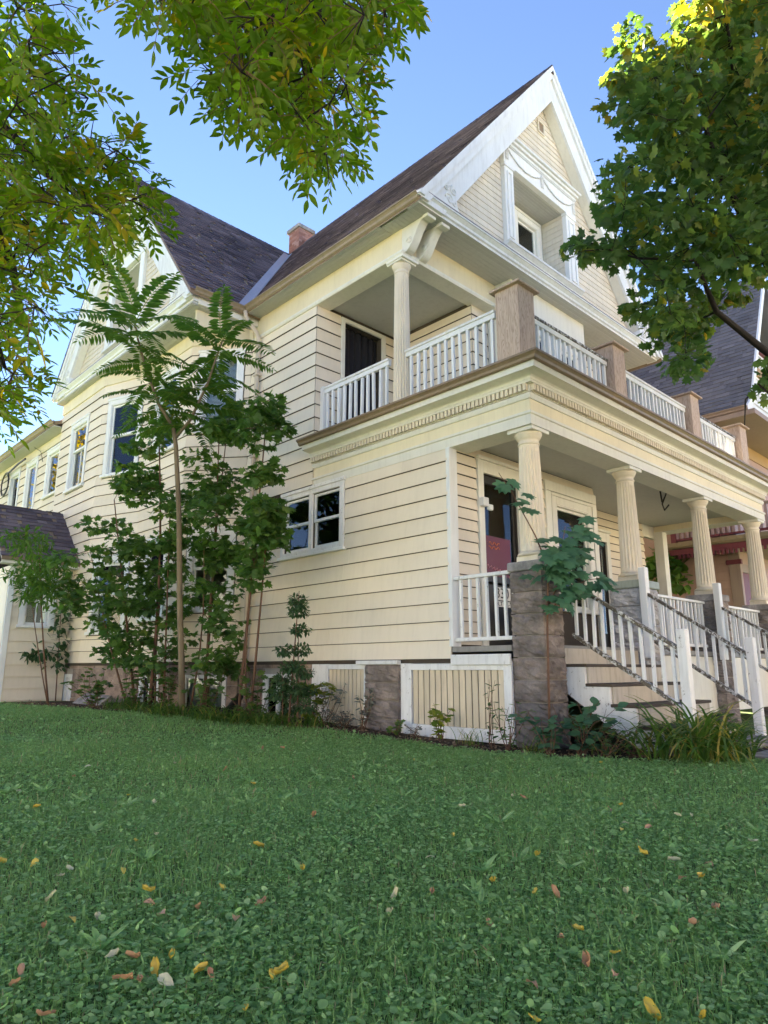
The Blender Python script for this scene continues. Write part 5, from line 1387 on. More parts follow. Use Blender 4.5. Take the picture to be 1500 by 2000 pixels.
MAPLE_TIP = [(5.17,2.38,4.41,0.13),(4.8,2.56,4.28,0.1),(5.06,2.76,4.55,0.14),(5.29,2.55,4.44,0.11),(5.09,2.62,4.54,0.13),(4.79,2.62,4.38,0.15),(5.26,2.57,4.49,0.1),(5.01,2.37,4.29,0.11)]
MAPLE_TIP2 = [(6.23,1.71,3.44,0.1),(6.34,1.76,3.23,0.09),(6.31,1.71,3.35,0.09),(6.42,1.77,3.34,0.09)]
SAP_A = [(4.44,11.81,3.27,0.24),(4.56,11.31,2.21,0.26),(4.65,10.9,1.92,0.2),(4.92,11.96,1.11,0.28),(4.74,11.9,1.7,0.28),(3.96,11.64,2.64,0.29),(4.24,12.16,2.16,0.26),(4.96,11.3,2.7,0.26),(4.46,11.0,2.7,0.28),(4.45,11.28,2.44,0.22),(4.56,11.37,1.88,0.2),(4.92,11.21,0.99,0.28),(4.9,11.37,2.43,0.25),(4.26,12.15,2.35,0.23),(4.49,10.76,3.84,0.22),(4.51,11.7,2.1,0.23),(4.9,11.03,1.27,0.29),(4.95,11.27,2.96,0.24),(5.1,11.84,1.52,0.25),(4.29,12.12,1.89,0.24),(4.43,12.38,2.05,0.27),(4.65,11.36,4.0,0.19),(5.08,11.36,1.9,0.25),(4.21,11.84,1.97,0.28),(5.05,12.01,1.24,0.2),(4.51,11.93,2.23,0.28),(4.65,11.58,1.56,0.29),(5.04,10.83,1.98,0.22),(4.61,10.93,2.95,0.27),(4.35,11.31,2.74,0.23),(5.02,11.83,1.95,0.29),(4.66,11.05,1.34,0.24),(4.72,11.67,3.26,0.26),(4.94,11.21,1.89,0.24)]
SAP_B = [(5.14,11.33,1.0,0.27),(5.32,10.44,2.94,0.25),(5.76,11.18,1.84,0.21),(4.79,10.67,2.78,0.22),(5.25,10.12,3.14,0.23),(5.09,10.15,2.38,0.28),(4.94,10.63,2.81,0.23),(4.91,10.07,2.83,0.25),(4.76,11.31,3.86,0.23),(5.13,9.86,3.27,0.23),(5.01,10.52,4.91,0.19),(4.35,10.43,3.99,0.22),(5.01,11.03,4.17,0.2),(4.95,10.78,1.8,0.19),(5.41,10.13,1.99,0.21),(4.78,9.78,4.62,0.22),(5.25,11.2,1.49,0.3),(5.52,10.81,2.47,0.25),(4.98,10.99,3.94,0.26),(4.69,10.43,4.74,0.29),(5.64,10.7,3.74,0.22),(4.98,10.99,2.19,0.21),(4.98,10.2,3.51,0.21),(5.57,11.67,0.81,0.25),(5.31,11.03,2.15,0.22),(4.74,10.75,4.46,0.26),(5.27,10.64,3.03,0.19),(5.0,10.53,0.98,0.29),(5.49,10.8,3.81,0.2),(5.11,11.13,1.34,0.2),(5.38,11.29,2.43,0.29),(5.4,10.8,1.64,0.23),(5.03,10.4,3.35,0.24),(4.64,10.91,4.51,0.21),(4.72,10.9,3.63,0.23),(4.89,10.8,3.83,0.24),(5.12,10.25,2.82,0.21),(4.86,11.27,4.09,0.19),(5.02,10.79,4.73,0.19),(4.82,11.01,2.76,0.23),(5.42,10.71,2.61,0.24),(5.17,11.2,2.53,0.2),(5.4,10.7,1.09,0.24),(5.39,10.26,1.35,0.25)]
SAP_C = [(4.91,8.83,4.4,0.22),(5.37,9.33,0.99,0.26),(5.91,9.8,1.04,0.27),(5.06,8.95,3.15,0.29),(5.09,8.82,4.39,0.25),(5.6,9.44,5.05,0.23),(5.31,9.31,2.82,0.24),(5.5,9.1,4.87,0.24),(5.87,9.87,0.9,0.19),(5.79,9.67,2.8,0.26),(5.59,9.37,2.04,0.3),(5.81,9.58,3.83,0.28),(5.78,10.03,1.92,0.26),(5.42,9.14,1.73,0.22),(5.5,9.23,2.65,0.24),(5.37,9.18,4.72,0.19),(5.43,9.49,4.6,0.25),(5.49,9.4,3.53,0.25),(5.64,9.44,4.6,0.25),(5.56,9.72,2.45,0.23),(5.73,9.38,2.64,0.23),(6.21,10.07,0.94,0.29),(5.35,9.72,2.8,0.25),(5.28,8.69,4.35,0.28),(5.5,9.17,4.46,0.23),(5.12,9.28,2.07,0.2),(5.56,9.52,2.52,0.21),(5.21,9.42,3.42,0.2),(5.06,9.41,4.06,0.28),(5.31,9.81,3.88,0.28),(5.51,9.49,1.5,0.26),(5.97,9.8,0.84,0.24),(5.63,9.23,1.25,0.26),(5.2,9.5,3.58,0.25),(5.81,9.33,3.07,0.21),(5.41,9.8,2.69,0.19),(5.43,9.44,3.7,0.19),(5.26,8.95,3.29,0.21),(5.25,9.21,3.38,0.22),(5.59,9.55,3.97,0.23),(5.16,9.13,3.1,0.29),(5.51,9.19,1.5,0.3)]
SAP_D = [(5.3,8.01,4.0,0.21),(5.42,7.98,4.44,0.16),(5.49,7.86,4.27,0.15),(5.12,8.03,4.31,0.2),(5.38,7.97,4.64,0.17),(5.19,8.0,4.51,0.19),(5.55,8.19,3.62,0.16),(5.02,7.85,4.14,0.22),(5.36,7.85,4.23,0.23),(5.11,7.93,3.48,0.17),(5.28,8.27,4.51,0.16),(5.2,7.96,3.56,0.21),(5.22,7.88,4.42,0.23),(5.37,8.0,3.69,0.2),(5.02,7.7,4.51,0.22),(5.25,8.18,3.54,0.15)]
SAP_E = [(5.41,7.92,3.06,0.26),(5.35,8.22,2.25,0.2),(5.74,8.33,3.03,0.26),(5.46,7.86,2.64,0.2),(5.34,8.17,2.91,0.24),(5.53,8.46,2.53,0.19),(5.49,8.21,2.79,0.24),(5.64,8.29,2.79,0.22),(5.47,8.5,2.12,0.24),(5.61,8.67,2.38,0.27),(5.31,7.96,3.03,0.19),(5.6,8.27,3.06,0.2),(5.19,7.96,3.1,0.2),(5.51,8.38,3.21,0.22),(5.42,8.22,3.14,0.21),(5.68,8.27,3.19,0.21),(5.23,8.1,2.8,0.2),(5.51,8.14,2.59,0.29),(5.59,8.48,3.23,0.25),(5.61,8.66,2.55,0.24),(5.68,8.52,2.86,0.24),(5.51,8.49,2.83,0.24),(5.38,8.14,2.72,0.22),(5.57,8.04,2.88,0.22),(5.54,8.21,2.97,0.2),(5.33,7.95,2.75,0.28)]
SAP_L = [(3.71,12.75,3.0,0.28),(4.0,12.32,2.16,0.27),(4.09,13.79,2.78,0.25),(3.87,12.44,2.36,0.2),(4.0,13.58,2.16,0.19),(3.53,12.9,3.08,0.28),(4.1,12.95,2.07,0.24),(3.72,12.5,2.54,0.29),(4.36,13.6,2.68,0.28),(4.0,12.45,2.28,0.2),(3.67,12.96,3.18,0.26),(4.14,12.84,2.81,0.23),(3.8,13.59,2.51,0.22),(4.06,13.11,2.65,0.26),(3.91,13.77,3.03,0.21),(4.15,13.3,2.28,0.25),(4.07,13.61,2.3,0.22),(3.9,13.17,2.29,0.26),(4.17,12.99,2.39,0.2),(3.94,13.58,2.55,0.19),(4.27,13.14,2.65,0.26),(4.04,13.4,3.16,0.23)]
PRIV = [(5.91,7.81,0.51,0.15),(5.74,7.89,0.66,0.16),(5.78,8.07,0.73,0.11),(5.83,7.72,1.11,0.14),(5.81,7.72,1.39,0.13),(5.78,7.57,0.8,0.11),(5.66,7.59,1.7,0.12),(5.62,7.78,1.1,0.13),(5.93,8.08,0.32,0.12),(5.99,7.79,0.58,0.14),(5.75,7.72,1.79,0.11),(5.69,7.99,0.52,0.15),(5.63,7.55,1.61,0.13),(5.72,7.84,0.89,0.12),(5.69,7.65,0.89,0.13),(5.91,8.06,0.48,0.13),(5.88,7.63,0.37,0.13),(5.79,7.74,0.6,0.12)]
NSHRUB = [(16.32,7.42,3.13,0.31),(16.49,7.17,3.34,0.3),(17.19,7.21,3.67,0.3),(17.01,7.69,2.91,0.23),(16.54,7.55,3.36,0.25),(16.89,7.21,3.1,0.31),(16.99,7.26,3.29,0.27),(16.33,6.92,2.83,0.23),(16.36,7.29,3.05,0.28),(16.82,7.52,3.65,0.26),(16.89,7.55,3.5,0.28),(17.09,7.54,3.41,0.25),(16.16,7.26,3.38,0.23),(17.08,7.32,3.56,0.23)]
YEL = [(2.18,4.76),(1.65,3.48),(1.57,2.54),(1.35,2.71),(1.03,2.61),(1.06,2.04),(1.13,2.09),(1.14,1.94),(1.26,1.77),(1.3,1.77),(1.11,1.66),(1.06,3.51),(1.16,3.41),(2.01,2.95),(1.57,4.68),(3.05,4.58),(1.93,2.5),(1.39,3.03),(4.8,4.6),(2.36,1.84),(2.38,1.66),(2.17,1.35),(2.09,1.18),(1.82,0.94),(2.81,1.94),(4.26,2.3),(3.6,1.95),(3.03,1.31),(5.9,3.35),(1.89,0.84),(1.58,1.12),(3.23,1.66),(2.82,2.44),(3.2,1.63)]
PAL = [(1.66,5.33),(1.77,3.51),(1.18,3.15),(1.24,3.22),(1.04,1.95),(1.01,2.23),(1.06,2.9),(1.1,2.57),(2.19,4.4),(2.42,6.1),(3.07,5.84),(3.46,2.92),(3.19,1.49),(3.83,1.38),(1.83,1.88),(1.98,2.0),(4.19,1.91),(2.43,2.24),(2.63,1.42),(4.0,2.94),(4.23,1.85),(3.75,2.01)]
TAN = [(0.96,2.04),(1.05,2.18),(1.27,2.44),(1.43,2.22),(1.29,2.58),(1.58,2.29),(3.25,5.3),(4.42,6.13),(3.71,4.21),(2.63,3.32),(0.94,2.61),(0.78,2.31),(0.74,2.23),(4.25,6.23),(0.74,1.99),(2.16,5.69),(0.99,2.0),(1.14,1.89),(1.4,2.42),(4.02,2.86),(4.08,2.28),(3.76,1.88),(2.09,1.92),(1.73,1.23),(1.97,1.2),(1.95,1.11),(2.95,1.35),(2.42,1.6),(2.0,1.58),(3.24,1.36),(2.49,1.12),(2.72,1.13),(2.07,1.35)]
BIGL = [(3.17,2.52),(1.1,1.76)]

# ------------------------------------------------------------------ foliage machinery
def T_oval(wd=.36, fold=.06):
    V = [(0, 0, 0), (wd * .35, .2, fold * .6), (wd * .5, .45, fold), (wd * .28, .78, fold * .6), (0, 1, -.04), (-wd * .28, .78, fold * .6), (-wd * .5, .45, fold), (-wd * .35, .2, fold * .6)]
    return np.array(V, float), [(0, 1, 2, 3, 4), (0, 4, 5, 6, 7)]
def T_maple():
    h = [(.20, -.10), (.47, -.05), (.37, .13), (.63, .34), (.60, .46), (.37, .45), (.31, .58), (.35, .80), (.14, .74)]
    o = [(0, 0)] + h + [(0, 1.02)] + [(-x, y) for x, y in h[::-1]]
    V = [(0, .38, .05)] + [(x, y, -.16 * (x * x + (y - .38) ** 2) - .03 * abs(x)) for x, y in o]
    n = len(o)
    return np.array(V, float), [(0, 1 + i, 1 + (i + 1) % n) for i in range(n)]
def T_round():
    n = 8; V = [(0, .5, -.06)] + [(.5 * math.sin(2 * math.pi * k / n), .5 - .5 * math.cos(2 * math.pi * k / n) * (.75 if k == 0 else 1), .05) for k in range(n)]
    return np.array(V, float), [(0, 1 + k, 1 + (k + 1) % n) for k in range(n)]
def unit(a): return a / np.maximum(1e-9, np.linalg.norm(a, axis=-1, keepdims=True))
def leaves_mesh(name, T, pos, tipdir, normal, size, tint, mat, off=(0, 0, 0)):
    TV, TF = T
    Y = unit(np.asarray(tipdir, float)); Z = np.asarray(normal, float)
    Z = unit(Z - Y * np.sum(Z * Y, 1, keepdims=True)); X = np.cross(Y, Z)
    sz = np.asarray(size, float)[:, None, None]
    V = (TV[None, :, 0:1] * X[:, None, :] + TV[None, :, 1:2] * Y[:, None, :] + TV[None, :, 2:3] * Z[:, None, :]) * sz + np.asarray(pos)[:, None, :] - np.array(off)[None, None, :]
    n, k = len(pos), len(TV)
    flat = np.concatenate([np.array(f) for f in TF]); cnt = np.array([len(f) for f in TF])
    Fx = (flat[None, :] + (np.arange(n) * k)[:, None]).ravel()
    return np_mesh(name, V.reshape(-1, 3), Fx, np.tile(cnt, n), mat, np.repeat(np.asarray(tint), k))
def blob_leaves(blobs, per, sizes, rs, up=.8, outw=.5, droop=.5, edge=.45, flat=.85):
    B = np.array(blobs); n = len(B) * per
    idx = np.repeat(np.arange(len(B)), per)
    d = unit(rs.normal(size=(n, 3))); r = rs.random(n) ** edge
    pos = B[idx, :3] + d * (r * B[idx, 3])[:, None] * np.array([1.1, 1.1, flat])
    nor = d * outw + np.array([0, 0, up]) + rs.normal(size=(n, 3)) * .38
    tip = d * .8 + rs.normal(size=(n, 3)) * .6 + np.array([0, 0, -droop])
    return pos, tip, nor, rs.uniform(*sizes, n), idx
OVAL, MAPLE_T, ROUND, NARROW = T_oval(), T_maple(), T_round(), T_oval(.30, .05)

def nearest(limbs, p):
    best = None; p = Vector(p)
    for L in limbs:
        for q in L:
            d = (Vector(q[:3]) - p).length
            if best is None or d < best[0]: best = (d, Vector(q[:3]), q[3] if len(q) > 3 else .02)
    return best
def twig(mb, a, b, r0, r1, rs, sag=.06, n=5, sides=5):
    a, b = Vector(a), Vector(b); L = (b - a).length
    pts = []
    side = Vector((rs.uniform(-1, 1), rs.uniform(-1, 1), rs.uniform(-.2, 1))) * L * sag
    for i in range(n):
        q = i / (n - 1); pts.append(a.lerp(b, q) + side * math.sin(math.pi * q) + Vector((rs.uniform(-1, 1), rs.uniform(-1, 1), rs.uniform(-1, 1))) * (.02 * L if 0 < i < n - 1 else 0))
    mb.tube(pts, [r0 + (r1 - r0) * i / (n - 1) for i in range(n)], sides)
    return pts
def connect(limbs, blobs, mb, rs, r0=.012, r1=.003, maxd=9):
    """grow twigs from the limbs out to every clump, nearest clumps first, so that twigs branch from twigs"""
    todo = sorted(blobs, key=lambda b: nearest(limbs, b[:3])[0])
    net = [list(L) for L in limbs]
    for b in todo:
        d, q, r = nearest(net, b[:3])
        rr = min(r * .7, r0 + d * .004)
        pts = twig(mb, q, b[:3], rr, max(r1, rr * .35), rs)
        net.append([(p.x, p.y, p.z, max(r1, rr * .5)) for p in pts[1:]])
        c = Vector(b[:3])
        for k in range(3):
            e = c + Vector((rs.gauss(0, 1), rs.gauss(0, 1), rs.gauss(0, .6))).normalized() * b[3] * .9
            twig(mb, c, e, r1 * 1.1, r1 * .5, rs, n=3, sides=4)
def limb_tube(mb, L, sides=8): mb.tube([p[:3] for p in L], [p[3] for p in L], sides)

# ------------------------------------------------------------------ ash tree overhead (trunk stands beside the camera, out of frame)
def ash_tree():
    base = (-2.3, 2.7, gz(-2.3, 2.7))
    t = thing('ash_tree', 'ash tree with yellowing pinnate leaves hanging in front of the sky', 'tree', base)
    rs = random.Random(21); ns = np.random.default_rng(21)
    trunk = [(-2.3, 2.7, -.1, .27), (-2.28, 2.75, 1.5, .23), (-2.2, 2.85, 3.0, .21), (-2.0, 3.0, 4.4, .18), (-1.7, 3.2, 5.6, .14), (-1.3, 3.4, 7.0, .08)]
    limbs = [[(-2.2, 2.85, 3.2, .11), (-1.2, 3.1, 3.8, .08), (-.2, 3.5, 4.0, .06), (.6, 4.1, 3.7, .045), (1.05, 4.7, 3.5, .03), (1.35, 5.3, 3.3, .015)],
             [(-2.05, 2.95, 4.2, .10), (-1.0, 3.4, 4.7, .075), (.1, 4.2, 4.9, .055), (.7, 4.7, 4.6, .04), (1.2, 4.6, 4.2, .025), (1.6, 4.6, 4.1, .012)],
             [(-.2, 3.5, 4.0, .05), (.4, 3.7, 3.3, .035), (.8, 4.0, 2.8, .022), (1.0, 4.3, 2.6, .012)],
             [(-1.9, 3.05, 4.9, .10), (-.6, 2.9, 5.6, .08), (.6, 2.6, 5.8, .06), (1.4, 2.7, 5.3, .045), (1.8, 2.8, 4.7, .035), (2.1, 2.9, 4.5, .02), (2.3, 3.05, 4.3, .01)],
             [(.6, 2.6, 5.8, .05), (1.1, 2.5, 5.0, .035), (1.5, 2.6, 4.3, .022), (1.7, 2.5, 3.8, .01)],
             [(1.4, 2.7, 5.3, .035), (1.9, 3.2, 5.2, .028), (2.1, 3.4, 4.9, .016), (2.2, 3.2, 4.6, .01)],
             [(.6, 2.6, 5.8, .04), (1.0, 2.8, 4.9, .02), (1.15, 2.9, 4.3, .008)]]
    mb = MB(); limb_tube(mb, trunk, 14)
    for L in limbs: limb_tube(mb, L)
    B = ASH_L + ASH_C
    connect(limbs, B, mb, rs, .017, .0045)
    mb.build('trunk', M['bark_dark'], t, smooth=True)
    P, D, Nn, S, C_ = [], [], [], [], []
    rach = MB()
    for bi, b in enumerate(B):
        old = rs.random() < .22
        for k in range(8):
            o = Vector((rs.gauss(0, 1), rs.gauss(0, 1), rs.gauss(0, .8))).normalized()
            c = Vector(b[:3]) + o * b[3] * rs.uniform(.1, .75)
            dr = (o + Vector((rs.gauss(0, .5), rs.gauss(0, .5), rs.gauss(-.35, .35)))).normalized()
            L = rs.uniform(.12, .19)
            up = Vector((rs.gauss(0, .35), rs.gauss(0, .35), 1)); sd = dr.cross(up).normalized(); nn = sd.cross(dr).normalized()
            pts = [c + dr * L * q + Vector((0, 0, -.05)) * q * q for q in (0, .5, 1)]
            rach.tube(pts, .0018, 3)
            tone = min(1, max(0, rs.gauss(.40, .22) + (.38 if old else 0)))
            for f_, s_ in ((.38, 1), (.38, -1), (.62, 1), (.62, -1), (.85, 1), (.85, -1), (1.0, 0)):
                p = c + dr * L * f_ + Vector((0, 0, -.05)) * f_ * f_
                td = dr * (.65 if s_ else 1) + sd * s_ * .85 + Vector((rs.gauss(0, .12), rs.gauss(0, .12), rs.gauss(-.15, .15)))
                P.append(p); D.append(td); Nn.append(nn + Vector((rs.gauss(0, .2), rs.gauss(0, .2), rs.gauss(0, .2)))); S.append(rs.uniform(.058, .092)); C_.append(min(1, max(0, tone + rs.gauss(0, .08))))
    me = leaves_mesh('crown', T_oval(.38, .06), np.array(P), np.array(D), np.array(Nn), S, C_, M['ash'], base)
    tag(link('crown', me, t), kind='stuff')
    tag(rach.build('leaf_stalks', M['twig'], t), kind='stuff')
ash_tree()

def maple_tree():
    base = (9.3, 1.36, 0)
    t = thing('maple_tree', 'large maple tree with dark leaves tinted yellower at the upper left to look sunlit', 'tree', base)
    rs = random.Random(31); ns = np.random.default_rng(31)
    trunk = [(11.6, 1.7, -.1, .36), (11.55, 1.75, 1.6, .30), (11.4, 1.85, 3.2, .27), (11.0, 2.0, 5.0, .23), (10.4, 2.1, 7.0, .17), (9.8, 2.1, 9.0, .10), (9.5, 2.0, 10.6, .05)]
    limbs = [[(11.4, 1.85, 3.3, .11), (10.3, 2.0, 4.1, .07), (9.2, 2.4, 4.7, .05), (8.2, 2.7, 5.1, .035), (7.4, 2.6, 5.4, .02), (6.6, 2.9, 5.2, .012)],
             [(11.1, 1.95, 4.6, .10), (10.0, 2.2, 5.8, .075), (9.0, 2.4, 6.4, .055), (8.0, 2.4, 6.7, .04), (7.0, 2.2, 6.7, .02)],
             [(10.6, 2.05, 6.4, .10), (9.6, 2.2, 7.4, .07), (8.6, 2.2, 7.8, .05), (7.6, 2.0, 7.7, .03), (6.8, 1.8, 7.7, .015)],
             [(10.0, 2.1, 8.4, .07), (9.2, 2.2, 9.0, .05), (8.5, 2.6, 9.1, .03), (8.3, 3.0, 8.9, .015)],
             [(10.3, 2.0, 4.1, .03), (9.2, 2.2, 3.9, .022), (8.3, 2.25, 3.9, .015), (7.7, 2.2, 3.85, .008)],
             [(9.2, 2.4, 4.7, .03), (8.7, 2.5, 4.2, .018), (8.2, 2.5, 3.9, .01), (7.9, 2.45, 3.5, .005)],
             [(6.6, 2.9, 5.2, .012), (6.2, 3.05, 5.2, .008), (5.85, 3.12, 5.05, .005)]]
    sc = lambda L: [(p[0] * .8, p[1] * .8, (p[2] - .85) * .8 + .85 if p[2] > 0 else p[2], p[3] * .8) for p in L]
    trunk = sc(trunk); limbs = [sc(L) for L in limbs]
    mb = MB(); limb_tube(mb, trunk, 14)
    for L in limbs: limb_tube(mb, L)
    rest = [(8.6, .8, 5.2, .5), (9.2, .5, 4.8, .5), (8.5, .3, 6.2, .5), (9.4, .2, 5.8, .6), (10.1, .9, 6.3, .6), (10.6, .3, 5.4, .6), (9.6, -.4, 6.8, .6), (8.9, .3, 7.4, .6), (10.0, .4, 7.6, .6), (10.8, 1.1, 7.2, .6), (9.3, 1.0, 8.2, .55), (9.9, -.6, 5.2, .55), (11.1, .6, 6.2, .5), (8.6, -.4, 5.4, .5)]
    connect(limbs + [trunk[2:]], MAPLE + MAPLE_TIP + MAPLE_TIP2 + rest, mb, rs, .016, .004)
    mb.build('trunk', M['bark_dark'], t, smooth=True)
    a = blob_leaves(MAPLE, 46, (.062, .105), ns)
    b = blob_leaves(MAPLE_TIP, 13, (.075, .11), ns); c = blob_leaves(MAPLE_TIP2, 10, (.065, .10), ns); d = blob_leaves(rest, 130, (.10, .16), ns)
    pos, tip, nor, sz = [np.concatenate([x[i] for x in (a, b, c, d)]) for i in range(4)]
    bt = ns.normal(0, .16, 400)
    tone = np.clip(ns.normal(.34, .22, len(pos)) + np.concatenate([bt[a[4]], np.zeros(len(pos) - len(a[4]))]) + np.clip((pos[:, 2] - 5.6) * .16, 0, .3) + np.clip((6.3 - pos[:, 0]) * .22, 0, .3) * (pos[:, 2] > 5.6), 0, 1)  # upper left leaves tinted yellower in place of sunlight on them
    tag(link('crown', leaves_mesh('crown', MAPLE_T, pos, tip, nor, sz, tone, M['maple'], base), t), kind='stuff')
maple_tree()

# ------------------------------------------------------------------ saplings crowding the side of the house
def sapling(name, label, stems, blobs, per, sizes, T, mat, seed, cat='sapling', bark='twig', group=None, r0=.008, flat=.5):
    rs = random.Random(seed); ns = np.random.default_rng(seed)
    b0 = stems[0][0]; base = (b0[0], b0[1], b0[2])
    t = thing(name, label, cat, base, group)
    for s in stems:
        mb = MB(); limb_tube(mb, s, 7); mb.build('stem', M[bark], t, smooth=True)
    mb = MB(); connect(stems, blobs, mb, rs, r0, .002); tag(mb.build('twigs', M[bark], t), kind='stuff')
    pos, tip, nor, sz, idx = blob_leaves(blobs, per, sizes, ns, up=1.25, outw=.2, droop=.4, edge=.40, flat=flat)
    tone = np.clip(ns.normal(.4, .22, len(pos)) + ns.normal(0, .12, len(blobs))[idx], 0, 1)
    tag(link('crown', leaves_mesh('crown', T, pos, tip, nor, sz, tone, M[mat], base), t), kind='stuff')
    return t
def stem(p0, p1, r, bow=(0, 0), n=6, r1=.3):
    out = []
    for i in range(n):
        q = i / (n - 1)
        out.append((p0[0] + (p1[0] - p0[0]) * q + bow[0] * math.sin(math.pi * q), p0[1] + (p1[1] - p0[1]) * q + bow[1] * math.sin(math.pi * q), p0[2] + (p1[2] - p0[2]) * q, r * (1 - (1 - r1) * q)))
    return out
sapling('maple_sapling', 'leaning maple sapling with thin twin stems nearest the lean-to entry', [stem((5.28, 11.5, .12), (4.6, 11.5, 3.7), .028, (.05, .1)), stem((5.22, 11.6, .12), (4.4, 11.8, 2.8), .02, (-.05, 0))], SAP_A, 44, (.075, .13), MAPLE_T, 'sapling', 41)
sapling('maple_sapling', 'dense maple sapling with dark foliage rising to the bay windows', [stem((5.32, 11.1, .12), (4.9, 10.6, 4.7), .034, (.1, 0)), stem((5.4, 10.75, .12), (5.1, 10.4, 3.3), .022, (.05, .1)), stem((5.36, 10.95, .12), (5.4, 11.1, 2.4), .018, (0, .1))], SAP_B, 46, (.075, .13), MAPLE_T, 'sapling', 42)
sapling('maple_sapling', 'broad maple sapling in front of the canted window, behind the pale trunk', [stem((5.70, 10.05, .12), (5.35, 9.4, 4.5), .028, (.1, .1)), stem((5.62, 9.85, .12), (5.6, 9.6, 4.6), .024, (.0, .1)), stem((5.55, 10.2, .12), (5.3, 9.6, 2.8), .018, (.1, 0))], SAP_C, 44, (.075, .13), MAPLE_T, 'sapling', 43)
sapling('maple_sapling', 'slim maple sapling climbing past the downspout to the balcony corner', [stem((5.78, 9.15, .12), (5.35, 8.05, 4.6), .026, (.1, .15))], SAP_D, 30, (.075, .14), MAPLE_T, 'sapling', 44)
sapling('maple_sapling', 'maple sapling covering the left pane of the paired side window', [stem((5.72, 8.75, .10), (5.5, 8.15, 3.1), .024, (.08, .1)), stem((5.78, 8.9, .10), (5.5, 8.5, 2.2), .018, (0, .1))], SAP_E, 38, (.08, .15), MAPLE_T, 'sapling', 45)
sapling('walnut_sapling', 'drooping sapling with pinnate leaves in front of the lean-to roof', [stem((4.6, 13.6, .12), (3.9, 12.9, 3.1), .02, (.0, .1)), stem((4.6, 13.6, .12), (4.0, 13.7, 2.7), .014, (.0, .1))], SAP_L, 60, (.11, .17), NARROW, 'ailanthus', 46)
sapling('privet_shrub', 'small leaved upright shrub growing below the paired side window', [stem((5.82, 7.95, .04), (5.68, 7.6, 1.9), .016), stem((5.9, 7.85, .04), (5.8, 7.75, 1.4), .014), stem((5.8, 8.05, .04), (5.7, 7.95, .8), .012)], PRIV, 150, (.045, .075), T_oval(.5, .05), 'privet', 47, cat='shrub')
sapling('climbing_vine', 'dark broad leaved vine clinging to the corner of the lean-to wall', [stem((5.28, 15.28, .2), (5.2, 15.3, 2.3), .014)], [(5.2, 15.28, 2.0, .2), (5.24, 15.25, 1.75, .22), (5.15, 15.25, 1.45, .26), (4.9, 15.2, 1.2, .2), (4.65, 15.15, 1.15, .14), (5.15, 15.25, .95, .24), (5.2, 15.25, 1.2, .2)], 26, (.10, .17), T_oval(.6, .05), 'privet', 48, cat='vine')
sapling('catalpa_shrub', 'bright broad leaved shrub standing between porch and pink house', [stem((16.6, 7.3, 0), (16.7, 7.3, 3.4), .04)], NSHRUB, 30, (.16, .28), T_oval(.8, .05), 'ailanthus', 49, cat='shrub')

def ailanthus():
    base = (5.28, 9.9, .12)
    t = thing('ailanthus_sapling', 'tall pale trunked ailanthus sapling forking into two fans of long fronds', 'sapling', base)
    rs = random.Random(51)
    tr_ = [(5.28, 9.9, .08, .055), (5.16, 9.8, .95, .048), (5.03, 9.7, 1.66, .044), (4.78, 9.46, 3.17, .038), (4.59, 9.33, 4.15, .034), (4.52, 9.32, 4.42, .030)]
    lf = [(4.52, 9.32, 4.42, .026), (4.31, 9.41, 4.76, .024), (4.08, 9.46, 5.29, .02), (3.92, 9.47, 5.74, .015), (3.84, 9.44, 6.0, .008)]
    rt = [(4.57, 9.32, 4.27, .026), (4.69, 9.12, 4.53, .022), (4.79, 8.85, 5.06, .018), (4.83, 8.67, 5.51, .013), (4.86, 8.55, 5.75, .007)]
    for L in (tr_, lf, rt):
        mb = MB(); limb_tube(mb, L, 9); mb.build('trunk' if L is tr_ else 'branch', M['bark'], t, smooth=True)
    variants = []
    for v in range(5):
        r2 = random.Random(60 + v); P, D, Nn, S, C_ = [], [], [], [], []
        L = 1.0; npair = 17 + v % 3
        arc = lambda q: Vector((0.03 * math.sin(q * 3 + v), L * (q - .06 * q * q), .10 * q - .30 * q ** 2.2))
        for k in range(npair):
            q = .12 + .86 * k / (npair - 1); p = arc(q); dr = (arc(min(1, q + .03)) - arc(q - .03)).normalized()
            for sg in (-1, 1):
                P.append(p); D.append(dr * .38 + Vector((sg, 0, -.22 + r2.gauss(0, .08))) + Vector((0, r2.gauss(0, .08), 0)))
                Nn.append(Vector((r2.gauss(0, .2), r2.gauss(0, .2), 1))); S.append((.20 if q < .7 else .20 - .3 * (q - .7)) * r2.uniform(.85, 1.1)); C_.append(min(1, max(0, r2.gauss(.42, .2))))
        P.append(arc(1)); D.append(arc(1) - arc(.95)); Nn.append(Vector((0, 0, 1))); S.append(.10); C_.append(.5)
        me = leaves_mesh('frond', NARROW, np.array(P), np.array(D), np.array(Nn), S, C_, M['ailanthus'])
        rc_ = MB().tube([arc(q / 7) for q in range(8)], [.006 - .0006 * q for q in range(8)], 4).mesh('rachis', M['limeleaf'], tint=True)
        variants.append((me, rc_))
    def frond(p, yaw, pitch, scale):
        me, rc_ = rs.choice(variants)
        o = link('frond', me, t, p); c = link('rachis', rc_, o)
        o.rotation_euler = (pitch, rs.uniform(-.3, .3), yaw); o.scale = (scale,) * 3
    for L, n0, sc in ((lf, 30, 1.2), (rt, 25, 1.1)):
        for k in range(n0):
            q = 1 - (k / n0) * .85; i = q * (len(L) - 1); a = int(min(i, len(L) - 2)); f_ = i - a
            p = Vector(L[a][:3]).lerp(Vector(L[a + 1][:3]), f_)
            frond(p, k * 2.4 + rs.uniform(-.3, .3), R(rs.uniform(40, 60) * q ** 2 - 12 + rs.uniform(-8, 8)) if k < 5 else R(rs.uniform(-18, 14)), sc * rs.uniform(.75, 1.1) * (1 if k < 12 else .75))
ailanthus()

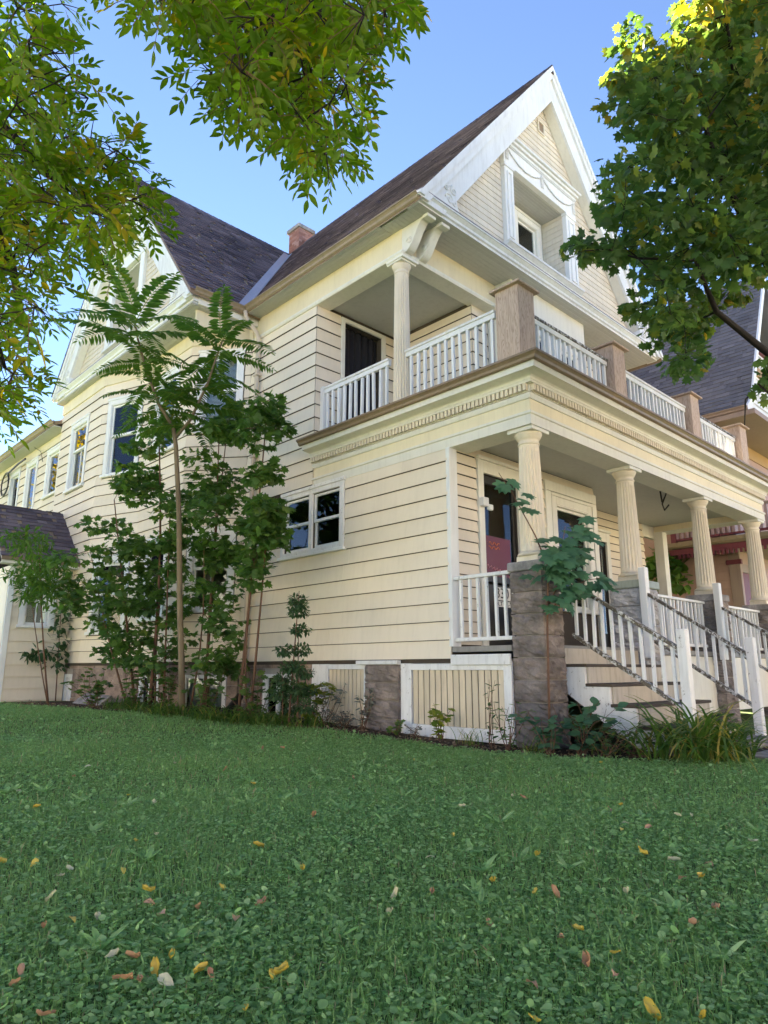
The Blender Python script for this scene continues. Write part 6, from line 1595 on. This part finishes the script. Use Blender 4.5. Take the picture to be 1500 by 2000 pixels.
# ------------------------------------------------------------------ seedling climbing the corner pier: every leaf a part
def pier_seedling():
    base = (6.52, 4.28, .03)
    t = thing('maple_seedling', 'maple seedling with large blue green leaves climbing the corner stone pier', 'sapling', base)
    rs = random.Random(71)
    S_ = [[(6.52, 4.28, .03, .016), (6.54, 4.27, .7, .014), (6.55, 4.25, 1.4, .013), (6.55, 4.2, 1.95, .011), (6.4, 4.25, 2.3, .008), (6.15, 4.35, 2.75, .005), (6.0, 4.42, 2.98, .003)],
          [(6.55, 4.25, 1.5, .010), (6.7, 4.1, 1.9, .008), (6.85, 4.05, 2.2, .006), (6.95, 4.0, 2.5, .004)],
          [(6.55, 4.25, 1.45, .009), (6.85, 4.1, 1.75, .007), (7.1, 4.05, 1.85, .005), (7.3, 4.0, 1.88, .003)],
          [(6.55, 4.22, 1.8, .008), (6.6, 4.05, 2.15, .005), (6.62, 4.0, 2.4, .003)]]
    for L in S_:
        mb = MB(); limb_tube(mb, L, 6); mb.build('stem', M['twig'], t, smooth=True)
    variants = []
    for v in range(6):
        variants.append(leaves_mesh('leaf', MAPLE_T, np.zeros((1, 3)), np.array([[0, 1., 0]]), np.array([[0, 0, 1.]]), [1.0], [min(1, max(0, .1 + .14 * v))], M['bluegreen']))
    cl = [(6.58, 4.12, 1.95, .30, 34), (6.75, 4.05, 2.1, .28, 28), (6.45, 4.15, 2.15, .2, 9), (6.9, 4.02, 2.3, .2, 9), (7.05, 4.03, 1.78, .2, 10), (7.25, 4.0, 1.83, .16, 7), (6.55, 4.15, 1.62, .18, 8), (6.25, 4.3, 2.6, .18, 5), (6.05, 4.4, 2.9, .14, 4), (6.75, 4.05, 1.7, .2, 8), (6.98, 3.98, 2.5, .1, 3)]
    for (x, y, z, r_, n) in cl:
        for k in range(n):
            d = Vector((rs.gauss(0, 1), rs.gauss(0, .8), rs.gauss(0, 1))).normalized()
            p = Vector((x, y, z)) + d * r_ * rs.random() ** .5
            o = link('leaf', rs.choice(variants), t, p)
            nrm = (Vector((-.35, -.45, .85)) + d * .3 + Vector((rs.gauss(0, .25), rs.gauss(0, .25), rs.gauss(0, .25)))).normalized()
            tip = (d * .5 + Vector((-.35, -.4, -.55)) + Vector((rs.gauss(0, .35), rs.gauss(0, .35), 0)))
            Y = (tip - nrm * tip.dot(nrm)).normalized(); X = Y.cross(nrm); s = rs.uniform(.13, .20)
            o.matrix_local = Matrix(((X.x * s, Y.x * s, nrm.x * s, p.x - base[0]), (X.y * s, Y.y * s, nrm.y * s, p.y - base[1]), (X.z * s, Y.z * s, nrm.z * s, p.z - base[2]), (0, 0, 0, 1)))
pier_seedling()

# ------------------------------------------------------------------ day lilies, weeds at the foot of the house
def blades_mesh(name, mat, base, n, L, wd, spread, rs, droop=1.0, tone=(.35, .25), yel=.12):
    """arching strap leaves from one crown"""
    V, Fs, T = [], [], []
    for k in range(n):
        a = rs.uniform(0, 2 * math.pi); el = rs.uniform(.75, 1.45); l = L * rs.uniform(.6, 1.1); w_ = wd * rs.uniform(.7, 1.2)
        b = Vector((rs.gauss(0, spread), rs.gauss(0, spread), 0)); h = Vector((math.cos(a), math.sin(a), 0)); s = Vector((-h.y, h.x, 0))
        c = min(1, max(0, rs.gauss(*tone))) if rs.random() > yel else rs.uniform(.88, 1)
        i0 = len(V); m = 7; p = Vector(b); ang = el
        for i in range(m):
            q = i / (m - 1); ww = w_ * (1 - q ** 3) * (.6 + .4 * min(1, q * 4))
            V.append(p - s * ww / 2 + Vector((0, 0, .15 * ww))); V.append(p + s * ww / 2 + Vector((0, 0, .15 * ww)))
            T += [c, min(1, c + (.25 if q > .8 and rs.random() < .3 else 0))]
            p = p + (h * math.cos(ang) + Vector((0, 0, 1)) * math.sin(ang)) * l / m; ang -= droop * rs.uniform(.25, .5)
        for i in range(m - 1): Fs.append((i0 + 2 * i, i0 + 2 * i + 1, i0 + 2 * i + 3, i0 + 2 * i + 2))
    return np_mesh(name, V, Fs, [4] * len(Fs), mat, T, smooth=True)
def lily(x, y, n, L, label, seed, wd=.022, yel=.12, group=None, spread=.08):
    rs = random.Random(seed); z = gz(x, y)
    t = thing('daylily_clump', label, 'plant', (x, y, z), group)
    tag(link('leaves', blades_mesh('leaves', M['lily'], None, n, L, wd, spread, rs, yel=yel, droop=.8), t), kind='stuff')
    mb = MB().lathe((0, 0), [(.03, -.02, 0), (.05, .0, 0), (.03, .03, 0)], 8); link('root_crown', mb.mesh('root_crown', M['twig']), t)
lily(6.95, 2.95, 220, 1.15, 'large yellowing daylily clump arching beside the stair foot', 81, .03, .30, spread=.2)
lily(7.25, 2.75, 90, .9, 'daylily clump leaning over the walkway edge by the newel post', 82, .024, .2, spread=.12)
for k, (x, y) in enumerate([(5.1, 10.3), (5.2, 9.75), (5.35, 9.3), (5.52, 8.85), (5.62, 8.4), (5.8, 8.05), (5.0, 10.9), (5.25, 9.0), (5.98, 7.7), (5.0, 9.95), (5.42, 8.6), (5.6, 8.15), (4.95, 11.4)]):
    lily(x, y, 75, .50, 'low green daylily tuft in the bed under the saplings', 90 + k, .016, .10, 'daylily tufts under the saplings', .12)
def weed(name, label, cat, x, y, h, nst, T, size, per, mat, seed, spread=.12, group=None):
    rs = random.Random(seed); ns = np.random.default_rng(seed); z = gz(x, y); base = (x, y, z)
    t = thing(name, label, cat, base, group); mb = MB(); P, D, Nn, S = [], [], [], []
    for k in range(nst):
        e = Vector((x + rs.gauss(0, spread), y + rs.gauss(0, spread), z + h * rs.uniform(.6, 1)))
        pts = twig(mb, (x + rs.gauss(0, .03), y + rs.gauss(0, .03), z - .01), e, .006, .002, rs, .1, 6, 4)
        for j in range(per):
            q = rs.uniform(.15, 1) * 5; a = int(min(q, 4)); p = pts[a].lerp(pts[a + 1], q - a)
            o = Vector((rs.gauss(0, 1), rs.gauss(0, 1), .1)).normalized()
            P.append(p + o * .01); D.append(o + Vector((0, 0, rs.gauss(-.1, .3)))); Nn.append(Vector((-.2 + rs.gauss(0, .3), -.2 + rs.gauss(0, .3), 1))); S.append(rs.uniform(*size))
    tag(mb.build('stems', M['twig'], t), kind='stuff')
    tag(link('leaves', leaves_mesh('leaves', T, np.array(P), np.array(D), np.array(Nn), S, np.clip(ns.normal(.45, .25, len(P)), 0, 1), M[mat], base), t), kind='stuff')
weed('hydrangea_seedling', 'broad heart leaved seedling spilling in front of the dark stair opening', 'plant', 6.62, 3.98, .55, 12, T_oval(.75, .05), (.09, .15), 8, 'bluegreen', 101, .22)
weed('hydrangea_seedling', 'low heart leaved seedling at the foot of the corner pier', 'plant', 6.40, 4.20, .42, 9, T_oval(.75, .05), (.08, .13), 7, 'bluegreen', 102, .16)
weed('bindweed', 'yellowing weed with lobed leaves against the left slatted skirt', 'weed', 6.30, 8.05, .62, 8, MAPLE_T, (.10, .17), 6, 'limeleaf', 103, .14)
weed('lambs_quarters', 'pale dusty weed beside the yellowing one at the slatted skirt', 'weed', 6.33, 7.78, .62, 8, T_oval(.55, .05), (.05, .09), 14, 'dusty', 104, .15)
weed('lambs_quarters', 'grey leaved weed climbing the squat foundation pier', 'weed', 6.42, 7.12, .60, 7, T_oval(.6, .05), (.04, .08), 16, 'dusty', 105, .10)
weed('dusty_groundcover', 'silvery low weed at the base of the squat foundation pier', 'weed', 6.38, 7.45, .22, 14, T_oval(.6, .05), (.04, .07), 9, 'dusty', 106, .2)
weed('lobed_weed', 'small lobed weed in front of the right slatted skirt', 'weed', 6.42, 5.75, .45, 5, MAPLE_T, (.07, .11), 6, 'limeleaf', 107, .06)
weed('lobed_weed', 'tiny weed left of the right slatted skirt', 'weed', 6.42, 6.45, .20, 5, MAPLE_T, (.06, .09), 5, 'sapling', 108, .08)
weed('lobed_weed', 'tiny reddish weed under the middle of the right slatted skirt', 'weed', 6.42, 6.15, .18, 6, T_oval(.6, .05), (.04, .06), 6, 'dusty', 109, .10)
weed('tall_weed', 'tall thin weed in front of the right end of the slatted skirt', 'weed', 6.40, 4.95, .80, 4, NARROW, (.06, .11), 8, 'privet', 110, .07)
weed('tall_weed', 'bushy tall weed between slatted skirt and corner pier', 'weed', 6.38, 4.72, .55, 8, NARROW, (.06, .10), 9, 'sapling', 111, .14)
weed('creeper', 'leafy weeds growing at the stair stringer foot', 'weed', 6.78, 3.45, .32, 14, T_oval(.6, .05), (.05, .08), 9, 'sapling', 112, .22)
weed('creeper', 'small weeds filling the ground right of the heart leaved seedling', 'weed', 6.60, 3.65, .28, 10, T_oval(.6, .05), (.04, .07), 8, 'privet', 113, .18)
weed('thistle', 'lone upright weed growing through the right stair railing', 'weed', 7.95, 2.95, .55, 4, MAPLE_T, (.07, .12), 6, 'sapling', 114, .05)
for k, (x, y) in enumerate([(6.42, 4.45), (6.45, 5.3), (6.7, 3.75)]):
    rs = random.Random(120 + k)
    t = thing('grass_tuft', 'rank grass tuft growing against the foot of the porch', 'grass', (x, y, gz(x, y)), 'rank grass tufts at the porch foot')
    tag(link('leaves', blades_mesh('leaves', M['lily'], None, 45, .42, .007, .07, rs, .6, (.4, .3), .2), t), kind='stuff')
# leaning concrete slab at the bay foundation
sl = MB().hexa([(5.0, 12.7, .14), (5.35, 12.7, .40), (5.35, 13.9, .42), (5.0, 13.9, .15), (5.05, 12.7, .08), (5.4, 12.7, .34), (5.4, 13.9, .36), (5.05, 13.9, .09)])
tag(sl.build('concrete_slab', M['concrete'], None, bevel=.01), 'broken concrete slab leaning against the bay foundation', 'slab')

# ------------------------------------------------------------------ trees out of frame that the windows mirror, one behind the roof, one added to block sun
def far_tree(x, y, h, r, label, seed, mat='yellowtree'):
    rs = random.Random(seed); ns = np.random.default_rng(seed)
    t = thing('street_tree', label, 'tree', (x, y, 0)); mb = MB()
    tr_ = stem((x, y, -.1), (x + rs.uniform(-.4, .4), y, h * .7), .24, n=6); limb_tube(mb, tr_, 9)
    bl = []
    for k in range(30):
        d = Vector((rs.gauss(0, 1), rs.gauss(0, 1), rs.gauss(0, .9))).normalized() * rs.random() ** .4
        bl.append((x + d.x * r, y + d.y * r, h * .62 + d.z * h * .36, rs.uniform(.7, 1.2)))
    connect([tr_], bl, mb, rs, .06, .015); mb.build('trunk', M['bark_dark'], t)
    pos, tip, nor, sz, idx = blob_leaves(bl, 110, (.16, .28), ns)
    tag(link('crown', leaves_mesh('crown', T_oval(.7, .05), pos, tip, nor, sz, np.clip(ns.normal(.5, .28, len(pos)), 0, 1), M[mat], (x, y, 0)), t), kind='stuff')
for k, (x, y, h, lab) in enumerate([(5.15, 11.3, .9, 'leafy undergrowth at the foot of the leaning twin stemmed sapling'), (5.3, 10.6, 1.0, 'leafy undergrowth between the dense sapling and the pale trunk'), (5.5, 9.6, .9, 'leafy undergrowth beside the drain hose'), (5.72, 8.6, .8, 'leafy undergrowth under the sapling at the paired window'), (4.9, 12.3, .7, 'leafy undergrowth beside the broken concrete slab')]):
    weed('maple_sprouts', lab, 'weed', x, y, h, 12, MAPLE_T, (.07, .12), 9, 'sapling', 130 + k, .26)
far_tree(15.2, 11.5, 10, 1.3, 'unseen slim green tree added between the two houses to block sun', 205, 'maple')  # out of view, added to keep sun off the grass past the stairs
far_tree(-1.2, 30, 15, 4.2, 'yellow autumn tree mirrored in the narrow rear windows', 201)
far_tree(-5, 36, 17, 4.6, 'taller yellow autumn tree mirrored behind the first in the rear windows', 202)
far_tree(.5, 42, 18, 4.6, 'third yellow tree mirrored at the edge of the rear windows', 203)
far_tree(7.2, 41, 11.5, 3.0, 'distant yellow tree showing above the rear eave at the left', 204)

# ------------------------------------------------------------------ lawn
def in_lawn(x, y):
    e = np.interp(y, [2.6, 2.8, 3.05, 3.5, 4.0, 4.6, 5.2, 6, 7, 8, 8.9, 9.9, 11, 12.2, 13.6, 14.9, 15.4], [7.4, 7.1, 6.6, 6.42, 6.28, 6.15, 6.12, 6.1, 6.05, 5.95, 5.75, 5.2, 4.75, 4.6, 4.3, 3.9, 3.6])
    e = np.where(y < 2.6, 7.42, e)
    return x < e - .02 + .05 * np.sin(9.1 * y)
gzv = np.vectorize(gz)
def scatter(r0, r1, dens, ns, half=.92):
    area = (r1 ** 2 - r0 ** 2) * half
    n = int(area * dens); r = np.sqrt(ns.random(n) * (r1 ** 2 - r0 ** 2) + r0 ** 2); a = math.radians(46.2) + (ns.random(n) * 2 - 1) * half
    x, y = r * np.cos(a), r * np.sin(a); k = in_lawn(x, y) & (y < 16.5); return x[k], y[k], r[k]
def patch(x, y, s, ph): return .5 + .5 * np.sin(x * s + ph + 1.3 * np.sin(y * s * .7)) * np.cos(y * s * 1.1 + 2 * ph)
def make_grass():
    ns = np.random.default_rng(301); X, Y, Rr = [], [], []
    for a, b, d in ((1.2, 3.0, 11000), (3.0, 5.2, 6500), (5.2, 8.5, 3200), (8.5, 18, 1300)):
        x, y, r = scatter(a, b, d, ns); X.append(x); Y.append(y); Rr.append(r)
    x, y, r = map(np.concatenate, (X, Y, Rr)); n = len(x)
    z = gzv(x, y)
    p1 = patch(x, y, 1.9, .3); p2 = patch(x, y, 4.3, 1.7)
    h = (.016 + .020 * ns.random(n) + .026 * p1 * p2) * (1 + .9 * (ns.random(n) < .09)); wd = (.0011 + .0013 * ns.random(n)) * (1 + .20 * np.maximum(0, r - 2.5)) * (1 + 1.2 * (ns.random(n) < .06))
    a = ns.random(n) * 2 * np.pi; bend = ns.uniform(.25, 1.15, n)
    hx, hy = np.cos(a), np.sin(a); sx, sy = -hy, hx
    B = np.stack([x, y, z], 1); Hd = np.stack([hx, hy, 0 * hx], 1); Sd = np.stack([sx, sy, 0 * sx], 1); U = np.array([[0, 0, 1.]])
    mid = B + U * (h * .62)[:, None] + Hd * (h * .25 * bend)[:, None]; tip = B + U * (h * (1 - .25 * bend))[:, None] + Hd * (h * .95 * bend)[:, None]
    w_ = wd[:, None]
    V = np.stack([B - Sd * w_, B + Sd * w_, mid - Sd * w_ * .8, mid + Sd * w_ * .8, tip], 1).reshape(-1, 3)
    i = (np.arange(n) * 5)[:, None]
    Fx = np.concatenate([i + np.array([[0, 1, 3, 2]]), i + np.array([[2, 3, 4]])], 1).ravel()
    c = np.clip(ns.normal(.42, .2, n) + .28 * (p1 - .5), 0, .95); c = np.where(ns.random(n) < .035, 1, c)
    me = np_mesh('grass', V, Fx, np.tile([4, 3], n), M['grass'], np.repeat(c, 5))
    tag(link('grass', me), 'short green lawn grass with clover patches', 'grass', kind='stuff')
make_grass()
def make_clover():
    ns = np.random.default_rng(302); X, Y, Rr = [], [], []
    for a, b, d in ((1.2, 3.0, 9500), (3.0, 5.2, 5200), (5.2, 9, 2400), (9, 16, 500)):
        x, y, r = scatter(a, b, d, ns); k = ns.random(len(x)) < .35 + .65 * patch(x, y, 2.3, 2.2) * patch(x, y, 5.1, .4) ** .5; X.append(x[k]); Y.append(y[k]); Rr.append(r[k])
    x, y, r = map(np.concatenate, (X, Y, Rr)); n = len(x)
    sz = np.where(ns.random(n) < .10, ns.uniform(.020, .032, n), ns.uniform(.007, .018, n)) * (1 + .06 * np.maximum(0, r - 3))
    z = gzv(x, y) + ns.uniform(.008, .046, n)
    nor = np.stack([ns.normal(0, .4, n), ns.normal(0, .4, n), np.ones(n)], 1); tip = np.stack([ns.normal(0, 1, n), ns.normal(0, 1, n), ns.normal(0, .15, n)], 1)
    tag(link('clover', leaves_mesh('clover', ROUND, np.stack([x, y, z], 1), tip, nor, sz, np.clip(ns.normal(.42, .25, n), 0, 1), M['clover'])), 'round clover and ground ivy leaves mixed through the lawn', 'clover', kind='stuff')
    # plantain and dandelion rosettes
    x, y, r = scatter(1.4, 6.5, 5.5, ns); P, D, Nn, S = [], [], [], []
    for i in range(len(x)):
        m = ns.integers(5, 9); a0 = ns.random() * 6.28; s0 = ns.uniform(.05, .11)
        for k in range(m):
            a = a0 + k * 6.28 / m + ns.normal(0, .25); el = ns.uniform(.15, .9)
            P.append((x[i], y[i], gz(x[i], y[i]) + .012)); D.append((math.cos(a), math.sin(a), el)); Nn.append((ns.normal(0, .15), ns.normal(0, .15), 1)); S.append(s0 * ns.uniform(.7, 1.15))
    tag(link('lawn_weeds', leaves_mesh('lawn_weeds', T_oval(.30, .05), np.array(P), np.array(D), np.array(Nn), S, np.clip(ns.normal(.55, .25, len(P)), 0, 1), M['clover'])), 'plantain and dandelion rosettes scattered through the lawn', 'weeds', kind='stuff')
    # dead leaves and crumbs on the bare bed
    n = 1500; y = ns.uniform(2.8, 14.5, n); e = np.interp(y, [2.8, 4.6, 7, 9.9, 12.2, 14.9], [7.0, 6.15, 6.05, 5.2, 4.6, 3.9]); x = e + ns.random(n) * .6 - .05
    z = gzv(x, y) + .018
    tag(link('leaf_litter', leaves_mesh('leaf_litter', T_oval(.6, .15), np.stack([x, y, z], 1), np.stack([ns.normal(0, 1, n), ns.normal(0, 1, n), ns.normal(0, .3, n)], 1), np.stack([ns.normal(0, .5, n), ns.normal(0, .5, n), np.ones(n)], 1), ns.uniform(.015, .06, n), ns.random(n), M['litter'])), 'dry brown leaf litter on the bare bed at the house foot', 'litter', kind='stuff')
make_clover()
def fallen():
    rs = random.Random(401); var = {}
    for key, mat in (('y', 'yleaf'), ('p', 'pleaf'), ('o', 'oleaf')):
        for v in range(4):
            r2 = random.Random(v + 7); V, Fs = [], []; m = 5; k = 4
            for i in range(m):
                q = i / (m - 1); w_ = .28 * math.sin(math.pi * (q * .9 + .05)) ** .8
                for j in range(k):
                    s = (j / (k - 1) - .5) * 2
                    V.append((s * w_, q - .5, (.10 + .12 * v % .3) * s * s + .10 * math.sin(q * 4 + v) + .05 * r2.gauss(0, 1)))
            for i in range(m - 1):
                for j in range(k - 1): Fs.append((i * k + j, i * k + j + 1, (i + 1) * k + j + 1, (i + 1) * k + j))
            var[key, v] = np_mesh('fallen_leaf', V, Fs, [4] * len(Fs), M[mat], [r2.random()] * len(V), smooth=True)
    for key, lst, lab, grp in (('y', YEL, 'yellow leaf lying curled on the lawn', 'yellow leaves fallen on the lawn'), ('p', PAL, 'pale cream leaf lying on the lawn', 'pale leaves fallen on the lawn'), ('o', TAN, 'dry tan brown leaf lying on the lawn', 'tan leaves fallen on the lawn')):
        for (x, y) in lst:
            o = link('fallen_leaf', var[key, rs.randrange(4)], None, (x, y, gz(x, y) + .040))
            s = rs.uniform(.032, .056); o.scale = (s, s, s); o.rotation_euler = (rs.gauss(0, .35), rs.gauss(0, .35), rs.uniform(0, 6.28)); tag(o, lab, 'leaf', grp)
fallen()
# ------------------------------------------------------------------ unseen street the windows face, added to bounce sunlight onto the shaded walls
def streets():
    m = MB(); m.box(-60, 60, -13.6, -6.8, -.05, .03); tag(m.build('road', M['asphalt'], None), kind='structure')
    m = MB(); m.box(-13.2, -6.6, -6.79, 70, -.05, .028); tag(m.build('side_road', M['asphalt'], None), kind='structure')
    for nm, b in (('pavement', (-5.6, 60, -5.9, -4.5)), ('pavement', (-60, 60, -15.6, -14.2)), ('pavement', (-5.8, -4.4, -4.49, 60)), ('pavement', (-15.4, -14.0, -6.7, 60))):
        m = MB(); m.box(b[0], b[1], b[2], b[3], -.05, .06); tag(m.build(nm, M['concrete'], None), kind='structure')
    for nm, b in (('kerb', (-6.5, 60, -6.79, -6.6)), ('kerb', (-60, 60, -13.8, -13.61))):
        m = MB(); m.box(b[0], b[1], b[2], b[3], -.05, .15); tag(m.build(nm, M['concrete'], None, bevel=.01), kind='structure')
streets()
def unseen_street_house(x, y, ang, wd, dp, hh, mat, trim, label, seed):
    """plain two storey house with gable to the street, its front on local -Y turned by ang"""
    t = thing('unseen_street_house', label, 'house', (x, y, 0)); t.rotation_euler = (0, 0, ang)
    def put(mb, name, mt, parent=t, **k):
        o = link(name, mb.mesh(name, M[mt], **k), parent); return o
    w2 = wd / 2; F = Frame((0, 0), (1, 0), (0, -1))
    put(MB().box(-w2, w2, 0, dp, 0, hh).prism([(-w2, 0, hh), (w2, 0, hh), (0, 0, hh + wd * .42)], [(-w2, dp, hh), (w2, dp, hh), (0, dp, hh + wd * .42)]), 'wall', mat)
    for sg in (-1, 1):
        e = sg * (w2 + .35); zr = hh + wd * .42 + .1; ze = hh - .35 * .84 + .1
        put(MB().hexa([(0, -.4, zr - .12), (e, -.4, ze - .12), (e, dp + .4, ze - .12), (0, dp + .4, zr - .12), (0, -.4, zr), (e, -.4, ze), (e, dp + .4, ze), (0, dp + .4, zr)]), 'roof', 'shingle_grey', tint=True)
    for zz in (1.4, 4.3):
        for s in (-w2 * .62, 0, w2 * .62):
            if zz < 2 and s == 0: continue
            wn = put(MB().fbox(F, s - .55, s + .55, .001, .05, zz - .1, zz + 1.7), 'window', trim)
            put(MB().fbox(F, s - .42, s + .42, .051, .056, zz + .02, zz + 1.56), 'pane', 'glass', wn)
    put(MB().fbox(F, -.55, .55, .001, .06, .5, 2.8), 'door', 'maroon')
    put(MB().box(-1.2, 1.2, -1.4, -.01, 0, .5), 'steps', 'concrete')
for i, (x, mt, lab) in enumerate(((-6, 'stone_pale', 'unseen brown block gabled house added across the street to bounce light at the porch'), (5, 'riser', 'unseen tan gabled house added across the street to bounce light at the porch'), (16, 'stone_pale', 'second unseen brown block house added past the tan one to bounce light'), (27, 'riser', 'second unseen tan house added at the far end of the row to bounce light'))):
    unseen_street_house(x, -18.5, math.pi, 9.2, 11, 6.6, mt, 'trim', lab, i)
for i, (y, mt, lab) in enumerate(((1, 'white', 'unseen white house added on the side street to bounce light at the long wall'), (12, 'siding', 'unseen cream house added on the side street to bounce light at the long wall'), (23, 'trim', 'unseen ivory house added on the side street to bounce light at the rear'))):
    unseen_street_house(-17.5, y, math.pi / 2, 9.4, 10, 6.8, mt, 'white', lab, 10 + i)
